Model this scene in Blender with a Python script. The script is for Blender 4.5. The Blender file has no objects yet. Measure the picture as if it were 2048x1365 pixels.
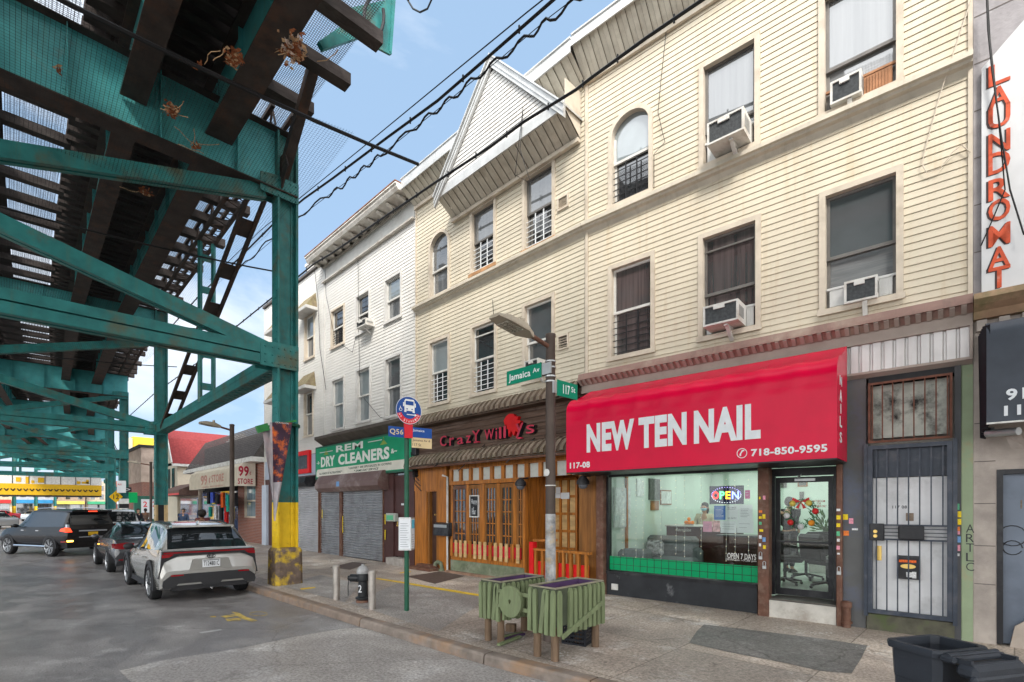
import bpy, math, random
from mathutils import Matrix, Vector
random.seed(11)
S = bpy.context.scene
C = S.collection
PI = math.pi
R = math.radians

# ---------------------------------------------------------------- camera
EYE = 1.95            # metres above the road
FOC = 1005.0          # focal length in photograph pixels (2048 wide)
HORIZON = 1015.3      # image row of the horizon
cd = bpy.data.cameras.new('camera')
cam = bpy.data.objects.new('camera', cd)
C.objects.link(cam)
cam.location = (0, 0, EYE)
cam.rotation_euler = (R(90), 0, R(45))
cd.sensor_width = 36.0
cd.lens = 36.0 * FOC / 2048.0
cd.shift_y = (HORIZON - 682.5) / 2048.0
cd.clip_start = 0.05
cd.clip_end = 3000
S.camera = cam

# ---------------------------------------------------------------- sky
SUN_EL, SUN_AZ = R(46), R(138)     # azimuth counted clockwise from +Y
W = bpy.data.worlds.new('World')
S.world = W
W.use_nodes = True
nt = W.node_tree
nt.nodes.clear()
N = nt.nodes.new
L = nt.links.new
sky = N('ShaderNodeTexSky'); sky.sky_type = 'NISHITA'; sky.sun_disc = False
sky.sun_elevation = SUN_EL; sky.sun_rotation = SUN_AZ
sky.air_density = 1.0; sky.dust_density = 1.2; sky.ozone_density = 1.4
tc = N('ShaderNodeTexCoord')
mp = N('ShaderNodeMapping'); mp.inputs['Scale'].default_value = (1.0, 1.0, 2.6)
mp.inputs['Location'].default_value = (3.1, 0.35, 0.0)
L(tc.outputs['Generated'], mp.inputs['Vector'])
cl = N('ShaderNodeTexNoise'); cl.inputs['Scale'].default_value = 1.7; cl.inputs['Detail'].default_value = 7
cl.inputs['Roughness'].default_value = 0.55; cl.inputs['Distortion'].default_value = 0.25
L(mp.outputs['Vector'], cl.inputs['Vector'])
rp = N('ShaderNodeValToRGB')
rp.color_ramp.elements[0].position = 0.46; rp.color_ramp.elements[0].color = (0.10, 0.10, 0.10, 1)
rp.color_ramp.elements[1].position = 0.70; rp.color_ramp.elements[1].color = (1, 1, 1, 1)
L(cl.outputs['Fac'], rp.inputs['Fac'])
mixc = N('ShaderNodeMix'); mixc.data_type = 'RGBA'
L(rp.outputs['Color'], mixc.inputs['Factor'])
veil = N('ShaderNodeMix'); veil.data_type = 'RGBA'; veil.inputs['Factor'].default_value = 0.72
L(sky.outputs['Color'], veil.inputs['A']); veil.inputs['B'].default_value = (2.25, 3.8, 5.8, 1)   # thin high haze
L(veil.outputs['Result'], mixc.inputs['A'])
mixc.inputs['B'].default_value = (7.4, 7.7, 8.2, 1)
# broad fill glow added to the sky behind the camera, lighting facades and pavement
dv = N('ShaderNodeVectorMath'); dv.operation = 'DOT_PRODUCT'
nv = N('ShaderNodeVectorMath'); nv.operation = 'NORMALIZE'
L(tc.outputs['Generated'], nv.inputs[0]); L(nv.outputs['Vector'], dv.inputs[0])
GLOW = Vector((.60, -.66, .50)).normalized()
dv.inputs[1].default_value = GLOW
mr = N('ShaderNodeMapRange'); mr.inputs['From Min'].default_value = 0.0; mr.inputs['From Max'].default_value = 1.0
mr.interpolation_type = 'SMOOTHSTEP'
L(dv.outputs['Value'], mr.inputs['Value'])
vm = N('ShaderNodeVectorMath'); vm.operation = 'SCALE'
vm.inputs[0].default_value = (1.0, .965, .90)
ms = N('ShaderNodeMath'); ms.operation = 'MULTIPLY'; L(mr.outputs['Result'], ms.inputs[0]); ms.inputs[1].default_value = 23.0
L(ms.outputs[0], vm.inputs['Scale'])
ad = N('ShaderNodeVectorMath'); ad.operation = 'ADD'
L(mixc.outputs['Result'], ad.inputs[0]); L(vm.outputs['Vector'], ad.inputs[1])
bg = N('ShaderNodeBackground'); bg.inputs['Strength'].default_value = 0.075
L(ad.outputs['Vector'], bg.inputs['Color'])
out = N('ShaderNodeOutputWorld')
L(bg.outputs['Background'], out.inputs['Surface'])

# ---------------------------------------------------------------- sun (high thin cloud: large soft disc)
sd = bpy.data.lights.new('sun', 'SUN')
sd.energy = 2.0; sd.angle = R(12); sd.color = (1.0, 0.95, 0.87)
sun = bpy.data.objects.new('sun', sd); C.objects.link(sun)
_d = Vector((math.sin(SUN_AZ) * math.cos(SUN_EL), math.cos(SUN_AZ) * math.cos(SUN_EL), math.sin(SUN_EL)))
sun.rotation_euler = _d.to_track_quat('Z', 'Y').to_euler()
sun.location = (10, -10, 40)

vs = S.view_settings
vs.view_transform = 'Standard'; vs.look = 'None'; vs.gamma = 1.0; vs.use_curve_mapping = False
vs.exposure = 1.2
S.cycles.max_bounces = 8
S.cycles.diffuse_bounces = 4
S.cycles.glossy_bounces = 4
S.cycles.transparent_max_bounces = 16
S.cycles.sample_clamp_indirect = 6

# ---------------------------------------------------------------- measuring helpers: a sight line meets a real plane
def ray(x, y):
    t = (x - 1024.0) / FOC
    return Vector((.70710678 * (t - 1), .70710678 * (t + 1), (HORIZON - y) / FOC))
def atZ(x, y, z=0.0):
    r = ray(x, y); k = (z - EYE) / r.z
    return Vector((r.x * k, r.y * k, z))
def atY(x, y, Y):
    r = ray(x, y); k = Y / r.y
    return Vector((r.x * k, Y, EYE + r.z * k))
def atX(x, y, X):
    r = ray(x, y); k = X / r.x
    return Vector((X, r.y * k, EYE + r.z * k))
def T(x, y, z): return Matrix.Translation((x, y, z))
def RZ(a): return Matrix.Rotation(a, 4, 'Z')
def RX(a): return Matrix.Rotation(a, 4, 'X')
def RY(a): return Matrix.Rotation(a, 4, 'Y')

class Frame:
    """a facade plane: x along it, y into the building, z up"""
    def __init__(s, ox, oy, ang):
        s.M = T(ox, oy, 0) @ RZ(ang); s.I = s.M.inverted(); s.ang = ang
    def p(s, x, y, off=0.0):
        o = s.I @ Vector((0, 0, EYE)); d = (s.I.to_3x3() @ ray(x, y))
        k = (off - o.y) / d.y
        q = o + d * k
        return q.x, q.z
    def px(s, x, off=0.0): return s.p(x, 900, off)[0]
    def w(s, x, y, z): return s.M @ Vector((x, y, z))
FACE_Y = 8.59
FL = Frame(0, FACE_Y, 0)                       # the row of houses on the left
FR = Frame(-6.41, FACE_Y, R(3.85))             # the nail shop's house turns away a little

# ---------------------------------------------------------------- objects
XF = {}
def _mat_of(o): return XF.get(o.name, Matrix.Identity(4))
def setp(o, label=None, cat=None, group=None, kind=None):
    if label: o['label'] = label
    if cat: o['category'] = cat
    if group: o['group'] = group
    if kind: o['kind'] = kind
    return o
def thing(name, label, cat, loc=(0, 0, 0), rot=0.0, group=None):
    o = bpy.data.objects.new(name, None); C.objects.link(o)
    o.empty_display_size = 0.2
    o.location = loc; o.rotation_euler = (0, 0, rot)
    XF[o.name] = T(*loc) @ RZ(rot)
    return setp(o, label, cat, group)
def copy_tree(o, parent=None):
    c = o.copy(); C.objects.link(c); XF[c.name] = _mat_of(o)
    if parent: c.parent = parent
    for ch in list(o.children): copy_tree(ch, c)
    return c
def place(o, loc, rot=0.0):
    o.location = loc; o.rotation_euler = (0, 0, rot); XF[o.name] = T(*loc) @ RZ(rot)
    return o

class MB:
    """collects shapes, then becomes ONE mesh object"""
    def __init__(s, M=None):
        s.v = []; s.f = []; s.mi = []; s.M = M or Matrix.Identity(4); s.cur = 0
    def add(s, vs, fs, M=None):
        b = len(s.v); A = s.M @ M if M is not None else s.M
        s.v += [A @ Vector(q) for q in vs]
        s.f += [tuple(b + i for i in f) for f in fs]
        s.mi += [s.cur] * len(fs)
        return s
    def box(s, x0, x1, y0, y1, z0, z1, M=None):
        return s.add([(x0,y0,z0),(x1,y0,z0),(x1,y1,z0),(x0,y1,z0),(x0,y0,z1),(x1,y0,z1),(x1,y1,z1),(x0,y1,z1)],
                     [(0,3,2,1),(4,5,6,7),(0,1,5,4),(1,2,6,5),(2,3,7,6),(3,0,4,7)], M)
    def cbox(s, cx, cy, cz, lx, ly, lz, M=None):
        return s.box(cx-lx/2, cx+lx/2, cy-ly/2, cy+ly/2, cz-lz/2, cz+lz/2, M)
    def rbox(s, x0, x1, y0, y1, z0, z1, b=.02, M=None):
        """box with chamfered edges"""
        pts = []
        xs, ys, zs = (x0, x1), (y0, y1), (z0, z1)
        idx = {}
        for i in (0,1):
            for j in (0,1):
                for k in (0,1):
                    X, Y, Z = xs[i], ys[j], zs[k]
                    dx, dy, dz = (b if i == 0 else -b), (b if j == 0 else -b), (b if k == 0 else -b)
                    idx[i,j,k,'x'] = len(pts); pts.append((X, Y+dy, Z+dz))
                    idx[i,j,k,'y'] = len(pts); pts.append((X+dx, Y, Z+dz))
                    idx[i,j,k,'z'] = len(pts); pts.append((X+dx, Y+dy, Z))
        f = []
        for i in (0,1):
            q = [idx[i,0,0,'x'], idx[i,1,0,'x'], idx[i,1,1,'x'], idx[i,0,1,'x']]; f.append(q if i else q[::-1])
            q = [idx[0,i,0,'y'], idx[1,i,0,'y'], idx[1,i,1,'y'], idx[0,i,1,'y']]; f.append(q[::-1] if i else q)
            q = [idx[0,0,i,'z'], idx[1,0,i,'z'], idx[1,1,i,'z'], idx[0,1,i,'z']]; f.append(q if i else q[::-1])
        for a in (0,1):
            for c in (0,1):
                f.append([idx[a,c,0,'x'], idx[a,c,1,'x'], idx[a,c,1,'y'], idx[a,c,0,'y']])
                f.append([idx[a,0,c,'x'], idx[a,1,c,'x'], idx[a,1,c,'z'], idx[a,0,c,'z']])
                f.append([idx[0,a,c,'y'], idx[1,a,c,'y'], idx[1,a,c,'z'], idx[0,a,c,'z']])
        for i in (0,1):
            for j in (0,1):
                for k in (0,1): f.append([idx[i,j,k,'x'], idx[i,j,k,'y'], idx[i,j,k,'z']])
        return s.add(pts, f, M)
    def quad(s, a, b, c, d, M=None): return s.add([a, b, c, d], [(0,1,2,3)], M)
    def poly(s, pts, M=None): return s.add(pts, [tuple(range(len(pts)))], M)
    def prism(s, pts, axis, a0, a1, M=None):
        """2-D polygon pushed along an axis: 'x' -> (y,z), 'y' -> (x,z), 'z' -> (x,y)"""
        n = len(pts)
        def q(p, a):
            return (a, p[0], p[1]) if axis == 'x' else (p[0], a, p[1]) if axis == 'y' else (p[0], p[1], a)
        vs = [q(p, a0) for p in pts] + [q(p, a1) for p in pts]
        fs = [tuple(range(n))[::-1], tuple(range(n, 2*n))] + [(i, (i+1) % n, n+(i+1) % n, n+i) for i in range(n)]
        return s.add(vs, fs, M)
    def sheet(s, pts, axis, a0, a1, M=None):
        """open 2-D line pushed along an axis"""
        n = len(pts)
        def q(p, a):
            return (a, p[0], p[1]) if axis == 'x' else (p[0], a, p[1]) if axis == 'y' else (p[0], p[1], a)
        vs = [q(p, a0) for p in pts] + [q(p, a1) for p in pts]
        return s.add(vs, [(i, i+1, n+i+1, n+i) for i in range(n-1)], M)
    def loft(s, rings, closed=True, caps=True, M=None):
        n = len(rings[0]); vs = [p for r in rings for p in r]; fs = []
        for k in range(len(rings)-1):
            for i in range(n if closed else n-1):
                j = (i+1) % n
                fs.append((k*n+i, k*n+j, (k+1)*n+j, (k+1)*n+i))
        if caps and closed:
            fs.append(tuple(range(n))[::-1]); fs.append(tuple(range((len(rings)-1)*n, len(rings)*n)))
        return s.add(vs, fs, M)
    def tube(s, pts, r, n=8, caps=True, M=None):
        pts = [Vector(p) for p in pts]; rings = []; m = len(pts)
        rs = r if isinstance(r, (list, tuple)) else [r]*m
        up = None
        for i, p in enumerate(pts):
            d = (pts[min(i+1, m-1)] - pts[max(i-1, 0)])
            if d.length < 1e-9: d = Vector((0,0,1))
            d.normalize()
            if up is None:
                up = Vector((0,0,1)) if abs(d.z) < .9 else Vector((1,0,0))
            a = d.cross(up)
            if a.length < 1e-6: a = d.orthogonal()
            a.normalize(); b = a.cross(d); up = b
            rings.append([p + (a*math.cos(2*PI*k/n) + b*math.sin(2*PI*k/n))*rs[i] for k in range(n)])
        return s.loft(rings, True, caps, M)
    def bar(s, p0, p1, wa, wb, up=(0,0,1), M=None):
        """rectangular bar between two points; wa across (sideways), wb along 'up'"""
        p0 = Vector(p0); p1 = Vector(p1); d = (p1-p0).normalized(); u = Vector(up)
        a = d.cross(u)
        if a.length < 1e-6: a = d.orthogonal()
        a.normalize(); b = a.cross(d).normalized()
        a *= wa/2; b *= wb/2
        return s.loft([[p-a-b, p+a-b, p+a+b, p-a+b] for p in (p0, p1)], True, True, M)
    def lathe(s, prof, c=(0,0,0), n=20, M=None):
        """profile of (radius, height) turned round a vertical axis"""
        return s.loft([[(c[0]+r*math.cos(2*PI*k/n), c[1]+r*math.sin(2*PI*k/n), c[2]+z) for k in range(n)] for r, z in prof], True, True, M)
    def disc(s, c, r, n=20, axis='y', rz=None, M=None):
        rz = rz or r; p = []
        for k in range(n):
            a, b = r*math.cos(2*PI*k/n), rz*math.sin(2*PI*k/n)
            p.append((c[0]+a, c[1], c[2]+b) if axis == 'y' else (c[0], c[1]+a, c[2]+b) if axis == 'x' else (c[0]+a, c[1]+b, c[2]))
        return s.poly(p, M)
    def sphere(s, c, r, n=10, m=7, M=None):
        rx, ry, rz = r if isinstance(r, (tuple, list)) else (r, r, r)
        rings = []
        for i in range(m+1):
            a = -PI/2 + PI*i/m; q = max(math.cos(a), .02)
            rings.append([(c[0]+rx*q*math.cos(2*PI*k/n), c[1]+ry*q*math.sin(2*PI*k/n), c[2]+rz*math.sin(a)) for k in range(n)])
        return s.loft(rings, True, True, M)
    def text(s, txt, x0, x1, z0, z1, y=0.0, ext=.004, bold=0.0, M=None, fit=True, slant=0.0):
        """lettering standing in the x-z plane, facing -y, fitted to a box"""
        cu = bpy.data.curves.new('lettering', 'FONT'); cu.body = txt
        cu.extrude = 0.0; cu.offset = bold; cu.resolution_u = 3
        cu.shear = slant; cu.space_character = 1.06
        ob = bpy.data.objects.new('lettering', cu); C.objects.link(ob)
        dg = bpy.context.evaluated_depsgraph_get()
        me = bpy.data.meshes.new_from_object(ob.evaluated_get(dg))
        vs = [v.co.copy() for v in me.vertices]; fs = [tuple(p.vertices) for p in me.polygons]
        bpy.data.objects.remove(ob); bpy.data.curves.remove(cu); bpy.data.meshes.remove(me)
        if not vs: return s
        ax, bx = min(v.x for v in vs), max(v.x for v in vs); az, bz = min(v.y for v in vs), max(v.y for v in vs)
        sx, sz = (x1-x0)/max(bx-ax, 1e-6), (z1-z0)/max(bz-az, 1e-6)
        P = [(x0+(v.x-ax)*sx, y, z0+(v.y-az)*sz) for v in vs]
        n = len(P)
        P2 = P + [(p[0], p[1]-ext, p[2]) for p in P]
        F = [tuple(n+i for i in f) for f in fs]
        ed = {}
        for f in fs:
            for i in range(len(f)):
                e = (f[i], f[(i+1) % len(f)]); k = tuple(sorted(e)); ed[k] = None if k in ed else e
        F += [(e[0], e[1], n+e[1], n+e[0]) for e in ed.values() if e]
        return s.add(P2, F, M)
    def build(s, name, mat, parent=None, smooth=False, bevel=0.0, kind=None, label=None, subsurf=0, ang=35):
        me = bpy.data.meshes.new(name)
        I = _mat_of(parent).inverted() if parent else Matrix.Identity(4)
        me.from_pydata([tuple(I @ v) for v in s.v], [], s.f)
        mats = mat if isinstance(mat, (list, tuple)) else [mat]
        for m in mats: me.materials.append(m)
        if len(mats) > 1: me.polygons.foreach_set('material_index', s.mi)
        if smooth:
            me.polygons.foreach_set('use_smooth', [True]*len(me.polygons))
            if hasattr(me, 'set_sharp_from_angle'): me.set_sharp_from_angle(angle=R(ang))
        me.update()
        o = bpy.data.objects.new(name, me); C.objects.link(o)
        if parent:
            o.parent = parent; XF[o.name] = _mat_of(parent)
        if bevel:
            b = o.modifiers.new('bevel', 'BEVEL'); b.width = bevel; b.segments = 2; b.limit_method = 'ANGLE'
        if subsurf:
            b = o.modifiers.new('subsurf', 'SUBSURF'); b.levels = subsurf; b.render_levels = subsurf
        if kind: o['kind'] = kind
        if label: o['label'] = label
        return o

# ---------------------------------------------------------------- materials
MATS = {}
def mat(name, col, rough=.6, metal=0.0, var=.12, scale=6.0, bump=0.0, bscale=40.0, spec=.2, dirt=None, damt=.5, dscale=2.0,
        streak=None, samt=.4, coat=0.0, alpha=1.0, emit=None, estr=1.0, stretch=(1,1,1), thr=.5):
    """paint-like surface: noise variation, optional patches of dirt/rust, optional vertical streaks, optional fine bump"""
    if name in MATS: return MATS[name]
    m = bpy.data.materials.new(name); m.use_nodes = True; MATS[name] = m
    n = m.node_tree.nodes; l = m.node_tree.links; b = n['Principled BSDF']
    b.inputs['Roughness'].default_value = rough; b.inputs['Metallic'].default_value = metal
    b.inputs['Specular IOR Level'].default_value = spec
    b.inputs['Coat Weight'].default_value = coat; b.inputs['Coat Roughness'].default_value = .04
    tc = n.new('ShaderNodeTexCoord'); mp = n.new('ShaderNodeMapping'); mp.inputs['Scale'].default_value = stretch
    l.new(tc.outputs['Object'], mp.inputs['Vector']); vec = mp.outputs['Vector']
    base = None
    def noise(sc, det=4, v=None, ro=.55):
        t = n.new('ShaderNodeTexNoise'); t.inputs['Scale'].default_value = sc; t.inputs['Detail'].default_value = det
        t.inputs['Roughness'].default_value = ro
        l.new(v or vec, t.inputs['Vector']); return t.outputs['Fac']
    def ramp(fac, p0, p1, c0=(0,0,0,1), c1=(1,1,1,1)):
        r = n.new('ShaderNodeValToRGB'); r.color_ramp.elements[0].position = p0; r.color_ramp.elements[1].position = p1
        r.color_ramp.elements[0].color = c0; r.color_ramp.elements[1].color = c1
        l.new(fac, r.inputs['Fac']); return r.outputs['Color']
    def mix(fac, a, bcol):
        x = n.new('ShaderNodeMix'); x.data_type = 'RGBA'
        if isinstance(fac, float): x.inputs['Factor'].default_value = fac
        else: l.new(fac, x.inputs['Factor'])
        for key, c in (('A', a), ('B', bcol)):
            if isinstance(c, tuple): x.inputs[key].default_value = c
            else: l.new(c, x.inputs[key])
        return x.outputs['Result']
    c4 = tuple(col) + (1,)
    if var > 0:
        lo = tuple(c*(1-var) for c in col) + (1,); hi = tuple(min(1, c*(1+var)) for c in col) + (1,)
        base = ramp(noise(scale, 6), .3, .7, lo, hi)
    else: base = c4
    def scaled(fac, k):
        q = n.new('ShaderNodeMath'); q.operation = 'MULTIPLY'; l.new(fac, q.inputs[0]); q.inputs[1].default_value = k
        return q.outputs[0]
    if dirt:
        base = mix(scaled(ramp(noise(dscale, 8, ro=.65), thr, thr+.16), damt), base, tuple(dirt)+(1,))
    if streak:
        m2 = n.new('ShaderNodeMapping'); m2.inputs['Scale'].default_value = (3.2, 3.2, .22)
        l.new(tc.outputs['Object'], m2.inputs['Vector'])
        base = mix(scaled(ramp(noise(2.2, 6, m2.outputs['Vector'], .7), .52, .8), samt), base, tuple(streak)+(1,))
    if isinstance(base, tuple): b.inputs['Base Color'].default_value = base
    else: l.new(base, b.inputs['Base Color'])
    if bump > 0:
        bn = n.new('ShaderNodeBump'); bn.inputs['Strength'].default_value = bump; bn.inputs['Distance'].default_value = .01
        l.new(noise(bscale, 5), bn.inputs['Height']); l.new(bn.outputs['Normal'], b.inputs['Normal'])
    if emit:
        b.inputs['Emission Color'].default_value = tuple(emit)+(1,); b.inputs['Emission Strength'].default_value = estr
    if alpha < 1: b.inputs['Alpha'].default_value = alpha
    return m
def nodes_of(m): return m.node_tree.nodes, m.node_tree.links, m.node_tree.nodes['Principled BSDF']
# ================================================================ ground
def sh(X):            # the street bends gently away to the right with distance
    return .0009*(X+13)**2 if X < -13 else 0.0
def curb_y(X):
    pts = [(-14, 3.97), (-12.65, 3.97), (-7.6, 4.05), (-4.66, 4.16), (-3.09, 4.31), (0, 4.6), (6, 5.15), (30, 7.4)]
    if X <= -14: return 3.97 + sh(X)
    for (a, b), (c, d) in zip(pts, pts[1:]):
        if a <= X <= c: return b + (d-b)*(X-a)/(c-a)
    return pts[-1][1]

def ground_mat(name, base, dark, light, wet, rough, bump, brick=None, speck=None, wetcol=None):
    m = mat(name, base, rough, var=0)
    n, l, b = nodes_of(m)
    tc = n.new('ShaderNodeTexCoord')
    def noise(sc, det=6, ro=.6, stretch=None):
        t = n.new('ShaderNodeTexNoise'); t.inputs['Scale'].default_value = sc; t.inputs['Detail'].default_value = det; t.inputs['Roughness'].default_value = ro
        if stretch:
            mp = n.new('ShaderNodeMapping'); mp.inputs['Scale'].default_value = stretch; l.new(tc.outputs['Object'], mp.inputs['Vector']); l.new(mp.outputs['Vector'], t.inputs['Vector'])
        else: l.new(tc.outputs['Object'], t.inputs['Vector'])
        return t.outputs['Fac']
    def ramp(f, a, c, ca=(0,0,0,1), cc=(1,1,1,1)):
        r = n.new('ShaderNodeValToRGB'); r.color_ramp.elements[0].position = a; r.color_ramp.elements[1].position = c
        r.color_ramp.elements[0].color = ca; r.color_ramp.elements[1].color = cc; l.new(f, r.inputs['Fac']); return r.outputs['Color']
    def mix(f, a, c, mode='MIX'):
        x = n.new('ShaderNodeMix'); x.data_type = 'RGBA'; x.blend_type = mode
        if isinstance(f, float): x.inputs['Factor'].default_value = f
        else: l.new(f, x.inputs['Factor'])
        for k, v in (('A', a), ('B', c)):
            if isinstance(v, tuple): x.inputs[k].default_value = v
            else: l.new(v, x.inputs[k])
        return x.outputs['Result']
    q = lambda c: tuple(c)+(1,)
    col = ramp(noise(.9, 8), .32, .68, q(dark), q(base))
    col = mix(ramp(noise(1.7, 10, .74), .53, .68), col, q(light)); col = mix(ramp(noise(5.5, 8, .7), .60, .72), col, q(tuple(c*.62 for c in dark)))
    if brick:
        bt = n.new('ShaderNodeTexBrick'); bt.offset = 0.0; bt.inputs['Scale'].default_value = 1.0
        bt.inputs['Brick Width'].default_value = brick; bt.inputs['Row Height'].default_value = brick
        bt.inputs['Mortar Size'].default_value = .008; bt.inputs['Mortar Smooth'].default_value = .2
        bt.inputs['Color1'].default_value = (.82,.81,.80,1); bt.inputs['Color2'].default_value = (1.12,1.08,1.03,1); bt.inputs['Mortar'].default_value = (.5,.47,.44,1)
        l.new(tc.outputs['Object'], bt.inputs['Vector'])
        col = mix(1.0, col, bt.outputs['Color'], 'MULTIPLY')
    sp = noise(90 if not speck else speck, 3, .7)
    col = mix(ramp(sp, .36, .68, (.62,.62,.62,1), (1.32,1.32,1.32,1)), col, col) if False else mix(1.0, col, ramp(sp, .36, .66, (.64,.63,.62,1), (1.34,1.33,1.32,1)), 'MULTIPLY')
    wetm = ramp(noise(.55, 7, .6, (1.0, 1.6, 1)), .47, .6)
    col = mix(wetm, mix(1.0, col, q(wetcol or (.74,.73,.74)), 'MULTIPLY'), col)
    def voro(sc, feat, dist=True):
        v = n.new('ShaderNodeTexVoronoi'); v.feature = feat; v.inputs['Scale'].default_value = sc
        if dist:
            dn = n.new('ShaderNodeTexNoise'); dn.inputs['Scale'].default_value = 3.0; dn.inputs['Detail'].default_value = 4; l.new(tc.outputs['Object'], dn.inputs['Vector'])
            vm_ = n.new('ShaderNodeMix'); vm_.data_type = 'RGBA'; vm_.inputs['Factor'].default_value = .22; l.new(tc.outputs['Object'], vm_.inputs['A']); l.new(dn.outputs['Color'], vm_.inputs['B']); l.new(vm_.outputs['Result'], v.inputs['Vector'])
        else: l.new(tc.outputs['Object'], v.inputs['Vector'])
        return v.outputs['Distance']
    col = mix(ramp(voro(.27, 'DISTANCE_TO_EDGE'), .0, .004), mix(1.0, col, q((.66,.65,.64)), 'MULTIPLY'), col)
    col = mix(ramp(voro(3.2, 'F1', False), .055, .075), mix(1.0, col, q((.58,.57,.56)), 'MULTIPLY'), col)
    l.new(col, b.inputs['Base Color'])
    l.new(ramp(wetm, 0, 1, (wet,)*3+(1,), (rough,)*3+(1,)), b.inputs['Roughness'])
    bn = n.new('ShaderNodeBump'); bn.inputs['Strength'].default_value = bump; bn.inputs['Distance'].default_value = .006
    l.new(noise(140, 4, .7), bn.inputs['Height']); l.new(bn.outputs['Normal'], b.inputs['Normal'])
    return m
M_ASPH = ground_mat('asphalt', (.29,.28,.277), (.205,.198,.197), (.38,.373,.37), .30, .60, .4, speck=52)
M_PATCH = ground_mat('concrete_patch', (.44,.42,.40), (.35,.33,.31), (.55,.54,.53), .34, .6, .5, speck=30)
M_WALK = ground_mat('pavement_concrete', (.54,.475,.41), (.37,.325,.285), (.66,.64,.61), .45, .75, .5, brick=1.52, speck=32)
M_WALK2 = ground_mat('pavement_grey', (.38,.36,.335), (.30,.28,.262), (.49,.48,.46), .45, .65, .35, speck=36)
M_WALK3 = ground_mat('pavement_asphalt_patch', (.20,.192,.178), (.15,.145,.135), (.27,.26,.25), .45, .75, .5, speck=34)
M_CURB = mat('curb_steel_concrete', (.20,.155,.125), .5, var=.25, scale=4, dirt=(.30,.17,.085), dscale=2.2, damt=.6, bump=.4, bscale=30)
M_CURB2 = mat('kerb_concrete', (.20,.165,.14), .65, var=.3, scale=5, dirt=(.32,.18,.09), dscale=1.6, damt=.6, thr=.5, bump=.4, bscale=30)
M_YEL = mat('yellow_marking', (.62,.42,.035), .6, var=.2, scale=9)

m = MB(); m.quad((-700,-500,0), (500,-500,0), (500,700,0), (-700,700,0)); m.build('road', M_ASPH, kind='structure')
# lighter concrete patch in the lane beside the kerb
pp = [atZ(x, y, .004) for x, y in ((238,1342),(330,1320),(480,1297),(600,1272),(690,1257),(718,1256))]
far = [Vector((X, curb_y(X)-.01, .004)) for X in (-7.2,-6,-4.6,-3.1,-1,2,6)]
m = MB(); m.poly(pp + far + [Vector((6,-1.0,.004)), Vector((-2.2,.42,.004)), atZ(330,1420,.004), atZ(265,1366,.004)])
m.build('road_patch', M_PATCH, kind='structure')
# pavement: rises a little from kerb to house fronts
def walk_z(X, Y): return .131 + .012*max(0.0, Y-curb_y(X)-.15)
xs = [30,12,6,3,0,-1.5,-3.1,-4.66,-6.4,-7.6,-10,-12.65,-14,-20,-27,-35,-45,-60,-80,-110,-150]
m = MB()
for a, b in zip(xs, xs[1:]):
    ya, yb = curb_y(a)+.16, curb_y(b)+.16
    for k in range(3):
        def pt(X, Y0, q): 
            Yb = FACE_Y + .9 + max(0, X+6.41)*.068 + (sh(X) if X < -14 else 0)
            Y = Y0 + (Yb-Y0)*q/3.0
            return (X, Y, walk_z(X, Y))
        m.quad(pt(a, ya, k), pt(a, ya, k+1), pt(b, yb, k+1), pt(b, yb, k))
m.build('pavement', M_WALK, kind='structure')
# kerb stones with open joints
m = MB(); cuts = [12, 6.2, 1.2, -3.15, atZ(968,1309,.13).x, atZ(720,1238,.13).x, -13.2, -19, -25, -31, -38, -46, -55, -65, -76, -88, -102, -120, -150]
for i, (a, b) in enumerate(zip(cuts, cuts[1:])):
    n = 4; m.cur = 1 if 0 < i < 5 else 0
    for j in range(n):
        A, B = a-.012*(j == 0)+(b-a)*j/n, (a+(b-a)*(j+1)/n)+.012*(j == n-1)
        r = []
        for X in (A, B):
            y = curb_y(X); r.append([(X, y-.012, -.05), (X, y-.004, .10), (X, y+.012, .128), (X, y+.04, .135), (X, y+.165, .1345), (X, y+.165, -.05)])
        m.loft(r, True, j in (0, n-1))
m.build('kerb', [M_CURB, M_CURB2], kind='structure', smooth=False)
# opposite kerb and pavement
m = MB()
for a, b in zip(xs, xs[1:]):
    m.quad((a,-9.0+sh(a),.13), (b,-9.0+sh(b),.13), (b,-14+sh(b),.14), (a,-14+sh(a),.14))
    m.quad((a,-9.0+sh(a),0), (b,-9.0+sh(b),0), (b,-9.0+sh(b),.13), (a,-9.0+sh(a),.13))
m.build('opposite_pavement', M_WALK, kind='structure')
# grey relaid panels and a dark asphalt patch in the pavement
def wpoly(pts, dz):
    o = []
    for x, y in pts:
        q = atZ(x, y, .14); z = walk_z(q.x, q.y) + dz; q = atZ(x, y, z); o.append((q.x, q.y, walk_z(q.x, q.y)+dz))
    return o
m = MB()
m.poly(wpoly([(700,1207),(800,1165),(965,1190),(955,1212),(876,1263)], .004))
m.poly(wpoly([(560,1172),(640,1150),(720,1168),(690,1205)], .0045))
m.build('pavement_panel', M_WALK2, kind='structure')
m = MB(); m.poly(wpoly([(1378,1286),(1393,1263),(1408,1249),(1520,1262),(1640,1277),(1735,1291),(1722,1318),(1703,1347),(1640,1342),(1570,1326),(1460,1305)], .004))
m.build('pavement_asphalt', M_WALK3, kind='structure')
m = MB(); m.poly(wpoly([(812,1153),(880,1143),(930,1152),(870,1168)], .006))
m.poly(wpoly([(660,1135),(705,1124),(735,1127),(700,1140)], .006))
m.build('pavement_hatch', mat('hatch_steel', (.10,.075,.065), .55, var=.3, scale=12), kind='structure')
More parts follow.
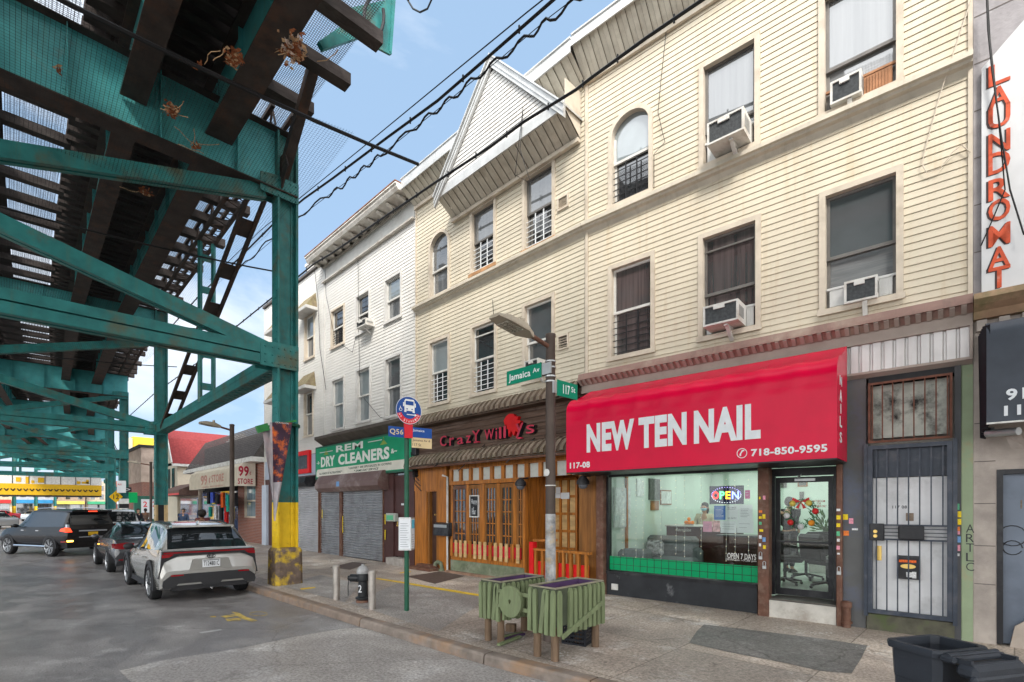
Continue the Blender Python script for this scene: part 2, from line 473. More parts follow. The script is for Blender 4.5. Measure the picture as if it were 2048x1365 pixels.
# yellow paint lines
m = MB(); m.poly(wpoly([(752,1156),(800,1163),(880,1176),(960,1189),(960,1193),(880,1180),(800,1166),(752,1158)], .008))
m.poly(wpoly([(600,1177),(632,1174),(629,1176.5),(602,1180)], .008))
m.poly(wpoly([(800,1145),(822,1142),(822,1144),(800,1147)], .008))
m.build('pavement_paint', M_YEL, kind='structure')
def gpoly(pts, z=.004): return [atZ(x, y, z) for x, y in pts]
m = MB()
m.poly(gpoly([(463,1224),(476,1225),(492,1234),(515,1241),(505,1244),(484,1238),(474,1232)]))
m.poly(gpoly([(440,1233),(466,1229),(478,1232),(452,1236)], .005))
m.poly(gpoly([(450,1238),(480,1236),(482,1241),(455,1243)], .006))
m.poly(gpoly([(420,1233),(432,1232),(432,1235),(421,1235)]))
pts = [(517+18*math.cos(a), 1228+4*math.sin(a)) for a in [i*.45 for i in range(15)]]
for (x0,y0), (x1,y1) in zip(pts, pts[1:]): m.poly(gpoly([(x0,y0-.6),(x1,y1-.6),(x1,y1+.6),(x0,y0+.6)]))
m.build('road_paint', mat('worn_yellow', (.50,.36,.09), .6, var=.3, scale=12, dirt=(.14,.13,.12), damt=.85, dscale=9, thr=.48), kind='structure')
m = MB(); m.poly(gpoly([(398,1265),(440,1259),(450,1260),(402,1267)])); m.build('road_line', mat('worn_white', (.4,.4,.4), .6, var=.2), kind='structure')
# ================================================================ elevated railway over the street
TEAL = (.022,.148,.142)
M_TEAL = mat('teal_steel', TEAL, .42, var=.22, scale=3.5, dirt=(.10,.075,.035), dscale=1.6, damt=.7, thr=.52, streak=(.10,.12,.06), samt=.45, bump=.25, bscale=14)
M_TEALL = mat('lit_teal_web', (.075,.34,.35), .42, var=.18, scale=2.5, dirt=(.20,.09,.035), dscale=1.1, damt=.55, thr=.6, streak=(.16,.2,.05), samt=.25, bump=.2, bscale=14)  # lighter copy of the teal: light on the girder webs is in the colour
M_RUST = mat('dark_brown_steel', (.038,.030,.027), .7, var=.35, scale=3, dirt=(.10,.045,.025), dscale=2.0, damt=.5, bump=.4, bscale=16)  # very dark brown with rust patches, for flanges, lattice and braces
M_TIE = mat('old_timber', (.034,.027,.025), .85, var=.35, scale=5, dirt=(.10,.085,.08), dscale=3, damt=.5, bump=.5, bscale=18, stretch=(1,.3,1))
M_YSTEEL = mat('yellow_steel', (.66,.44,.02), .5, var=.12, scale=4, dirt=(.16,.07,.02), dscale=3.2, damt=.8, thr=.6, bump=.3, bscale=14)
M_BEIGE = mat('beige_steel', (.50,.37,.20), .55, var=.15, scale=5, dirt=(.12,.09,.06), dscale=4, damt=.7, thr=.58)
M_BLACK = mat('black_paint', (.018,.018,.02), .5, var=.3, scale=5)
M_WHITEP = mat('white_paint', (.62,.61,.58), .55, var=.12, scale=5, dirt=(.3,.27,.22), dscale=4, damt=.5)
M_PED = mat('flaking_yellow_concrete', (.13,.095,.075), .8, var=.3, scale=7, dirt=(.62,.42,.02), dscale=3.1, damt=.95, thr=.49, bump=.8, bscale=12)
M_LED = mat('galvanised', (.42,.43,.43), .4, .6, var=.15)

el = thing('elevated_railway', 'teal riveted steel elevated railway with dark timber deck over the street', 'elevated railway', (-12.3, 4.65, 0))
SP = 15.07
def bent_frame(k):
    X = -12.3 - SP*k
    a = math.atan(2*.0009*(X+13)) if X < -13 else 0
    return T(X, sh(X), 0) @ RZ(a)
YR, YL, YC = 4.65, -9.5, -2.42
ZT = 9.35                       # underside of the cross girders
def rivets(mb, pts, axis, r=.022, h=.016):
    """round rivet heads standing on a plate; axis = outward direction"""
    ax = Vector(axis)
    u = ax.orthogonal().normalized(); w = ax.cross(u)
    for p in pts:
        p = Vector(p); n = 6
        r0 = [p + (u*math.cos(2*PI*i/n)+w*math.sin(2*PI*i/n))*r for i in range(n)]
        r1 = [p + ax*h + (u*math.cos(2*PI*i/n)+w*math.sin(2*PI*i/n))*r*.5 for i in range(n)]
        mb.loft([r0, r1], True, True)

def column(k, side):
    F = bent_frame(k); y0 = YR if side > 0 else YL
    near = (k in (0, 1) and side > 0)
    m = MB(F @ T(0, y0, 0))
    def shaft(za, zb):
        for sy in (-1, 1):
            m.box(-.185, .185, sy*.225-.012, sy*.225+.012, za, zb)             # cover plate of the flange
            m.box(.045, .178, sy*.20-.012, sy*.20+.012, za, zb) ; m.box(-.178, -.045, sy*.20-.012, sy*.20+.012, za, zb)
            m.box(.022, .045, sy*.16-.05, sy*.16+.05, za, zb); m.box(-.045, -.022, sy*.16-.05, sy*.16+.05, za, zb)
        m.box(-.02, .02, -.205, .205, za, zb)                                  # web
    low = {0: (2, 2, 2.07), 1: (3, 4, 2.06)}.get(k, (0, 0, 1.6)) if side > 0 else (2, 2, 2.2)
    z0 = 1.0 if side > 0 else .9
    if side > 0 and k == 2:
        for za, zb, c in ((.12,1.54,4),(1.54,1.9,5),(1.9,2.19,4),(2.19,2.53,5)):
            m.cur = c; m.box(-.25,.25,-.25,.25,za,zb)
        m.cur = 0; shaft(2.53, ZT+.2)
    else:
        m.cur = low[0]; shaft(z0, low[2]); m.cur = 0; shaft(low[2], ZT+1.4)
    if k == 1 and side > 0:
        m.cur = 4; m.box(.021,.035,-.2,.2,.2,2.06)
    m.cur = 0
    if near or k in (-1, 2):
        st = .16 if k == 0 else .25
        z = 1.1
        pa, pb, pc = [], [], []
        while z < ZT:
            for dx in (-.11, -.05, .05, .11): 
                if (int(z/st) + (dx in (-.05, .05))) % 2: pa.append((dx, -.237, z))
            pb.append((.1, .188, z)) ; pc.append((.046, -.16, z)); pc.append((.046, .16, z+st*.4))
            z += st
        pl = [q for q in pa if q[2] < 2.07]; m.cur = 2 if k == 0 else 0; rivets(m, pl, (0,-1,0))
        m.cur = 0; rivets(m, [q for q in pa if q[2] >= 2.07], (0,-1,0))
        rivets(m, [q for q in pc if q[2] > 2.1], (1,0,0), .018)
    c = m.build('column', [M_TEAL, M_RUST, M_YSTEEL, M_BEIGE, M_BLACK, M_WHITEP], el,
                label={0: 'column with a yellow painted foot', 1: 'column with beige flanges and black web at the foot', 2: 'column with black and white bands'}.get(k) if side > 0 else None)
    # gusset plates at strut and girder level
    s_ = -1 if side > 0 else 1
    for zc, hh in ((5.49, .29), (9.42, .24)):
        for sx in (-1, 1):
            g = MB(F @ T(0, y0, 0)); g.prism([(-s_*.24, zc-hh), (s_*.62, zc-hh), (s_*.62, zc+hh*.75), (s_*.3, zc+hh), (-s_*.24, zc+hh)], 'x', sx*.185-.012, sx*.185+.012)
            if k <= 2 and sx > 0: rivets(g, [(.197, s_*a, zc+b) for a in (-.17, -.05, .08, .22, .36, .52) for b in (-.2, -.02, .16) if abs(b) < hh], (1,0,0), .026, .02)
            g.build('gusset', M_TEAL, c)
    if side > 0 and k <= 4 or side < 0:
        p = MB(F @ T(0, y0, 0)); w = .31; ch = .07
        o = [(-w+ch,-w),(w-ch,-w),(w,-w+ch),(w,w-ch),(w-ch,w),(-w+ch,w),(-w,w-ch),(-w,-w+ch)]
        zz = .10
        p.loft([[(a*1.02, b*1.02, zz) for a, b in o], [(a, b, .5) for a, b in o], [(a*.98, b*.98, .93) for a, b in o], [(a*.86, b*.86, 1.0) for a, b in o]])
        p.build('pedestal', M_PED if k == 0 else M_BLACK if k == 2 else M_YSTEEL if side < 0 else M_BEIGE, c)
    return c
for k in range(-2, 10):
    for side in (1, -1):
        column(k, side)

def channel(mb, p0, p1, h, w, groove=True, up=(0,0,1)):
    """built-up strut: two flanges, webs, a dark seam along its middle"""
    p0 = Vector(p0); p1 = Vector(p1); d = (p1-p0).normalized(); a = d.cross(Vector(up)).normalized(); b = a.cross(d)
    for s_ in (-1, 1):
        q = a*(w/2-.012)*s_
        if groove:
            mb.bar(p0+q+b*(h/4+.004), p1+q+b*(h/4+.004), .024, h/2-.024, up); mb.bar(p0+q-b*(h/4+.004), p1+q-b*(h/4+.004), .024, h/2-.024, up)
        else: mb.bar(p0+q, p1+q, .024, h, up)
        mb.bar(p0+q*.62+b*(h/2-.01), p1+q*.62+b*(h/2-.01), w*.34, .02, up); mb.bar(p0+q*.62-b*(h/2-.01), p1+q*.62-b*(h/2-.01), w*.34, .02, up)
    mb.bar(p0, p1, w*.62, .014, up)

for k in range(-2, 10):
    F = bent_frame(k)
    if k < 5:
     m = MB(F); channel(m, (0, YL+.4, 5.47), (0, YR-.4, 5.47), .44, .36); m.build('cross_strut', M_TEAL, el)
    zc = 5.5 + .276*(YR-YC-.3)
    for s_ in ((1, -1) if k < 5 else ()):
        m = MB(F)
        y0 = YR if s_ > 0 else YL
        channel(m, (.02*s_, y0-s_*.45, 5.62), (.02*s_, YC, 7.42), .30, .26, False)
        channel(m, (.02*s_, YC, 7.42), (.02*s_, (YL if s_ > 0 else YR)+s_*.5, 9.25), .30, .26, False)
        m.build('diagonal', M_TEAL, el)
    for sx in (-1, 1): m = MB(F); m.prism([(YC-.75,7.2),(YC-.3,7.02),(YC+.3,7.02),(YC+.75,7.2),(YC+.75,7.62),(YC+.3,7.8),(YC-.3,7.8),(YC-.75,7.62)], 'x', sx*.17-.01, sx*.17+.01); m.build('gusset', M_TEAL, el) if k < 5 else None
    # hanger from the crossing down to the strut
    if k < 5: m = MB(F); m.box(-.08,.08,YC-.1,YC+.1,5.7,7.05); m.build('hanger', M_TEAL, el)
    # riveted cross girder
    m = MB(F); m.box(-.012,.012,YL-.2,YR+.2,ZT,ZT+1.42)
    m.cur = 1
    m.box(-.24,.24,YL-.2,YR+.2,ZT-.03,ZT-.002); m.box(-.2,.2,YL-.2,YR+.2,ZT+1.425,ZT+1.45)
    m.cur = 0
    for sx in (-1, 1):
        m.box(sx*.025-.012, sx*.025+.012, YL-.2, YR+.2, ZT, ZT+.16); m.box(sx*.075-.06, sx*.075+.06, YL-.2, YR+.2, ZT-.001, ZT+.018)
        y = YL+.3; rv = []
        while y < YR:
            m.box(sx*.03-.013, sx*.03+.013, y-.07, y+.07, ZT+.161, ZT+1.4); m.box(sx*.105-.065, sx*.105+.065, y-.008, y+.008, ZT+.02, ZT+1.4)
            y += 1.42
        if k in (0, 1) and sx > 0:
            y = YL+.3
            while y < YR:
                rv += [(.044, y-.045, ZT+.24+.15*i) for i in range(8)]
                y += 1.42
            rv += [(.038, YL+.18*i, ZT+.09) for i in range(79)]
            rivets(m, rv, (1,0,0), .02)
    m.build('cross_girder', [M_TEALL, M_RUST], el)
# longitudinal stringers, bay by bay
STR = [1.72, 3.22, -1.66, -3.2, -6.55, -8.05]
for k in range(-2, 9):
    A, B = bent_frame(k), bent_frame(k+1)
    for yi, y in enumerate(STR):
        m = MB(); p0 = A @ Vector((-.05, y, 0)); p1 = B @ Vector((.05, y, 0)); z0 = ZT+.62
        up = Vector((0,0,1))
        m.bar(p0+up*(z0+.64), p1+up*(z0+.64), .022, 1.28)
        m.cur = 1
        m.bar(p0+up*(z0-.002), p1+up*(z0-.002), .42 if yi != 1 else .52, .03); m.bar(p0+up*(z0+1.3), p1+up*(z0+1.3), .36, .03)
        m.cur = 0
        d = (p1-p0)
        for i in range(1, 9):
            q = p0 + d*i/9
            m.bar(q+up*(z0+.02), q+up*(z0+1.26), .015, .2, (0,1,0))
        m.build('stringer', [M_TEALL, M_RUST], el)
# walkway lattice girder over the near columns
for k in range(0, 7):
    A, B = bent_frame(k), bent_frame(k+1); m = MB(); up = Vector((0,0,1))
    for dy in (-.24, .24):
        p0, p1 = A @ Vector((-.1, YR+dy, 0)), B @ Vector((.1, YR+dy, 0))
        for z in (10.98, 11.5): m.bar(p0+up*z, p1+up*z, .09, .10)
    n = 34
    for i in range(n):
        a = [A @ Vector((0, YR-.22, 0)), B @ Vector((0, YR-.22, 0)), A @ Vector((0, YR+.22, 0)), B @ Vector((0, YR+.22, 0))]
        q0 = a[0].lerp(a[1], i/n)+up*10.93; q1 = a[2].lerp(a[3], (i+.5)/n)+up*10.93; q2 = a[0].lerp(a[1], (i+1)/n)+up*10.93
        m.bar(q0, q1, .05, .012); m.bar(q1, q2, .05, .012)
        if i % 2 == 0:
            m.bar(q0+up*.03, q0.lerp(q2, .5)+up*.54, .012, .05, (0,1,0))
            m.bar(q0.lerp(q2, .5)+up*.54, q2+up*.03, .012, .05, (0,1,0))
    m.build('lattice_girder', M_RUST, el)
# the braced bay between the two nearest columns: laced strut, battened diagonal and post
A, B = bent_frame(0), bent_frame(1); up = Vector((0,0,1))
def yz(X, y, z):
    f = (X+12.3)/(-SP); q = A.translation.lerp(B.translation, f); return Vector((q.x, q.y+y, z))
m = MB()
for dy in (-.2, .2):
    m.bar(yz(-12.6,YR+dy,5.46), yz(-27.1,YR+dy,5.46), .03, .36); m.bar(yz(-12.6,YR+dy*.8,5.64), yz(-27.1,YR+dy*.8,5.64), .1, .02); m.bar(yz(-12.6,YR+dy*.8,5.28), yz(-27.1,YR+dy*.8,5.28), .1, .02)
    m.bar(yz(-12.6,YR+dy*1.09,5.5), yz(-27.1,YR+dy*1.09,5.5), .012, .05)
for i in range(48):
    x0, x1, x2 = -12.7-14.3*i/48, -12.7-14.3*(i+.5)/48, -12.7-14.3*(i+1)/48
    m.bar(yz(x0,YR-.17,5.265), yz(x1,YR+.17,5.265), .06, .01); m.bar(yz(x1,YR+.17,5.265), yz(x2,YR-.17,5.265), .06, .01)
m.build('laced_strut', M_TEAL, el)
def battened(name, X0, z0, X1, z1, mt, n, hw=.2):
    m = MB()
    for dy in (-hw, hw): m.bar(yz(X0,YR+dy,z0), yz(X1,YR+dy,z1), .09, .13)
    for i in range(n):
        f = (i+.5)/n; g = .022
        m.bar(yz(X0+(X1-X0)*(f-g),YR,z0+(z1-z0)*(f-g)), yz(X0+(X1-X0)*(f+g),YR,z0+(z1-z0)*(f+g)), hw*2, .014, (0,0,1) if abs(z1-z0) < abs(X1-X0)*2 else (1,0,0))
    m.build(name, mt, el)
battened('battened_diagonal', -12.9, 10.85, -26.0, 5.4, M_RUST, 8)
battened('battened_post', -19.4, 10.95, -19.4, 5.5, M_TEAL, 5)
m = MB(); m.bar(yz(-12.45,YR-.05,9.7), yz(-10.6,YR-.05,11.3), .2, .22)
m.prism([(-12.55,9.4),(-12.05,9.4),(-11.7,9.75),(-11.9,10.15),(-12.55,10.15)], 'y', YR-.17, YR-.14); m.build('knee_brace', M_RUST, el)
# ties, guard timbers, rails, decking
m = MB(); random.seed(5)
X = 10.0
while X > -150:
    for y0, y1 in ((1.0, 3.95), (-4.0, -1.0), (-8.9, -5.9)):
        m.box(X-.13, X+.13, y0+sh(X), y1+sh(X), 11.32, 11.56)
    X -= .46
tie = m.build('crosstie', M_TIE, el, kind='stuff')
m = MB()
X = 10.0
while X > -60:
    e = random.uniform(5.05, 5.45); z = 11.32
    m.box(X-.14, X+.14, 3.3+sh(X), e+sh(X), z-.13, z+.12)
    m.box(X-.12, X+.12, -1.2+sh(X), 1.1+sh(X), z-.1, z+.12)
    X -= 1.36
m.build('walkway_beam', M_TIE, el, kind='stuff')
m = MB()
for a, b in zip(xs, xs[1:]):
    for y in (1.45, 1.72, 3.22, 3.5, 1.15, 3.8, -3.5, -3.2, -1.66, -1.4, -8.05, -6.55, -6.3, -8.3):
        w = .1; m.add([(a,y-w+sh(a),11.58),(b,y-w+sh(b),11.58),(b,y+w+sh(b),11.58),(a,y+w+sh(a),11.58),(a,y-w+sh(a),11.74),(b,y-w+sh(b),11.74),(b,y+w+sh(b),11.74),(a,y+w+sh(a),11.74)],
              [(0,1,2,3),(4,7,6,5),(0,4,5,1),(3,2,6,7)])
m.build('guard_timber', M_TIE, el)  # timbers added along the deck to close light slits between the ties
m = MB()      # boards added between the tracks to keep the deck dark from below
for a, b in zip(xs, xs[1:]):
    for y0, y1 in ((-1.1, -.15), (-5.9, -4.0), (1.9, 3.05), (-3.05, -1.85), (-7.9, -6.7)):
        m.quad((a,y0+sh(a),11.76),(b,y0+sh(b),11.76),(b,y1+sh(b),11.76),(a,y1+sh(a),11.76))
m.build('light_blocking_boards', M_TIE, el)
m = MB()      # open steel gratings you can see the sky through
def grating(x0, x1, y0, y1, z, px, py, t):
    y = y0
    while y <= y1: m.box(x1, x0, y-t/2+sh((x0+x1)/2), y+t/2+sh((x0+x1)/2), z, z+.005); y += py
    x = x0
    while x >= x1: m.box(x-t/2, x+t/2, y0+sh(x), y1+sh(x), z, z+.005); x -= px
X = 6.0
while X > -60:
    p = .052 if X > -34 else .11
    grating(X, X-2.72, -.1, .95, 11.46, p, p, .007 if p < .1 else .03)
    grating(X, X-2.72, 3.55, 5.0, 11.46, p, p*.8, .007 if p < .1 else .03)
    X -= 2.72
m.build('grating', mat('grating_steel', (.05,.05,.05), .6, .3), el, kind='stuff')
# bracket plate on the outer edge with a hooped cable hanging in it
m = MB(); Xb = -9.6
P = [atX(x, y, Xb) for x, y in ((690,18),(792,-4),(778,110),(692,62),(640,98),(636,84),(700,40))]
m.add([p for p in P] + [p+Vector((-.02,0,0)) for p in P], [tuple(range(7)), tuple(range(13,6,-1))] + [(i,(i+1)%7,7+(i+1)%7,7+i) for i in range(7)])
m.bar(atX(640,94,Xb), atX(735,62,Xb), .1, .14); m.bar(atX(690,62,Xb+.02), atX(780,108,Xb+.02), .05, .06); m.bar(atX(780,108,Xb+.02), atX(788,-4,Xb+.02), .05, .06)
m.build('edge_bracket', M_TEAL, el)
m = MB(); cx, cy = 748, 42
m.tube([atX(cx+22*math.cos(a)*.9, cy-8+40*math.sin(a), Xb+.1) for a in [i*PI/9-.4 for i in range(17)]], .035, 8); m.build('cable_loop', M_BLACK, el)

# netting slung under the deck on span wires
M_CABLE = mat('black_cable', (.012,.012,.013), .5, var=.2)
def wire(name, pts, r, label, group=None, mt=None, n=6, cat='cable', hooks=0):
    m = MB(); m.tube(pts, r, n)
    if hooks:
        P = [Vector(p) for p in pts]
        for i in range(len(P)-1):
            d = P[i+1]-P[i]; c = max(1, int(d.length/hooks))
            for j in range(c):
                q = P[i]+d*(j+.5)/c; m.bar(q+Vector((0,0,-r*2.2)), q+Vector((0,0,r*2.6)), .025, .025, (0,1,0))
    o = m.build(name, mt or M_CABLE); setp(o, label, cat, group); return o
def sag(p0, p1, s_, n=14):
    p0 = Vector(p0); p1 = Vector(p1)
    return [p0.lerp(p1, i/n) - Vector((0,0,s_*4*(i/n)*(1-i/n))) for i in range(n+1)]
SPAN = [-8.6, -15.4, -22.3, -29.5]
ends = [atY(856, 318, 5.9), atY(660, 414, 5.9)+Vector((0,0,0)), atY(540, 500, 5.9), atY(446, 568, 5.9)]
for i, X in enumerate(SPAN):
    e = Vector((X, 5.9, 8.95))
    wire('span_wire', sag((X, -9.0, 8.9), e, .55), .022 if i else .032,
         ['thick black span wire nearest the camera, looped with net below the railway deck', 'black span wire holding net just past the nearest column', 'thin span wire crossing under the deck behind the battened post', 'farthest span wire under the railway deck'][i], 'span wires under the railway')
m = MB(); nx, ny = 10, 26
def netz(x, y):
    f = (y+9)/14.9; u = (x/7.0) % 1.0
    return 9.0 - .55*4*f*(1-f) - .16*math.sin(PI*min(1,max(0,u))) + .05*math.sin(x*2.1+y*1.7)
G = [[(-8.6-20.9*i/24, -9+13.5*j/ny, netz(20.9*i/24, -9+13.5*j/ny)) for j in range(ny+1)] for i in range(25)]
for i in range(24):
    for j in range(ny): m.quad(G[i][j], G[i+1][j], G[i+1][j+1], G[i][j+1])
NETM = mat('net_cord', (.03,.03,.032), .8, var=0)
n_, l_, b_ = nodes_of(NETM)
tcn = n_.new('ShaderNodeTexCoord'); sp_ = n_.new('ShaderNodeSeparateXYZ'); l_.new(tcn.outputs['Object'], sp_.inputs[0])
def cord(o):
    a = n_.new('ShaderNodeMath'); a.operation = 'MULTIPLY'; l_.new(o, a.inputs[0]); a.inputs[1].default_value = 1/.055
    f = n_.new('ShaderNodeMath'); f.operation = 'FRACT'; l_.new(a.outputs[0], f.inputs[0])
    g = n_.new('ShaderNodeMath'); g.operation = 'LESS_THAN'; l_.new(f.outputs[0], g.inputs[0]); g.inputs[1].default_value = .075; return g.outputs[0]
mx = n_.new('ShaderNodeMath'); mx.operation = 'MAXIMUM'; l_.new(cord(sp_.outputs['X']), mx.inputs[0]); l_.new(cord(sp_.outputs['Y']), mx.inputs[1])
l_.new(mx.outputs[0], b_.inputs['Alpha'])
setp(m.build('safety_net', NETM, smooth=True), 'fine black safety net sagging on span wires below the railway deck', 'net')
# leaves and twigs caught in the net
M_LEAF = [mat('dry_leaf_rust', (.22,.075,.03), .8, var=.4, scale=30), mat('dry_leaf_tan', (.42,.27,.15), .8, var=.3, scale=30), mat('pale_litter', (.55,.45,.38), .8, var=.2, scale=30)]
def clump(x, y, size, n, seed, label, z=8.72, tw=1):
    random.seed(seed); c = atZ(x, y, z); m = MB()
    t = thing('leaf_clump', label, 'leaves', (c.x, c.y, c.z-.05), group='dead leaves caught in the net')
    for i in range(n):
        p = c + Vector((random.gauss(0, size*.62), random.gauss(0, size*.42), random.uniform(0, .10)))
        d = Vector((random.uniform(-1,1), random.uniform(-1,1), random.uniform(-.5,.5))).normalized()*random.uniform(.025,.06); e = d.orthogonal().normalized()*random.uniform(.012,.028)
        m.cur = random.choice((0,0,1,1,2) if size > .15 else (0,0,0,1))
        m.add([p-d, p-d*.2+e, p+d, p-d*.2-e], [(0,1,2,3)])
    m.build('leaves', M_LEAF, t)
    m = MB()
    for i in range(tw):
        p = c + Vector((random.gauss(0, size), random.gauss(0, size), .02)); a = random.uniform(0, 6.28); q = [p]
        for j in range(5):
            a += random.uniform(-.5,.5); q.append(q[-1] + Vector((math.cos(a)*.085, math.sin(a)*.085, random.uniform(-.02,.03))))
        m.tube(q, .006, 5)
    m.build('twigs', M_LEAF[1], t)
clump(586, 106, .2, 210, 1, 'largest clump of pale and rusty dead leaves by the deck edge', tw=2)
clump(468, 122, .14, 100, 2, 'rusty leaf clump in the net beside the column top')
clump(345, 226, .12, 80, 3, 'small red leaf clump with long twig below the first girder', tw=2)
clump(392, 298, .08, 18, 4, 'few red leaves among pale forked twigs', tw=4)
clump(398, 138, .06, 12, 5, 'tiny rusty leaf tuft high in the net')
clump(290, 388, .11, 50, 8, 'pale leaf clump lying just above the upper brace', z=8.6, tw=1)
clump(118, 146, .06, 12, 9, 'tiny brown leaf tuft against the lit teal girder', z=8.5, tw=0)
# ================================================================ houses: materials and builders
CREAM = (.58,.515,.405)
M_SIDE_R = mat('cream_siding', CREAM, .5, var=.06, scale=1.2, dirt=(.44,.33,.19), dscale=.8, damt=.45, thr=.56, streak=(.42,.29,.14), samt=.5)
M_SIDE_L = mat('buff_siding', (.56,.505,.40), .5, var=.06, scale=1.2, dirt=(.42,.35,.24), dscale=.9, damt=.45, thr=.56, streak=(.40,.31,.19), samt=.42)
M_SIDE_W = mat('white_siding', (.62,.605,.575), .5, var=.05, scale=1.2, dirt=(.58,.53,.46), dscale=.8, damt=.35, thr=.56, streak=(.50,.46,.40), samt=.22)
M_TRIM = mat('beige_trim', (.56,.49,.40), .5, var=.10, scale=4, dirt=(.34,.27,.2), dscale=2.5, damt=.45)
M_TRIMW = mat('white_trim', (.56,.55,.53), .5, var=.08, scale=4, dirt=(.42,.36,.30), dscale=2.2, damt=.4)
M_METALTRIM = mat('pale_metal_cladding', (.50,.50,.49), .35, .35, var=.12, scale=3, streak=(.30,.29,.27), samt=.55)
M_SOFFIT = mat('soffit_panel', (.55,.51,.43), .5, var=.12, scale=3, dirt=(.33,.28,.22), dscale=1.7, damt=.55)
M_SASH = mat('window_sash', (.60,.59,.56), .45, var=.08, scale=6, dirt=(.3,.27,.23), dscale=4, damt=.4)
M_SASHB = mat('bronze_sash', (.16,.15,.14), .4, .3, var=.15)
M_SILLWOOD = mat('rusty_sill', (.36,.20,.10), .7, var=.35, scale=5)
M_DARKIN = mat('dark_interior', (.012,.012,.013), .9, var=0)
def glass(name, col, col2=None, wave=0.0, rough=.03, spec=1.0, ior=1.75, vert=True):
    m = mat(name, col, rough, var=.15, scale=1.5, spec=spec)
    n, l, b = nodes_of(m); b.inputs['IOR'].default_value = ior
    if col2:
        tc = n.new('ShaderNodeTexCoord'); w = n.new('ShaderNodeTexNoise'); w.inputs['Scale'].default_value = wave; w.inputs['Detail'].default_value = 4; w.inputs['Roughness'].default_value = .65
        q = n.new('ShaderNodeMapping'); q.inputs['Scale'].default_value = (3.4,3.4,.12) if vert else (.15,.15,3); l.new(tc.outputs['Object'], q.inputs['Vector']); l.new(q.outputs['Vector'], w.inputs['Vector'])
        r = n.new('ShaderNodeValToRGB'); r.color_ramp.elements[0].position = .35; r.color_ramp.elements[1].position = .65; r.color_ramp.elements[0].color = tuple(col)+(1,); r.color_ramp.elements[1].color = tuple(col2)+(1,)
        l.new(w.outputs['Fac'], r.inputs['Fac']); l.new(r.outputs['Color'], b.inputs['Base Color'])
    return m
G_DARK = glass('dark_pane', (.035,.037,.04))
G_GREY = glass('shaded_pane', (.085,.09,.095))
G_CURT = glass('curtained_pane', (.045,.037,.038), (.13,.10,.098), 2.2)
G_LACE = glass('lace_curtain_pane', (.10,.108,.115), (.155,.162,.17), 1.6)
G_BLIND = glass('blind_pane', (.15,.155,.16), (.22,.225,.23), 9.0, vert=False)
G_PALE = glass('pale_shade_pane', (.22,.25,.26))
M_GUARDW = mat('white_guard', (.66,.68,.70), .4, var=.08)
M_GUARDB = mat('black_guard', (.02,.02,.022), .5, var=.1)
M_WIREM = M_CABLE

def cover(holes, x0, x1, zc, z0, z1):
    """parts of [x0,x1] not inside any opening at height zc"""
    segs = [(x0, x1)]
    for h in holes:
        a, b, c, d = h[:4]
        if not (c < zc < d): continue
        if len(h) > 4 and h[4]:
            w = (b-a)/2; zs = d-w*h[4]
            if zc > zs:
                q = (zc-zs)/(w*h[4]); q = min(.999, q); e = w*math.sqrt(1-q*q); mid = (a+b)/2; a, b = mid-e, mid+e
        out_ = []
        for s0, s1 in segs:
            if b <= s0 or a >= s1: out_.append((s0, s1)); continue
            if a > s0: out_.append((s0, a))
            if b < s1: out_.append((b, s1))
        segs = out_
    return segs
def siding(mb, x0, x1, z0, z1, holes=(), ex=.104, lip=.015, y=0.0):
    n = max(1, round((z1-z0)/ex)); ex = (z1-z0)/n
    for i in range(n):
        za, zb = z0+ex*i, z0+ex*(i+1)
        for a, b in cover(holes, x0, x1, (za+zb)/2, za, zb):
            if b-a < .004: continue
            mb.add([(a,y,za),(b,y,za),(b,y-lip,za),(a,y-lip,za),(b,y-lip,za+.010),(a,y-lip,za+.010),(b,y-lip*.35,zb-.008),(a,y-lip*.35,zb-.008),(b,y,zb),(a,y,zb)],
                   [(0,1,2,3),(3,2,4,5),(5,4,6,7),(7,6,8,9)])
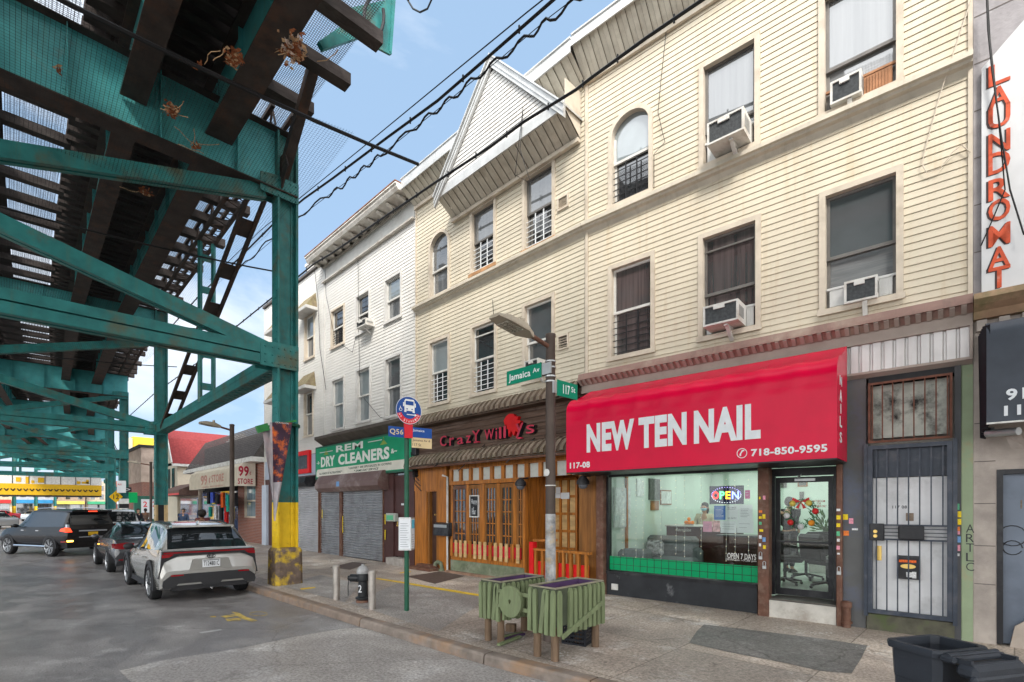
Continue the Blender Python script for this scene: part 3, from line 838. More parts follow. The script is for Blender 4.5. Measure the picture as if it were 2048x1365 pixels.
def window(parent, F, x0, x1, z0, z1, arch=0, up=None, lo=None, sash=None, trim=None, guard=None, sillm=None, mid=.5, screen=None, cas=.085, rail_extra=None, nolow=False):
    """casing (the 'window' part) with sash, panes, sill and guard as its sub-parts"""
    up = up or G_DARK; lo = lo or up; sash = sash or M_SASH; trim = trim or M_TRIM
    m = MB(F.M); c = cas
    if arch:
        w = (x1-x0)/2; xm = (x0+x1)/2; zs = z1-w*arch; N_ = 18
        m.box(x0, x0+c, -.045, .13, z0, zs); m.box(x1-c, x1, -.045, .13, z0, zs); m.box(x0+c, x1-c, -.045, .13, z0, z0+c*.9)
        ri, ro = [], []
        for i in range(N_+1):
            a = PI - PI*i/N_
            ro.append((xm+w*math.cos(a), zs+w*arch*math.sin(a))); ri.append((xm+(w-c)*math.cos(a), zs+(w*arch-c)*math.sin(a)))
        for i in range(N_):
            m.prism([ri[i], ro[i], ro[i+1], ri[i+1]], 'y', -.045, .13)
    else:
        m.box(x0, x0+c, -.045, .13, z0, z1); m.box(x1-c, x1, -.045, .13, z0, z1)
        m.box(x0+c, x1-c, -.045, .13, z1-c, z1); m.box(x0+c, x1-c, -.045, .13, z0, z0+c*.8)
    win = m.build('window', trim, parent)
    a, b = x0+c, x1-c; zb, zt = z0+c*.8, z1-c; zm = zb+(zt-zb)*(1-mid)
    m = MB(F.M); s_ = .045
    if not arch:
        m.box(a, a+s_, .05, .088, zm, zt); m.box(b-s_, b, .05, .088, zm, zt); m.box(a+s_, b-s_, .05, .088, zt-s_, zt)
    else:
        m.box(a, a+s_, .05, .088, zm, z1-(x1-x0)/2*arch); m.box(b-s_, b, .05, .088, zm, z1-(x1-x0)/2*arch)
    m.box(a, b, .045, .09, zm-.02, zm+.03)
    if rail_extra: m.box(a, b, .04, .07, rail_extra-.015, rail_extra+.015)
    m.build('sash', sash, win)
    m = MB(F.M); m.box(a, a+s_, .09, .12, zb, zm-.021); m.box(b-s_, b, .09, .12, zb, zm-.021); m.box(a+s_, b-s_, .09, .12, zb, zb+s_)
    m.build('sash', sash, win)
    m = MB(F.M)
    if arch:
        w = (x1-x0)/2-c; xm = (x0+x1)/2; zs = z1-(x1-x0)/2*arch
        pts = [(xm-w, zm+.03), (xm+w, zm+.03), (xm+w, zs)] + [(xm+w*math.cos(PI*i/16), zs+((x1-x0)/2*arch-c)*math.sin(PI*i/16)) for i in range(1, 16)] + [(xm-w, zs)]
        m.poly([(p[0], .075, p[1]) for p in pts])
    else: m.quad((a+s_, .075, zm+.03), (b-s_, .075, zm+.03), (b-s_, .075, zt-s_), (a+s_, .075, zt-s_))
    m.build('pane', up, win)
    m = MB(F.M); m.quad((a+s_, .108, zb+s_), (b-s_, .108, zb+s_), (b-s_, .108, zm-.02), (a+s_, .108, zm-.02)); m.build('pane', lo, win)
    m = MB(F.M); m.box(x0-.02, x1+.02, -.075, -.0455, z0-.03, z0+.055); m.build('sill', sillm or trim, win)
    if guard:
        m = MB(F.M); gt = zb+(zm-zb)*.92
        for i in range(6):
            z = zb+.06+(gt-.18-zb)*i/5
            m.box(a+.006, b-.006, .02, .032, z, z+.014)
        for f in (.36, .66): m.box(a+(b-a)*f-.013, a+(b-a)*f+.013, .008, .02, zb+.05, gt)
        m.build('window_guard', guard, win)
    return win
def pw(F, xl, xr, yt, yb):
    """opening measured at its left edge"""
    x0, zt = F.p(xl, yt); _, zb = F.p(xl, yb); return x0, F.px(xr), zb, zt
def hole(w, arch=0, c=.03): return (w[0]+c, w[1]-c, w[2]+c, w[3]-c, arch)

def cornice(mb, F, x0, x1, zw, zf, zt, out_, zwall=None):
    """sloping soffit of ribbed panels under an upright metal fascia"""
    y0 = -.03
    mb.cur = 0
    n = max(1, int((x1-x0)/.098)); st = (x1-x0)/n
    for i in range(n):
        a, b = x0+st*i, x0+st*(i+1); d = .018 if i % 2 else 0; k = .016
        mb.add([(a,y0,zw-d),(b,y0,zw-d),(b,-out_+.02,zf-d+.01),(a,-out_+.02,zf-d+.01)], [(0,1,2,3)])
        if i: mb.add([(a,y0,zw),(a,y0,zw-k),(a,-out_+.02,zf-k+.01),(a,-out_+.02,zf+.01)], [(0,1,2,3)])
        g = .006
        mb.cur = 2; mb.add([(b-g,y0,zw-d-.003),(b+g,y0,zw-d-.003),(b+g,-out_+.02,zf-d+.007),(b-g,-out_+.02,zf-d+.007)], [(0,1,2,3)]); mb.cur = 0
    mb.cur = 1
    mb.prism([(-out_, zf-.03), (-out_-.03, zf-.03), (-out_-.035, zf+.07), (-out_-.005, zf+.09), (-out_-.005, zt-.05), (-out_-.03, zt-.03), (-out_-.03, zt), (.4, zt+.02), (.4, zt-.02), (-out_, zt-.04)], 'x', x0, x1)
    mb.cur = 3; mb.box(x0, x1, y0-.05, -.004, zw-.09, zw-.001)
M_SEAM = mat('soffit_seam', (.10,.085,.07), .8, var=0)
CORN = [M_SOFFIT, M_METALTRIM, M_SEAM, M_TRIM]

# ================================================================ the nail shop's house (right) and the gabled house (left)
hr = thing('row_house', 'cream sided three-storey house with an arched window above the red awning', 'house', tuple(FR.w(3, 0, .15)), FR.ang)
hl = thing('row_house', 'buff sided house with a triangular gable box above the wooden tavern front', 'house', (-9.5, FACE_Y, .15))
RX0, RX1 = 0.0, FR.px(1946)
LX0, LX1 = FL.px(832), -6.41
ZB_R = FR.p(1700, 645)[1]        # bottom of the cream siding
ZTOP = 10.95
zband = FR.p(1170, 449)[1]
# windows on the nail shop's house
wr = [pw(FR,1217.5,1311,535,723), pw(FR,1397.5,1523,473,684), pw(FR,1639,1807.6,389,631.7), pw(FR,1218,1307,210,423), pw(FR,1399,1521,134,344.3)]
w5 = pw(FR,1637.5,1807.6,0,243); wr.append((w5[0], w5[1], w5[2], wr[4][3])); wr[3] = (wr[3][0], wr[3][1], wr[3][2], FR.p(1264,214)[1])
holes = [hole(w, .9 if i == 3 else 0) for i, w in enumerate(wr)]
vents_r = []
m = MB(FR.M); siding(m, RX0+.09, RX1-.05, ZB_R, ZTOP, holes, .104); m.build('siding', M_SIDE_R, hr)
m = MB(FR.M); m.box(RX0+.02, RX0+.09, -.035, .1, ZB_R, ZTOP); m.build('corner_trim', M_TRIM, hr)
m = MB(FR.M); m.box(RX1-.05, RX1-.002, -.035, .1, ZB_R, ZTOP); m.build('corner_trim', M_TRIM, hr)
M_BODY = mat('hidden_wall', (.3,.28,.25), .9, var=.05)
m = MB(FR.M); m.box(RX0+.02, RX1, .16, .2, 4.3, ZTOP); m.box(RX0+.02, RX0+.06, .3, 11, .1, ZTOP); m.box(RX1-.05, RX1-.01, .2, 11, .1, ZTOP); m.box(RX0+.06, RX1-.05, 10.9, 11, .1, ZTOP)
m.build('wall', M_BODY, hr)
m = MB(FR.M); m.box(RX0, RX1, -.02, 11, ZTOP+.58, ZTOP+.62); m.build('roof', M_BLACK, hr)
window(hr, FR, *wr[0], up=G_CURT, guard=M_GUARDB)
window(hr, FR, *wr[1], up=G_CURT, sash=M_SASHB, rail_extra=wr[1][2]+(wr[1][3]-wr[1][2])*.83, mid=.58)
window(hr, FR, *wr[2], up=G_GREY, sash=M_SASHB, lo=G_BLIND, mid=.55)
window(hr, FR, *wr[3], arch=.9, up=G_PALE, lo=G_DARK, guard=M_GUARDB)
window(hr, FR, *wr[4], up=G_LACE, sash=M_SASHB, mid=.66)
window(hr, FR, *wr[5], up=G_LACE, lo=G_BLIND, sash=M_SASHB, mid=.62)
def band(F, x0, x1, z, parent, mt):
    m = MB(F.M); m.prism([(-.005, z+.05), (-.16, z-.03), (-.165, z-.10), (-.12, z-.115), (-.11, z-.15), (-.05, z-.17), (-.005, z-.26)], 'x', x0, x1); return m.build('storey_band', mt, parent)
M_BAND = mat('band_cladding', (.50,.45,.37), .45, .1, var=.15, scale=2, streak=(.28,.24,.19), samt=.6)
band(FR, RX0+.005, RX1-.002, zband, hr, M_BAND)
m = MB(FR.M); cornice(m, FR, RX0, RX1, FR.p(1180,161)[1], FR.p(1180,64.5,-.5)[1], FR.p(1180,42,-.5)[1], .5); m.build('cornice', CORN, hr)
# gabled house
wl = [pw(FL,858,901,684,814.7), pw(FL,942,995,653,795)]
t = pw(FL,1046,1111,610,765); wl.append((t[0], t[1], wl[1][2], t[3]))
c1 = pw(FL,858.7,901,500,603); wl.append((c1[0], c1[1], c1[2], FL.p(880,461)[1]))
wl += [pw(FL,941.5,993.5,425,556), pw(FL,1046,1111.5,357,510)]
holes = [hole(w, .95 if i == 3 else 0) for i, w in enumerate(wl)]
vl = [pw(FL,1119,1136,401,421), pw(FL,1119,1136,676,699)]
holes += [(v[0], v[1], v[2], v[3], 0) for v in vl]
ZB_L = FL.p(840, 836)[1]
m = MB(FL.M); siding(m, LX0+.05, LX1-.005, ZB_L, ZTOP, holes, .104); m.build('siding', M_SIDE_L, hl)
m = MB(FL.M); m.box(LX0+.004, LX0+.05, -.035, .1, ZB_L, ZTOP); m.build('corner_trim', M_TRIM, hl)
PORCH0 = FL.px(1049)
m = MB(FL.M); m.box(LX0+.02, PORCH0, .16, 11, .1, 3.3); m.box(LX0+.02, LX1, .16, 11, 3.301, ZTOP); m.box(PORCH0, LX1, 1.2, 11, .1, 3.3); m.build('wall', M_BODY, hl)
m = MB(FL.M); m.box(LX0, LX1, -.02, 11, ZTOP+.58, ZTOP+.62); m.build('roof', M_BLACK, hl)
window(hl, FL, *wl[0], up=G_PALE, lo=G_DARK, guard=M_GUARDW)
window(hl, FL, *wl[1], up=G_DARK, guard=M_GUARDW, rail_extra=wl[1][3]-.32)
window(hl, FL, *wl[2], up=G_GREY)
window(hl, FL, *wl[3], arch=.95, up=G_GREY, lo=G_LACE, mid=.58)
window(hl, FL, *wl[4], up=G_LACE, lo=G_DARK, sash=M_SASHB, guard=M_GUARDW, sillm=M_SILLWOOD)
window(hl, FL, *wl[5], up=G_LACE, lo=G_DARK, sash=M_SASHB, guard=M_GUARDW, sillm=M_SILLWOOD)
band(FL, LX0, LX1+.006, zband, hl, M_BAND)
for v in vl:
    m = MB(FL.M); a, b, c, d = v; k = .035
    m.box(a-k, a, -.045, .05, c-k, d+k); m.box(b, b+k, -.045, .05, c-k, d+k); m.box(a, b, -.045, .05, d, d+k); m.box(a, b, -.045, .05, c-k, c)
    m.cur = 1; m.quad((a,.04,c),(b,.04,c),(b,.04,d),(a,.04,d)); m.cur = 0
    for i in range(4): z = c+(d-c)*(i+.7)/4.6; m.bar((a,-.01,z),(b,-.01,z),.035,.008,(0,.4,1))
    m.build('vent', [M_TRIM, M_DARKIN], hl)
zw_, zf_, zt_ = FL.p(833.4,416)[1], FL.p(807,375,-.52)[1], FL.p(797,363,-.52)[1]
m = MB(FL.M); cornice(m, FL, LX0, LX1+.03, zw_, zf_, zt_, .52); m.build('cornice', CORN, hl)
# gable box: ribbed cove, front with white boards, metal rake trims
gx0, gx1 = FL.px(909), FL.px(1162.3); gz0 = FL.p(909,442.3)[1]; yo = -.57; gz1 = FL.p(877.4,396.6,yo)[1]
gxm = (gx0+gx1)/2; apex = FL.p(986,116,yo)[1]
gm = MB(FL.M); gm.cur = 0
n = int((gx1-gx0)/.1)
for i in range(n):
    a, b = gx0+(gx1-gx0)*i/n, gx0+(gx1-gx0)*(i+1)/n; d = .014 if i % 2 else 0
    gm.add([(a,-.06,gz0-d),(b,-.06,gz0-d),(b,yo+.01,gz1-d),(a,yo+.01,gz1-d)], [(0,1,2,3)])
    gm.cur = 2; gm.add([(b-.006,-.06,gz0-d-.004),(b+.006,-.06,gz0-d-.004),(b+.006,yo+.01,gz1-d-.004),(b-.006,yo+.01,gz1-d-.004)], [(0,1,2,3)]); gm.cur = 0
gm.cur = 3; gm.box(gx0, gx1, -.12, -.03, gz0-.09, gz0-.005)
gm.build('gable_soffit', CORN, hl)
gm = MB(FL.M)
gm.box(gx0-.02, gx1+.02, yo-.03, yo+.01, gz1-.02, gz1+.2)      # lower fascia
zb_ = gz1+.205
gm.build('gable_fascia', M_METALTRIM, hl)
sl = (apex-gz1)/(gxm-gx0)
m = MB(FL.M); z = gz1+.2
while z < apex-.30:
    e = .094; hw = (apex-.18-z)/sl; hw2 = (apex-.18-z-e)/sl
    if hw2 < .02: break
    m.add([(gxm-hw,yo-.018,z),(gxm+hw,yo-.018,z),(gxm+hw2,yo-.004,z+e-.006),(gxm-hw2,yo-.004,z+e-.006),(gxm-hw2,yo+.004,z+e),(gxm+hw2,yo+.004,z+e),(gxm-hw,yo+.004,z),(gxm+hw,yo+.004,z)], [(0,1,2,3),(3,2,5,4),(6,7,1,0)])
    z += e
m.build('gable_board', M_TRIMW, hl)
for sx in (-1, 1):
    m = MB(FL.M)
    def rk(off, y): # point pairs along the rake, offset down from the roof line
        return (gxm+sx*(gxm-gx0+.05), gz1+.0-off), (gxm, apex-off)
    (xa, za), (xb, zb2) = rk(0, 0); (xc, zc2), (xd, zd) = rk(.25, 0)
    m.prism([(xa, za), (xb, zb2), (xd, zd), (xc+(-sx)*.0, zc2)], 'y', yo-.085, yo-.02)
    m.prism([(xa, za+.05), (xb, zb2+.05), (xb, zb2+.002), (xa, za+.002)], 'y', yo-.13, 1.2)
    (xe, ze), (xf, zf2) = rk(.10, 0)
    m.prism([(xe, ze), (xf, zf2), (xf, zf2-.05), (xe, ze-.05)], 'y', yo-.105, yo-.086)
    m.build('rake_trim', M_METALTRIM, hl)
m = MB(FL.M); m.prism([(gx1-.004, yo+.02), (gx1+.012, yo+.02), (gx1+.012, -.03), (gx1-.004, -.03)], 'z', gz1+.0, gz1+.62)
m.add([(gx1+.006,yo+.02,gz1),(gx1+.006,-.03,gz0),(gx1+.006,-.03,gz1)], [(0,1,2)])
m.build('gable_cheek', M_TRIM, hl)
m = MB(FL.M); m.prism([(gx0, gz1+.1), (gx1, gz1+.1), (gxm, apex-.1)], 'y', yo+.02, 1.0); m.build('gable_core', M_BODY, hl)

# ================================================================ the two white houses further left
hm = thing('row_house', 'white sided house with bracketed cornice above the green cleaners sign', 'house', (-15.7, FACE_Y, .15))
hf = thing('row_house', 'white sided house with small shingled hoods over its windows behind the column', 'house', (-22, FACE_Y, .15))
MX0, MX1 = FL.px(649), LX0
M_CORNW = mat('painted_cornice', (.58,.55,.50), .6, var=.15, scale=3, dirt=(.30,.24,.19), dscale=2.2, damt=.6)
M_FRIEZE = mat('grey_frieze', (.50,.50,.48), .55, var=.12, scale=2, dirt=(.33,.3,.26), dscale=1.6, damt=.4)
wm = [pw(FL,664,690,761,863.5), pw(FL,713,742.4,740.8,848.9)]
t = pw(FL,769.9,804.7,718,839); wm.append((t[0], t[1], wm[0][2], t[3]))
wm += [pw(FL,663,690,622.8,700.5), pw(FL,712.4,741,594,674), pw(FL,770,804.7,561,650)]
zfb = FL.p(649.5,566)[1]                  # bottom of the frieze
ZB_M = FL.p(660, 872)[1]
m = MB(FL.M); siding(m, MX0+.05, MX1-.02, ZB_M, zfb, [hole(w) for w in wm], .105); m.build('siding', M_SIDE_W, hm)
m = MB(FL.M); m.box(MX0, MX0+.05, -.04, .1, ZB_M, zfb); m.build('corner_trim', M_TRIMW, hm)
m = MB(FL.M); m.box(MX1-.02, MX1+.003, -.03, .1, ZB_M, zfb+.9); m.build('corner_trim', M_TRIMW, hm)
zct, zcb = FL.p(797,364,-.62)[1], FL.p(797.8,377.5,-.58)[1]
m = MB(FL.M); m.box(MX0, MX1, .16, 11, .1, zct-.05); m.build('wall', M_BODY, hm)
m = MB(FL.M); m.box(MX0, MX1, .0, 11, zct-.02, zct+.02); m.build('roof', M_BLACK, hm)
gl_ = [(G_PALE,G_PALE),(G_PALE,G_PALE),(G_GREY,G_LACE),(G_DARK,G_DARK),(G_DARK,G_DARK),(G_PALE,G_LACE)]
for i, w in enumerate(wm): window(hm, FL, *w, up=gl_[i][0], lo=gl_[i][1], trim=M_TRIMW if i != 3 else M_TRIM, guard=M_GUARDB if i == 3 else None, cas=.07)
m = MB(FL.M); m.box(MX0, MX1-.01, -.05, .1, zfb, zfb+.62); m.build('frieze', M_FRIEZE, hm)
m = MB(FL.M)
m.box(MX0-.02, MX1-.01, -.13, -.005, zfb-.05, zfb-.001)
n = 74
for i in range(n):
    a = MX0+.03+(MX1-MX0-.1)*i/n; m.box(a, a+.045, -.12, -.051, zfb+.50, zfb+.62)
m.box(MX0, MX1-.01, -.14, -.005, zfb+.622, zfb+.70)
m.build('dentil_course', M_CORNW, hm)
zs = zfb+.703
m = MB(FL.M)
m.quad((MX0-.1,-.6,zcb), (MX1-.01,-.6,zcb), (MX1-.01,0,zcb-.03), (MX0-.1,0,zcb-.03))
m.prism([(-.5,zcb-.01), (-.60,zcb-.035), (-.66,zcb+.05), (-.66,zcb+.1), (-.71,zct-.03), (-.71,zct), (.1,zct+.02), (.1,zcb)], 'x', MX0-.15, MX1-.008)
m.box(MX0, MX1-.01, -.04, .02, zs, zcb-.03)
m.build('cornice', M_CORNW, hm)
for i in range(11):
    a = MX0+.12+(MX1-MX0-.35)*i/10
    m = MB(FL.M); m.prism([(-.041,zs+.0),(-.12,zs+.02),(-.2,zs+.12),(-.24,zcb-.16),(-.46,zcb-.1),(-.52,zcb-.05),(-.041,zcb-.05)], 'x', a-.055, a+.055)
    m.build('cornice_bracket', M_CORNW, hm)
m = MB(FL.M); m.box(MX0-.16, MX1-.008, -.72, -.1, zct+.022, zct+.05); m.build('roof_flashing', mat('rusty_flashing', (.20,.09,.055), .7, var=.4, scale=3), hm)
# far white house
HX0, HX1 = FL.px(530), MX0
zht = FL.p(641, 533)[1]
wf = [pw(FL,609.8,630,634.5,724), pw(FL,609,627.5,785,876)]
wf2 = [(w[0]-3.1, w[1]-3.1, w[2], w[3]) for w in wf]
ZB_F = FL.p(640, 905)[1]
m = MB(FL.M); siding(m, HX0+.05, HX1-.02, ZB_F, zht, [hole(w) for w in wf+wf2], .105); m.build('siding', M_SIDE_W, hf)
m = MB(FL.M); m.box(HX0, HX0+.05, -.04, .1, .2, zht); m.build('corner_trim', M_TRIMW, hf)
m = MB(FL.M); m.box(HX0, HX1, .16, 11, .1, zht); m.box(HX0,HX0+.03,.02,11,.1,zht); m.build('wall', M_BODY, hf)
m = MB(FL.M); m.box(HX0-.05, HX1, -.1, .3, zht, zht+.1); m.build('parapet', mat('dark_coping', (.09,.08,.075), .7, var=.2), hf)
m = MB(FL.M); m.box(-21.2, -20.6, 0.3, 0.9, zht+.1, zht+.75); m.box(-21.25,-20.55,.25,.95,zht+.75,zht+.85); m.build('chimney', M_TRIMW, hf)
M_SHING = mat('mossy_shingle', (.20,.16,.10), .8, var=.3, scale=9, dirt=(.26,.24,.10), dscale=3, damt=.6)
for w in wf+wf2:
    window(hf, FL, *w, up=G_PALE if w[2] > 6 else G_DARK, lo=G_LACE, cas=.07)
    m = MB(FL.M); a, b, z = w[0]-.2, w[1]+.25, w[3]+.05
    m.cur = 0; m.add([(a,-.45,z),(b,-.45,z),(b-.15,-.02,z+.62),(a+.15,-.02,z+.62),(a,-.02,z),(b,-.02,z)], [(0,1,2,3),(0,3,4),(1,5,2)])
    m.cur = 1; m.box(a-.02, b+.02, -.48, -.02, z-.12, z-.002)
    m.build('window_hood', [M_SHING, M_TRIMW], hf)
m = MB(FL.M); siding(m, HX0+.05, HX1-.02, 3.25, ZB_F-.02, [], .12, y=-.005); m.build('blue_siding', mat('blue_grey_siding', (.36,.40,.48), .55, var=.08, scale=2), hf)

# ================================================================ window air conditioners
M_ACW = mat('off_white_casing', (.60,.59,.56), .45, var=.08, scale=6, dirt=(.32,.26,.20), dscale=5, damt=.5)
M_ACG = mat('dark_fins', (.10,.105,.11), .5, .4, var=.3, scale=25, dirt=(.45,.45,.45), dscale=8, damt=.7, thr=.66)
M_FOIL = mat('side_panel', (.55,.55,.54), .5, var=.1)
def aircon(F, parent_w, xl, xr, yt, yb, off, label, foil=M_FOIL):
    x0, z1 = F.p(xl, yt, off); _, z0 = F.p(xl, yb, off); x1 = F.px(xr, off)
    q = F.w((x0+x1)/2, off/2, z0)
    t = thing('air_conditioner', label, 'air conditioner', tuple(q), F.ang, group='air conditioners in the windows')
    m = MB(F.M); k = .03
    m.cur = 0; m.box(x0, x0+k, off, .10, z0, z1); m.box(x1-k, x1, off, .10, z0, z1); m.box(x0+k, x1-k, off, .10, z1-k, z1); m.box(x0+k, x1-k, off, .10, z0, z0+k)
    zz = z1-.005
    m.box(x0+(x1-x0)*.3, x0+(x1-x0)*.62, off-.006, off+.02, z1-.085, z1-.031)
    n = 5
    for i in range(n):
        a = off*.85-off*.6*i/n
        m.cur = 1; m.box(x1-.001, x1+.002, a, a-off*.6/n*.55, z0+.08, z1-.08)
    m.build('casing', [M_ACW, M_ACG], t)
    m = MB(F.M); m.box(x0+k, x1-k, off+.03, off+.05, z0+k, z1-k)
    nf = 26
    for i in range(nf):
        a = x0+k+(x1-x0-2*k)*(i+.3)/nf; m.box(a, a+.005, off+.018, off+.031, z0+k+.01, z1-k-.01)
    m.build('grille', M_ACG, t)
    a, b, c, d = parent_w
    m = MB(F.M); e = .13
    if x0-a > .2: m.box(a+e, x0-.004, .03, .05, c+.1, z1-.02)
    if b-x1 > .2:
        m.box(x1+.004, b-e, .03, .05, c+.1, z1-.02)
        n = max(2, int((b-e-x1)/.035))
        for i in range(n): q = x1+.01+(b-e-x1-.02)*i/n; m.box(q, q+.012, .018, .031, c+.12, z1-.04)
    m.box(a+e*.7, b-e*.7, .02, .06, z1-.02, z1+.015)
    m.build('filler_panel', foil, t)
    m = MB(F.M); xm = x0+(x1-x0)*.62
    m.bar((xm, off*.75, z0-.003), (xm, -.03, z0-.2), .06, .05); m.bar((xm, off*.85, z0-.02), (xm, -.05, z0-.02), .06, .03)
    m.build('bracket', M_ACW, t)
    return t
aircon(FR, wr[4], 1414, 1487, 248, 292, -.45, 'large rusty-cornered air conditioner under the third-floor window beside the arched one')
aircon(FR, wr[5], 1660, 1723, 166, 211, -.16, 'air conditioner with lattice-like dark grille in the top right window beside plywood', mat('plywood_filler', (.34,.17,.09), .7, var=.3, scale=6))
aircon(FR, wr[1], 1406, 1476, 615, 655, -.42, 'white air conditioner in the curtained window right above the red awning')
aircon(FR, wr[2], 1688, 1755, 565, 609, -.13, 'small grey-grilled air conditioner between ribbed side panels in the lowest right window')
aircon(FL, wm[4], 711.5, 731, 645.5, 658.5, -.36, 'small air conditioner on the white sided house')
aircon(FL, wl[2], 1048.5, 1076, 723.5, 745, -.4, 'air conditioner in the window behind the Jamaica Av street sign')
# ================================================================ nail shop front
def side(F, x, y, xs):
    """sight line meets the plane x = xs of a facade frame -> (y, z)"""
    o = F.I @ Vector((0, 0, EYE)); d = F.I.to_3x3() @ ray(x, y); k = (xs - o.x)/d.x; q = o + d*k
    return q.y, q.z
M_BLACKM = mat('black_enamel', (.022,.022,.025), .35, var=.2, scale=4, dirt=(.10,.10,.10), dscale=3, damt=.35)
M_BULK = mat('bulkhead_black', (.03,.032,.036), .45, var=.25, scale=3, dirt=(.30,.30,.31), dscale=2.4, damt=.75, thr=.6)
M_BROWNP = mat('rusty_brown_post', (.13,.062,.042), .55, var=.25, scale=6, dirt=(.22,.15,.11), dscale=7, damt=.6, bump=.3)
M_GREYW = mat('grey_painted_wall', (.105,.105,.105), .6, var=.15, scale=2, dirt=(.105,.125,.20), dscale=1.3, damt=.6, thr=.5)
M_NAVY = mat('navy_steel', (.045,.055,.075), .4, var=.2, scale=5, dirt=(.14,.13,.13), dscale=5, damt=.4)
M_MINT = mat('mint_wall', (.58,.68,.61), .6, var=.03)
M_MINTF = mat('shop_floor', (.42,.47,.42), .25, var=.12, scale=2)
def clear_glass():
    m = bpy.data.materials.new('shop_glass'); m.use_nodes = True; n = m.node_tree.nodes; l = m.node_tree.links; n.clear()
    o = n.new('ShaderNodeOutputMaterial'); mx = n.new('ShaderNodeMixShader'); f = n.new('ShaderNodeFresnel'); f.inputs['IOR'].default_value = 1.5
    t = n.new('ShaderNodeBsdfTransparent'); t.inputs['Color'].default_value = (.93,.96,.94,1); g = n.new('ShaderNodeBsdfGlossy'); g.inputs['Roughness'].default_value = .02
    l.new(f.outputs[0], mx.inputs[0]); l.new(t.outputs[0], mx.inputs[1]); l.new(g.outputs[0], mx.inputs[2]); l.new(mx.outputs[0], o.inputs['Surface']); return m
M_CLEAR = clear_glass()
def P(x, y, off=0): return FR.p(x, y, off)
wx0, wx1 = FR.px(1214), FR.px(1515); wz0 = P(1214,1141)[1]; wz1 = P(1214,955)[1]
zg = .165
m = MB(FR.M); m.box(wx0-.0, wx1, -.02, .14, zg-.1, wz0-.06); m.build('bulkhead', M_BULK, hr)
m = MB(FR.M); a, z = P(1225,1177); m.box(a, a+.14, -.045, -.021, z-.02, z+.10); m.build('wall_socket_cover', M_WHITEP, hr)
m = MB(FR.M); m.box(wx0, wx1, -.05, .14, wz0-.059, wz0); m.box(wx0, wx0+.05, -.03, .1, wz0, wz1); m.box(wx0+.05, wx1, -.03, .1, wz1, wz1+.08)
m.build('shop_window_frame', M_BLACKM, hr)
m = MB(FR.M); m.box(wx0+.05, wx1, .03, .036, wz0, wz1); sw = m.build('shop_window', M_CLEAR, hr)
# green tile-pattern film along the bottom of the glass
M_FILM = mat('green_tile_film', (.0,.30,.11), .35, var=.03)
m = MB(FR.M); ft0 = P(1214,1112)[1]; m.quad((wx0+.05,.028,wz0+.02),(wx1,.028,wz0+.02),(wx1,.028,ft0),(wx0+.05,.028,ft0))
m.cur = 1; k = wx0+.14
while k < wx1: m.box(k, k+.008, .023, .026, wz0+.02, ft0); k += .145
for z in (wz0+.13, wz0+.27): m.box(wx0+.05, wx1, .022, .025, z, z+.008)
m.build('tile_film', [M_FILM, M_BLACKM], sw)
m = MB(FR.M); m.text('OPEN 7 DAYS', FR.px(1454,.0), FR.px(1511.5,.0), P(1454,1117.5)[1], P(1454,1106)[1], .02, .003, .02)
m.text('10:00 am ~7:30 pm', FR.px(1451), FR.px(1512), P(1451,1122)[1], P(1451,1116.5)[1]-.005, .02, .003, .015)
m.build('opening_hours', M_WHITEP, sw)
# posts, header, step, door
px0, px1 = FR.px(1515,-.16), FR.px(1537,-.16); rx0, rx1 = FR.px(1672,-.16), FR.px(1684,-.16); wx1 = px0
for a, b, nm in ((FR.px(1200), wx0, 'post'), (px0, px1, 'post'), (rx0, rx1, 'post')):
    m = MB(FR.M); m.rbox(a, b, -.16, .05, zg-.08, 2.60, .012); m.build('post', M_BROWNP, hr)
m = MB(FR.M); m.box(FR.px(1198), rx1+.02, -.14, .16, 2.605, 3.8); m.box(px1, rx0, .30, .42, 2.62, 3.0); m.build('shop_header', M_BLACKM, hr)
DO = .34; dx0, dx1 = FR.px(1551,DO), FR.px(1668,DO); dz0 = P(1555,1189,DO)[1]; 
m = MB(FR.M); m.box(px1, rx0, -.12, DO+.1, zg-.1, dz0-.035); m.build('door_step', mat('white_step', (.55,.52,.47), .7, var=.15, scale=5, dirt=(.25,.2,.16), dscale=3, damt=.6), hr)
m = MB(FR.M); m.box(px1+.01, rx0-.01, -.09, DO+.08, dz0-.034, dz0-.005); m.build('threshold', mat('ribbed_threshold', (.10,.09,.08), .5, .3, var=.2), hr)
m = MB(FR.M); dtop = 2.45
m.box(dx0-.12, dx0, DO-.05, DO+.05, dz0, dtop+.15); m.box(dx1, rx0+.05, DO-.05, DO+.05, dz0, dtop+.15); m.box(dx0, dx1, DO-.05, DO+.05, dtop+.02, dtop+.15); m.build('door_frame', M_BLACKM, hr)
m = MB(FR.M); f = .075
m.box(dx0+.01, dx0+f, DO-.02, DO+.02, dz0+.01, dtop); m.box(dx1-f, dx1-.01, DO-.02, DO+.02, dz0+.01, dtop); m.box(dx0+f, dx1-f, DO-.02, DO+.02, dz0+.01, dz0+.12); m.box(dx0+f, dx1-f, DO-.02, DO+.02, dtop-.09, dtop)
door = m.build('shop_door', M_BLACKM, hr)
m = MB(FR.M); m.box(dx0+f, dx1-f, DO-.003, DO+.003, dz0+.12, dtop-.09); m.build('door_glass', M_CLEAR, door)
m = MB(FR.M); zb = P(1556,1082,DO)[1]; m.box(dx0+f*.5, dx1-f*.5, DO-.07, DO-.03, zb-.02, zb+.015); m.build('push_bar', M_BLACKM, door)
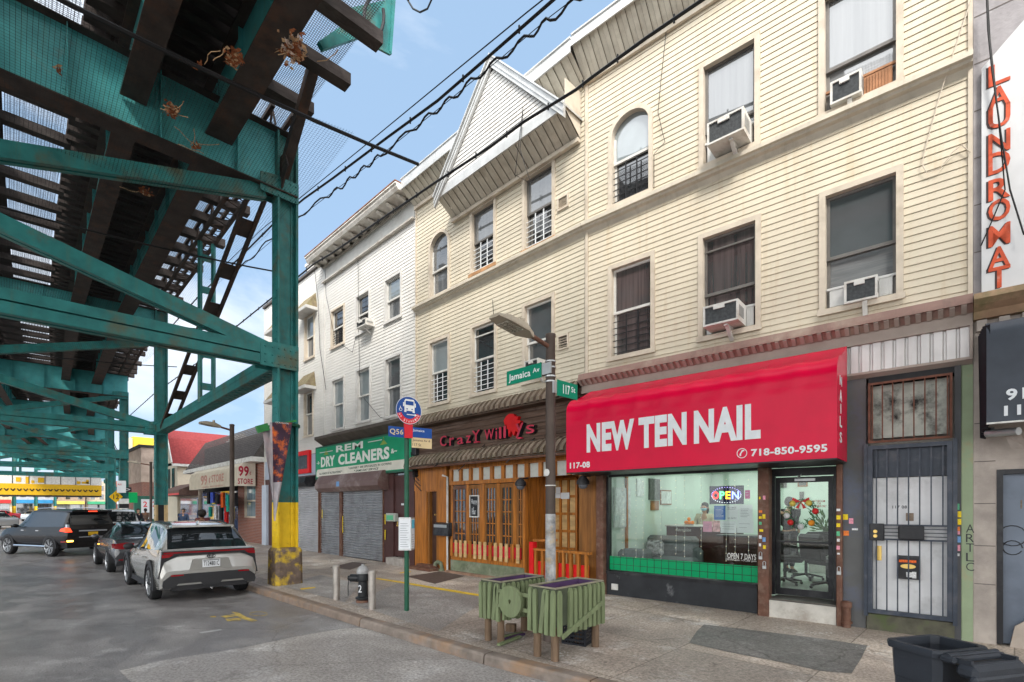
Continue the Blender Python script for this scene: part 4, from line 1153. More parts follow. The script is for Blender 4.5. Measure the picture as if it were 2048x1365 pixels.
m = MB(FR.M); m.box(dx0+.3, dx1-.25, DO-.06, DO-.021, dtop-.07, dtop-.03); m.bar((dx0+.35,DO-.08,dtop-.02),(dx1-.45,DO-.04,dtop+.04),.03,.02); m.build('door_closer', M_LED, door)
m = MB(FR.M); m.text('SUBWAY\u00a0ROOM' if False else 'BATHROOM', FR.px(1626,DO), FR.px(1650,DO), P(1626,1005,DO)[1], P(1626,1000.5,DO)[1], DO-.006, .002, .01)
m.text('FOR', FR.px(1634,DO), FR.px(1642,DO), P(1626,1009.5,DO)[1], P(1626,1005.5,DO)[1], DO-.006, .002, .01)
m.text('CUSTOMERS ONLY', FR.px(1625,DO), FR.px(1653,DO), P(1626,1015,DO)[1], P(1626,1010.5,DO)[1], DO-.006, .002, .01)
m.build('door_notice', mat('red_vinyl', (.35,.03,.03), .5, var=0), door)
# grey pier, gate surround, green pilaster and fascia
gx0_, gx1_ = FR.px(1738), FR.px(1905); ZF = FR.p(1700,763)[1]
m = MB(FR.M); m.box(rx1, gx0_-.03, -.06, .2, zg-.1, ZF); m.build('pier', M_GREYW, hr)
m = MB(FR.M); m.box(gx1_+.02, FR.px(1922), -.06, .2, zg-.05, ZF); m.build('pier', mat('dark_pier', (.075,.075,.078), .55, var=.2, scale=3, dirt=(.045,.05,.065), dscale=1, damt=.7), hr)
m = MB(FR.M); m.box(FR.px(1922)+.003, RX1, -.03, .2, zg-.05, ZF-.003); m.build('pilaster', mat('peeling_green', (.27,.33,.21), .65, var=.12, scale=3, dirt=(.38,.24,.14), dscale=1.5, damt=.9, thr=.57), hr)
m = MB(FR.M); m.box(rx1, gx0_+2, .2, .24, .1, 4.3); m.build('shop_wall', M_BODY, hr)
zz = [FR.p(1700,y)[1] for y in (644.7, 662, 674.7, 689, 697, 751, 756, 763)]
cx0, cx1 = FR.px(1168), RX1-.004
M_FASC = mat('fascia_brown', (.30,.19,.16), .5, var=.15, scale=2.5, dirt=(.5,.42,.33), dscale=1.2, damt=.6, streak=(.16,.12,.10), samt=.7)
M_FASC2 = mat('fascia_taupe', (.36,.30,.26), .5, var=.1, scale=3, dirt=(.25,.2,.17), dscale=2, damt=.4)
m = MB(FR.M); m.prism([(-.002, zz[0]+.02), (-.22, zz[0]-.015), (-.23, zz[1]+.03), (-.25, zz[1]+.03), (-.25, zz[1]-.015), (-.2, zz[1]-.015), (-.10, zz[2]), (-.002, zz[2])], 'x', cx0, cx1); m.build('storefront_cornice', M_FASC, hr)
m = MB(FR.M)
n = int((cx1-cx0)/.115)
for i in range(n):
    a = cx0+(cx1-cx0)*i/n; m.bar((a+.03,-.235,zz[1]-.02),(a+.03,-.115,zz[2]-.004),.055,.03)
m.build('cornice_rib', M_FASC2, hr)
m = MB(FR.M); m.box(cx0, cx1, -.09, 0, zz[3], zz[2]-.003); m.box(cx0, cx1, -.105, 0, zz[4], zz[3]-.002); m.build('frieze_board', M_FASC2, hr)
m = MB(FR.M); k = FR.px(1640); st = .135
while k < cx1-.03:
    e = min(k+st, cx1-.03)
    m.add([(k,-.06,zz[5]),(k+.09,-.06,zz[5]),(k+.105,-.03,zz[5]),(e-.012,-.03,zz[5]),(e,-.06,zz[5]),(k,-.06,zz[4]),(k+.09,-.06,zz[4]),(k+.105,-.03,zz[4]),(e-.012,-.03,zz[4]),(e,-.06,zz[4])], [(i,i+1,i+6,i+5) for i in range(4)])
    k += st
m.build('ribbed_panel', mat('ribbed_white_metal', (.58,.56,.55), .4, .2, var=.1, scale=3, streak=(.38,.33,.31), samt=.5), hr)
m = MB(FR.M); m.box(cx1-.03, cx1, -.1, 0, zz[5], zz[4]-.002); m.box(FR.px(1640), cx1, -.10, 0, zz[6], zz[5]-.002); m.prism([(-.09, zz[6]-.003), (-.02, zz[7]), (0, zz[7]), (0, zz[6]-.003)], 'x', FR.px(1640), cx1)
m.build('panel_trim', M_FASC2, hr)
# barred entrance gate with the white door behind
GO = -.10
q = FR.w((gx0_+gx1_)/2, GO, .2)
gz0_, gz1_ = P(1738,1225,GO)[1], P(1738,893,GO)[1]; tz1 = P(1738,772,GO)[1]
m = MB(FR.M); m.box(gx0_, gx1_, .02, .08, gz0_+.02, P(1745,957,.02)[1]); wd = m.build('entrance_door', mat('scuffed_white_door', (.70,.70,.71), .5, var=.08, scale=3, dirt=(.35,.34,.33), dscale=2.5, damt=.45), hr)
m = MB(FR.M); m.text('117 08', FR.px(1785,.02), FR.px(1814,.02), P(1785,1017.5,.02)[1], P(1785,1011.5,.02)[1], .018, .004, .01); m.build('house_number', M_BLACKM, wd)
m = MB(FR.M); a, z = P(1812,1042,.02); m.box(a, a+.085, -.004, .0195, z, z+.11); m.build('peephole_plate', mat('bronze_plate', (.16,.12,.09), .4, .5, var=.3, scale=40), wd)
m = MB(FR.M); m.box(gx0_, gx1_, -.03, .06, P(1745,956,.02)[1], gz1_); m.build('door_header', M_NAVY, hr)
m = MB(FR.M); m.box(gx0_+.04, gx1_-.04, .05, .07, gz1_+.12, tz1); m.build('transom', mat('flaking_transom', (.44,.46,.41), .7, var=.2, scale=6, dirt=(.02,.018,.018), dscale=2.6, damt=1, thr=.49), hr)
m = MB(FR.M); m.box(gx0_, gx1_+.02, -.04, .2, tz1+.04, ZF); m.build('door_header', M_BLACK, hr)
m = MB(FR.M); m.box(gx0_-.02, gx1_+.02, -.09, .1, zg-.05, gz0_-.02); m.build('door_step', mat('mossy_step', (.10,.095,.07), .8, var=.3, scale=8, dirt=(.07,.10,.03), dscale=4, damt=.7), hr)
gate = thing('security_gate', 'barred navy steel gate closed over the white door numbered 117 08', 'gate', tuple(q), FR.ang)
m = MB(FR.M); w = .055
m.box(gx0_, gx0_+w, GO-.03, GO+.03, gz0_, gz1_); m.box(gx1_-w, gx1_, GO-.03, GO+.03, gz0_, gz1_); m.box(gx0_+w, gx1_-w, GO-.03, GO+.03, gz1_-w, gz1_); m.box(gx0_+w, gx1_-w, GO-.03, GO+.03, gz0_, gz0_+w)
m.box(gx0_-.05, gx0_-.003, GO-.02, .1, gz0_-.05, gz1_+.03); m.box(gx1_+.003, gx1_+.05, GO-.02, .1, gz0_-.05, gz1_+.03)
m.build('gate_frame', M_NAVY, gate)
m = MB(FR.M); zm1, zm0 = P(1745,1050,GO)[1], P(1745,1078,GO)[1]
for i in range(7):
    a = gx0_+w+(gx1_-gx0_-2*w)*(i+.35)/6.7
    m.box(a-.008, a+.008, GO-.008, GO+.008, gz0_+w, zm0); m.box(a-.008, a+.008, GO-.008, GO+.008, zm1, gz1_-w)
for i in range(5):
    z = zm0+(zm1-zm0)*i/4; t_ = .012 if i in (0, 4) else .006; m.box(gx0_+w, gx1_-w, GO-.012, GO+.012, z-t_, z+t_)
m.build('gate_bars', M_NAVY, gate)
m = MB(FR.M); m.rbox(gx0_+.02, gx0_+.19, GO-.05, GO+.03, zm0-.02, zm1+.02, .01); m.cur = 1
for z in (zm0+.045, zm0+.11): m.tube([(gx0_+.09,GO-.05,z),(gx0_+.09,GO-.075,z)], .024, 12)
m.build('lock_box', [M_BLACKM, mat('brass', (.55,.38,.12), .3, .9, var=.1)], gate)
m = MB(FR.M); a, b = FR.px(1797,GO), FR.px(1849,GO); m.rbox(a, b, GO-.09, GO-.014, zm0+.005, zm1+.0, .015); m.build('letter_flap', M_BLACKM, gate)
m = MB(FR.M); a, z = P(1752,1118,-.02); m.box(a, a+.065, -.02, .019, z-.02, z+.19); m.build('letter_plate', MATS['brass'], wd)
m = MB(FR.M)
for i in range(8):
    a = gx0_+.05+(gx1_-gx0_-.1)*i/7; m.box(a-.008, a+.008, GO-.01, GO+.01, gz1_+.06, tz1)
m.box(gx0_+.0, gx1_, GO-.02, GO+.012, gz1_+.04, gz1_+.07); m.box(gx0_, gx1_, GO-.02, GO+.012, tz1, tz1+.03); m.box(gx0_, gx0_+.03, GO-.02, GO+.012, gz1_+.07, tz1); m.box(gx1_-.03, gx1_, GO-.02, GO+.012, gz1_+.07, tz1)
m.build('transom_bars', mat('rusty_bars', (.14,.06,.04), .7, var=.3, scale=10), gate)
mb_x0, mb_z1 = P(1794,1112,GO-.02); mb_x1 = FR.px(1838,GO-.02); mb_z0 = P(1794,1158,GO-.02)[1]
t = thing('letterbox', 'black newspaper letterbox with gold oval hung inside the barred gate', 'letterbox', tuple(FR.w(mb_x0, -.05, mb_z0)), FR.ang)
m = MB(FR.M); m.prism([(-.085, mb_z0), (.017, mb_z0), (.017, mb_z1), (-.085, mb_z1-.03)], 'x', mb_x0, mb_x1); m.build('case', M_BLACKM, t)
m = MB(FR.M); m.disc(((mb_x0+mb_x1)/2, -.088, mb_z0+.18), .085, 20, 'y', .032); m.build('oval_badge', MATS['brass'], t)
m = MB(FR.M); m.box(mb_x0+.02, mb_x1-.03, -.0895, -.0865, mb_z1-.09, mb_z1-.055); m.build('orange_label', mat('orange_label', (.75,.12,.02), .5, var=.5, scale=60), t)
m = MB(FR.M); m.box(mb_x0+.10, mb_x0+.17, -.0895, -.0865, mb_z0+.03, mb_z0+.1); m.box(mb_x1-.075, mb_x1-.03, -.0895, -.0865, mb_z0+.02, mb_z0+.11); m.build('paper_label', mat('paper_label', (.6,.6,.6), .6, var=.4, scale=50), t)
# stickers on posts and pier
random.seed(3)
STK = [mat('sticker_yellow', (.75,.55,.02), .5, var=.25, scale=70), mat('sticker_green', (.10,.42,.22), .5, var=.3, scale=70), mat('sticker_orange', (.75,.20,.04), .5, var=.3, scale=70),
       mat('sticker_white', (.68,.68,.68), .5, var=.3, scale=70), mat('sticker_pink', (.70,.28,.36), .5, var=.3, scale=70), mat('sticker_blue', (.15,.30,.55), .5, var=.3, scale=70)]
def sticker(x, y, w, h, c, off, tall=None):
    a, z = FR.p(x, y, off); m = MB(FR.M)
    m.box(a, a+w, off-.004, off-.0005, z-h, z, ); m.build('sticker', STK[c], hr)
for x, y, w, h, c in ((1518,994,.03,.05,0),(1526,992,.045,.08,4),(1518,1021,.06,.05,2),(1525,1029,.055,.09,0),(1518,1033,.05,.05,0),(1518,1044,.05,.06,1),(1519,1059,.07,.05,0),(1518,1071,.05,.07,3),(1525,1075,.06,.09,5),(1518,1087,.04,.06,3),(1526,1091,.055,.07,0)):
    sticker(x, y, w*.8, h*.8, c, -.162)
for x, y, w, h, c in ((1673,1018,.07,.05,3),(1673,1031,.075,.09,0),(1673,1047,.07,.08,0),(1673,1063,.06,.1,1),(1674,1078,.05,.06,3),(1673,1092,.06,.08,4),(1674,1106,.05,.035,3)):
    sticker(x, y, w*.7, h*.7, c, -.162)
for x, y, w, h, c in ((1686,1029,.07,.09,0),(1698,1037,.06,.09,4),(1687,1062,.075,.08,2),(1704,1057,.08,.03,3)): sticker(x, y, w*.9, h*.9, c, -.062)
for x, y, w, h, c in ((1907,1008,.07,.1,1),(1909,1023,.08,.1,0),(1909,1038,.08,.1,0),(1908,1054,.07,.07,2),(1908,1062,.07,.06,4),(1908,1073,.08,.1,5),(1907,1090,.08,.1,4),(1909,1107,.06,.045,3)): sticker(x, y, w*.85, h*.8, c, -.062)
M_GRAF = mat('graffiti_ink', (.05,.05,.055), .7, var=.2)
def padlock(x, y, lab):
    a, z = FR.p(x, y, -.17); q = FR.w(a, -.185, z-.07)
    t = thing('padlock', lab, 'padlock', tuple(q), FR.ang, 'padlocks on the shop posts')
    m = MB(FR.M); m.rbox(a-.028, a+.028, -.2, -.172, z-.075, z-.02, .006); m.build('lock_body', M_LED, t)
    m = MB(FR.M); m.tube([(a-.02,-.186,z-.022)]+[(a+.02*math.cos(PI-PI*i/8),-.186,z+.028+.02*math.sin(PI*i/8)) for i in range(9)]+[(a+.02,-.186,z-.022)], .006, 6); m.build('shackle', M_LED, t)
padlock(1521.5,1110,'upper padlock on the brown post left of the glass door')
padlock(1529,1129,'lower padlock on the brown post left of the glass door')
padlock(1678,1140,'padlock on the brown post right of the glass door')
t = thing('standpipe_stub', 'short rusty iron pipe stub at the foot of the grey pier', 'pipe', tuple(FR.w(FR.px(1693), -.16, .17)), FR.ang)
m = MB(FR.M); a = FR.px(1693,-.16); m.lathe([(.055,.1),(.055,.42),(.07,.43),(.07,.5),(.03,.52)], (a,-.16,.05), 12); m.build('pipe', M_BROWNP, t, smooth=True)
m = MB(FR.M); m.lathe([(.075,0),(.075,.03)], (a,-.16,.24), 12); m.build('collar', M_BROWNP, t)

# ---- red awning
AO = -1.02
ax0, ax1 = FR.px(1132.5,AO), FR.px(1674,AO)
az0 = FR.p(1674,916,AO)[1]; az1 = FR.p(1674,738,AO)[1]; aw_top = FR.p(1690,699)[1]
aw = thing('awning', 'large red box awning lettered NEW TEN NAIL over the nail shop', 'awning', tuple(FR.w((ax0+ax1)/2, -.1, az0)), FR.ang)
M_RED = mat('red_vinyl_fabric', (.60,.002,.038), .25, var=.06, scale=3, spec=.15, bump=.12, bscale=220)
prof = [(AO, az0), (AO, az1-.27), (AO, az1-.23), (AO, az1-.17), (AO, az1-.11), (AO, az1-.05)]
for i in range(1, 9):
    a = PI/2*i/8; prof.append((AO+.34-.34*math.cos(a), az1-.05+.30*math.sin(a)))
prof.append((-.15, aw_top))
bays = 9; sub = 7; m = MB(FR.M); rings = []
for i in range(bays*sub+1):
    u = (i % sub)/sub; x = ax0+(ax1-ax0)*i/(bays*sub); r = []; sg = math.sin(PI*u)**.6*.017
    for j, (y, z) in enumerate(prof):
        g = 0 if j < 3 else (.6 if j == 3 else 1 if j < len(prof)-1 else .15)
        r.append((x, y+sg*g*.75, z-sg*g*.8))
    rings.append(r)
m.loft(rings, closed=False, caps=False); m.build('canopy', M_RED, aw, smooth=True)
for x in (ax0, ax1): m = MB(FR.M); m.poly([(x, y, z) for y, z in prof]+[(x, -.15, az0)]); m.build('side_panel', M_RED, aw)
m = MB(FR.M); m.box(ax0+.01, ax1-.01, AO+.005, -.15, az0-.02, az0-.002); m.build('soffit_frame', M_BLACKM, aw)
M_LET = mat('white_lettering', (.68,.70,.72), .5, var=.06, scale=9)
y_ = AO-.003; m = MB(FR.M)
zt0, zt1 = FR.p(1174,906.3,AO)[1], FR.p(1174,849.5,AO)[1]
for w_, a, b in (('NEW',1173.6,1268.5),('TEN',1277.3,1373.5),('NAIL',1388,1521.4)):
    m.text(w_, FR.px(a,AO), FR.px(b,AO), zt0, zt1, y_, .003, .05)
m.text('718-850-9595', FR.px(1502.4,AO), FR.px(1654.7,AO), FR.p(1502.4,913.5,AO)[1], FR.p(1502.4,899,AO)[1], y_, .003, .03)
m.text('117-08', FR.px(1140,AO), FR.px(1180,AO), FR.p(1140,938,AO)[1], FR.p(1140,926,AO)[1], y_, .003, .03)
cx, cz = FR.p(1484,907,AO)
for i in range(22):
    a0, a1 = 2*PI*i/22, 2*PI*(i+1)/22
    m.prism([(cx+.075*math.cos(a0),cz+.075*math.sin(a0)),(cx+.065*math.cos(a0),cz+.065*math.sin(a0)),(cx+.065*math.cos(a1),cz+.065*math.sin(a1)),(cx+.075*math.cos(a1),cz+.075*math.sin(a1))], 'y', y_-.003, y_)
m.prism([(cx-.03,cz-.045),(cx-.01,cz-.035),(cx-.012,cz-.01),(cx+.012,cz+.028),(cx+.035,cz+.03),(cx+.03,cz+.05),(cx,cz+.045),(cx-.035,cz-.015)], 'y', y_-.003, y_)
m.build('lettering', M_LET, aw)
m = MB(FR.M @ T(ax1+.002, AO+.12, 0) @ RZ(R(90)))
for ch, y0, y1 in (('N',769,750),('A',801,778),('I',826,806),('L',853,832),('S',885,863)):
    za, zb = FR.p(1680,y0,AO+.2)[1], FR.p(1680,y1,AO+.2)[1]; w = .17 if ch != 'I' else .045
    m.text(ch, .17-w/2, .17+w/2, za, zb, 0, .003, .02)
m.build('side_lettering', M_LET, aw)

# ---- shop interior
ix0, ix1, iy1 = FR.px(1206), gx0_-.08, 6.2; iz0, iz1 = dz0-.03, 3.05
sh_ = MB(FR.M); sh_.box(ix0-.04, ix0, .15, iy1, iz0-.1, iz1); sh_.box(ix1, ix1+.04, .15, iy1, iz0-.1, iz1); sh_.box(ix0, ix1, iy1, iy1+.04, iz0-.1, iz1); sh_.build('interior_wall', M_MINT, hr)
m = MB(FR.M); m.quad((ix0,.12,iz0),(ix1,.12,iz0),(ix1,iy1,iz0),(ix0,iy1,iz0)); m.build('interior_floor', M_MINTF, hr)
m = MB(FR.M); m.box(ix0, ix1, .42, iy1, iz1, iz1+.04); m.build('ceiling', M_WHITEP, hr)
m = MB(FR.M); 
for a in (.25, .65):
    for y in (1.6, 3.6, 5.2): xx = ix0+(ix1-ix0)*a; m.box(xx-.55, xx+.55, y-.25, y+.25, iz1-.03, iz1-.003)
m.build('ceiling_lamp', mat('lamp_panel', (.9,.95,.9), .5, var=0, emit=(.90,1.0,.94), estr=3.6), hr)
def ipos(x, y, off): 
    a, z = FR.p(x, y, off); return a, z
# sofa
M_SOFA = mat('grey_sofa', (.11,.125,.13), .8, var=.15, scale=8)
a0, a1 = ix0+.08, FR.px(1384,1.3)
sofa = thing('sofa', 'grey corner sofa inside the nail shop window', 'sofa', tuple(FR.w((a0+a1)/2, 1.3, iz0)), FR.ang)
m = MB(FR.M); m.rbox(a0, a1, .95, 1.75, iz0+.05, iz0+.42, .06); m.build('seat', M_SOFA, sofa, True)
m = MB(FR.M); m.rbox(a0, a0+1.15, 1.77, 2.05, iz0+.05, iz0+.86, .07); m.build('backrest', M_SOFA, sofa, True)
m = MB(FR.M); m.rbox(a1-.75, a1, 1.77, 2.0, iz0+.05, iz0+.62, .07); m.build('backrest', M_SOFA, sofa, True)
m = MB(FR.M); m.rbox(a0, a0+.6, .4, .93, iz0+.05, iz0+.62, .07); m.build('armrest', M_SOFA, sofa, True)
t = MB(FR.M); xx = FR.px(1305,1.3); t.rbox(xx-.2, xx+.2, 1.35, 1.5, iz0+.43, iz0+.78, .06, ); setp(t.build('cushion', mat('patterned_cushion', (.32,.32,.33), .8, var=.7, scale=14), None, True), 'black and white patterned cushion on the grey sofa', 'cushion')
# reception desk, oranges
b0, b1 = FR.px(1333,2.35), FR.px(1470,2.35); dzt = FR.p(1333,1050,2.35)[1]
desk = thing('reception_desk', 'dark brown reception desk with a pale top inside the nail shop', 'desk', tuple(FR.w((b0+b1)/2, 2.6, iz0)), FR.ang)
M_DESK = mat('dark_mahogany', (.040,.014,.012), .3, var=.3, scale=3)
m = MB(FR.M); m.box(b0, b1, 2.35, 2.95, iz0, dzt-.03); m.build('desk_front', M_DESK, desk)
m = MB(FR.M); m.box(b0-.02, b1+.02, 2.3, 3.0, dzt-.029, dzt); m.build('desk_top', M_WHITEP, desk)
m = MB(FR.M); m.text('Reception', FR.px(1352,2.34), FR.px(1382,2.34), FR.p(1352,1065,2.34)[1], FR.p(1352,1056,2.34)[1], 2.345, .004, .0, slant=.3); m.build('lettering', M_WHITEP, desk)
ob = thing('fruit_plate', 'plate of oranges on the reception desk', 'oranges', tuple(FR.w(FR.px(1377,2.45), 2.45, dzt)), FR.ang)
m = MB(FR.M); xx = FR.px(1377,2.45); m.lathe([(.09,0),(.14,.02)], (xx,2.45,dzt+.001), 14); m.build('plate', M_WHITEP, ob)
for dx, dy, dz in ((-.06,0,.06),(.02,-.04,.06),(.08,.03,.06),(0,.05,.06),(.01,0,.14)):
    m = MB(FR.M); m.sphere((xx+dx,2.45+dy,dzt+dz), .045, 8, 6); m.build('orange', mat('orange_fruit', (.8,.22,.01), .5, var=.1), ob, True)
# framed papers on the left wall and back wall
M_FRM = [mat('paper_print', (.62,.66,.64), .6, var=.25, scale=12), mat('brown_frame', (.28,.13,.06), .5, var=.2), mat('dark_print', (.12,.12,.11), .5, var=.5, scale=14), mat('red_print', (.45,.10,.10), .5, var=.5, scale=10), mat('blue_print', (.10,.18,.42), .5, var=.3, scale=10)]
def wallpic(xl, xr, yt, yb, inner, frame, lab, back=False, nm='wall_picture', cat='picture'):
    t = None
    if back:
        a, z1 = FR.p(xl, yt, iy1-.03); b = FR.px(xr, iy1-.03); z0 = FR.p(xl, yb, iy1-.03)[1]
        t = thing(nm, lab, cat, tuple(FR.w(a, iy1, z0)), FR.ang, 'pictures and notices on the shop walls')
        m = MB(FR.M); m.box(a, b, iy1-.03, iy1-.003, z0, z1); m.build('frame', M_FRM[frame], t)
        m = MB(FR.M); k = .03; m.box(a+k, b-k, iy1-.036, iy1-.031, z0+k, z1-k); m.build('print', M_FRM[inner], t)
    else:
        xs_ = ix0+.03; y0, z1 = side(FR, xl, yt, xs_); y1, _ = side(FR, xr, yt, xs_); _, z0 = side(FR, xl, yb, xs_)
        t = thing(nm, lab, cat, tuple(FR.w(ix0, y0, z0)), FR.ang, 'pictures and notices on the shop walls')
        m = MB(FR.M); m.box(ix0+.003, xs_, y0, y1, z0, z1); m.build('frame', M_FRM[frame], t)
        m = MB(FR.M); k = .03; m.box(xs_+.001, xs_+.006, y0+k, y1-k, z0+k, z1-k); m.build('print', M_FRM[inner], t)
wallpic(1228,1262,975,1056,0,0,'tall pale price list on the shop wall, leftmost')
wallpic(1274,1288,958,993,0,0,'small notice beside the tall price list')
wallpic(1299,1320,957,1000,2,2,'tall grey print high on the shop wall')
wallpic(1303,1318,1002,1021,1,1,'small square orange brown picture on the shop wall')
wallpic(1322,1343,980,1010,0,1,'gilt cabinet of small panels on the shop wall')
wallpic(1397,1411,976,1000,3,2,'red toned portrait poster left of the open sign',True)
wallpic(1595,1615,961,974,2,1,'brown framed certificate high above the door wreath',True)
wallpic(1558,1573,962,976,2,2,'dark framed photo at the top left of the glass door',True)
wallpic(1599,1607,984,1000,2,2,'narrow dark framed photo above the wreath',True)
# salon chairs
def chair(x, off, rot, lab, cx_=None):
    a = FR.px(x, off) if cx_ is None else cx_
    t = thing('salon_chair', lab, 'chair', tuple(FR.w(a, off, iz0)), FR.ang+rot, 'black salon chairs')
    A = FR.M @ T(a, off, iz0) @ RZ(rot)
    M_LEA = mat('black_leather', (.02,.02,.022), .4, var=.2)
    m = MB(A); m.rbox(-.27,.27,-.26,.26,.44,.56,.05); m.build('seat', M_LEA, t, True)
    m = MB(A @ T(0,.27,0) @ RX(R(-8))); m.rbox(-.26,.26,-.06,.06,.52,1.02,.05); m.build('backrest', M_LEA, t, True)
    for sx in (-1, 1):
        m = MB(A); m.tube([(sx*.29,.2,.5),(sx*.31,.18,.7),(sx*.31,-.15,.72),(sx*.29,-.2,.52)], .022, 6); m.build('armrest', M_LEA, t)
    m = MB(A); m.tube([(0,0,.1),(0,0,.44)], .03, 8)
    for i in range(5): aa = i*2*PI/5; m.bar((0,0,.12),(.3*math.cos(aa),.3*math.sin(aa),.07),.05,.035)
    m.build('star_base', M_BLACKM, t)
    for i in range(5):
        aa = i*2*PI/5; m = MB(A); m.sphere((.3*math.cos(aa),.3*math.sin(aa),.03), .03, 8, 5); m.build('castor', M_BLACKM, t)
chair(1570, 1.9, .6, 'black swivel chair at the left behind the glass door')
chair(1612, 2.9, -2.4, 'black swivel chair standing mid-floor behind the glass door')
chair(1655, 1.8, 2.6, 'black swivel chair at the right edge of the glass door')
# potted plant
pa = FR.px(1652,4.6); t = thing('potted_plant', 'bushy green pot plant at the back of the nail shop', 'plant', tuple(FR.w(pa, 4.6, iz0)), FR.ang)
m = MB(FR.M); m.box(pa-.3, pa+.3, 4.3, 4.9, iz0, iz0+.75); m.build('cabinet', M_WHITEP, t)
m = MB(FR.M); random.seed(9)
for i in range(110):
    d = Vector((random.gauss(0,1), random.gauss(0,1), random.gauss(.4,.9))).normalized(); c = Vector((pa,4.6,iz0+.95))+d*random.uniform(.05,.5); e = d.orthogonal().normalized()*.03; f_ = d*.1
    m.add([c-f_, c+e, c+f_, c-e], [(0,1,2,3)])
m.build('leaves', mat('plant_leaf', (.05,.12,.03), .6, var=.4, scale=20), t)
ca, cb = FR.px(1436,1.2), FR.px(1520,1.2); zt5 = FR.p(1440,1070,1.2)[1]
t = thing('manicure_table', 'black manicure table with a glass top behind the opening hours', 'table', tuple(FR.w(ca, 1.2, iz0)), FR.ang)
m = MB(FR.M); m.box(ca, cb, 1.2, 1.25, iz0, zt5-.03); m.box(ca, ca+.04, 1.25, 1.7, iz0, zt5-.03); m.box(cb-.04, cb, 1.25, 1.7, iz0, zt5-.03); m.build('cabinet', M_DESK, t)
m = MB(FR.M); m.box(ca-.03, cb+.03, 1.17, 1.72, zt5-.029, zt5); m.build('top', M_BLACKM, t)
# OPEN sign
oo = .10; ox0, oz1 = FR.p(1419,973,oo); ox1 = FR.px(1487,oo); oz0 = FR.p(1419,1009,oo)[1]
t = thing('open_sign', 'lit multicoloured OPEN sign hanging in the shop window', 'sign', tuple(FR.w((ox0+ox1)/2, oo, oz0)), FR.ang)
m = MB(FR.M); m.box(ox0, ox1, oo, oo+.03, oz0, oz1); m.build('panel', mat('sign_board', (.01,.01,.06), .3, var=.1), t)
def em(nm, c, s=1.6): return mat(nm, c, .5, var=0, emit=c, estr=s)
W_ = ox1-ox0; H_ = oz1-oz0
for ch, f0, f1, c in (('O',.10,.28,em('led_red',(1,.03,.02))),('P',.31,.46,em('led_green',(.1,1,.25))),('E',.49,.63,em('led_amber',(1,.45,.03))),('N',.67,.87,em('led_blue',(.15,.2,1),2.4))):
    m = MB(FR.M); m.text(ch, ox0+W_*f0, ox0+W_*f1, oz0+H_*.28, oz0+H_*.70, oo-.003, .003, .02); m.build('led_letter', c, t)
m = MB(FR.M)
for i in range(34):
    a = 2*PI*i/34; xx, zc = ox0+W_*.5+W_*.43*math.cos(a), oz0+H_*.5+H_*.42*math.sin(a); m.cur = (0 if math.sin(a) > 0 else 1)
    m.cbox(xx, oo-.004, zc, .009, .006, .009)
m.build('led_ring', [em('led_violet',(.45,.35,1),1.8), em('led_white',(.8,.85,1),1.5)], t)
# posters taped inside the glass
def poster(xl, xr, yt, yb, mt, lab, off=.055, band=None, lines=None, words=None):
    a, z1 = FR.p(xl, yt, off); b = FR.px(xr, off); z0 = FR.p(xl, yb, off)[1]
    t = thing('window_poster', lab, 'poster', tuple(FR.w(a, off, z0)), FR.ang, 'notices taped inside the shop window')
    m = MB(FR.M); m.box(a, b, off, off+.003, z0, z1); m.build('sheet', mt, t)
    if lines:
        m = MB(FR.M); n = lines[0]
        for i in range(n): z = z1-(z1-z0)*(.28+.6*i/n); m.box(a+(b-a)*.12, a+(b-a)*random.uniform(.6,.9), off-.0035, off-.0005, z, z+(z1-z0)*.025)
        m.build('print', lines[1], t)
    if words:
        m = MB(FR.M)
        for s_, f0, f1, g0, g1 in words: m.text(s_, a+(b-a)*f0, a+(b-a)*f1, z0+(z1-z0)*g0, z0+(z1-z0)*g1, off-.001, .002, .01)
        m.build('words', lines[1] if lines else M_BLACKM, t)
PAP = mat('white_paper', (.62,.64,.66), .6, var=.04); PRN = mat('grey_print', (.22,.23,.26), .6, var=.1); PBL = mat('blue_paper', (.06,.16,.45), .5, var=.1); PPK = mat('pink_paper', (.66,.30,.42), .6, var=.12, scale=15); PWL = mat('white_print', (.6,.65,.75), .6, var=.1)
random.seed(21)
poster(1428,1451,1012,1040,PBL,'blue printed notice at the top left of the window papers',lines=(7,PWL))
poster(1452,1477,1011,1041,PAP,'white paper reading NO MASK NO ENTRY',words=(('NO MASK',.15,.85,.78,.9),('NO ENTRY',.15,.85,.08,.2)),lines=(1,PRN))
poster(1478,1505,1010,1041,PAP,'white certificate sheet at the top right of the window papers',lines=(6,PRN))
poster(1406,1424,1043,1064,PPK,'pink printed sheet at the lower left of the window papers',lines=(4,PRN))
poster(1425,1440,1042,1064,mat('striped_paper', (.62,.36,.38), .6, var=.5, scale=18),'red striped flyer in the lower row of papers')
poster(1441,1473,1042,1066,PAP,'dark bordered sheet in the middle of the lower row of papers',lines=(3,PRN))
poster(1474,1507,1041,1066,PAP,'white sheet with two tiny figures in the lower row of papers',lines=(2,PRN))
poster(1490,1500,981,998,mat('magenta_paper', (.55,.05,.25), .6, var=.2, scale=20),'magenta card beside the open sign',lines=(2,PWL))
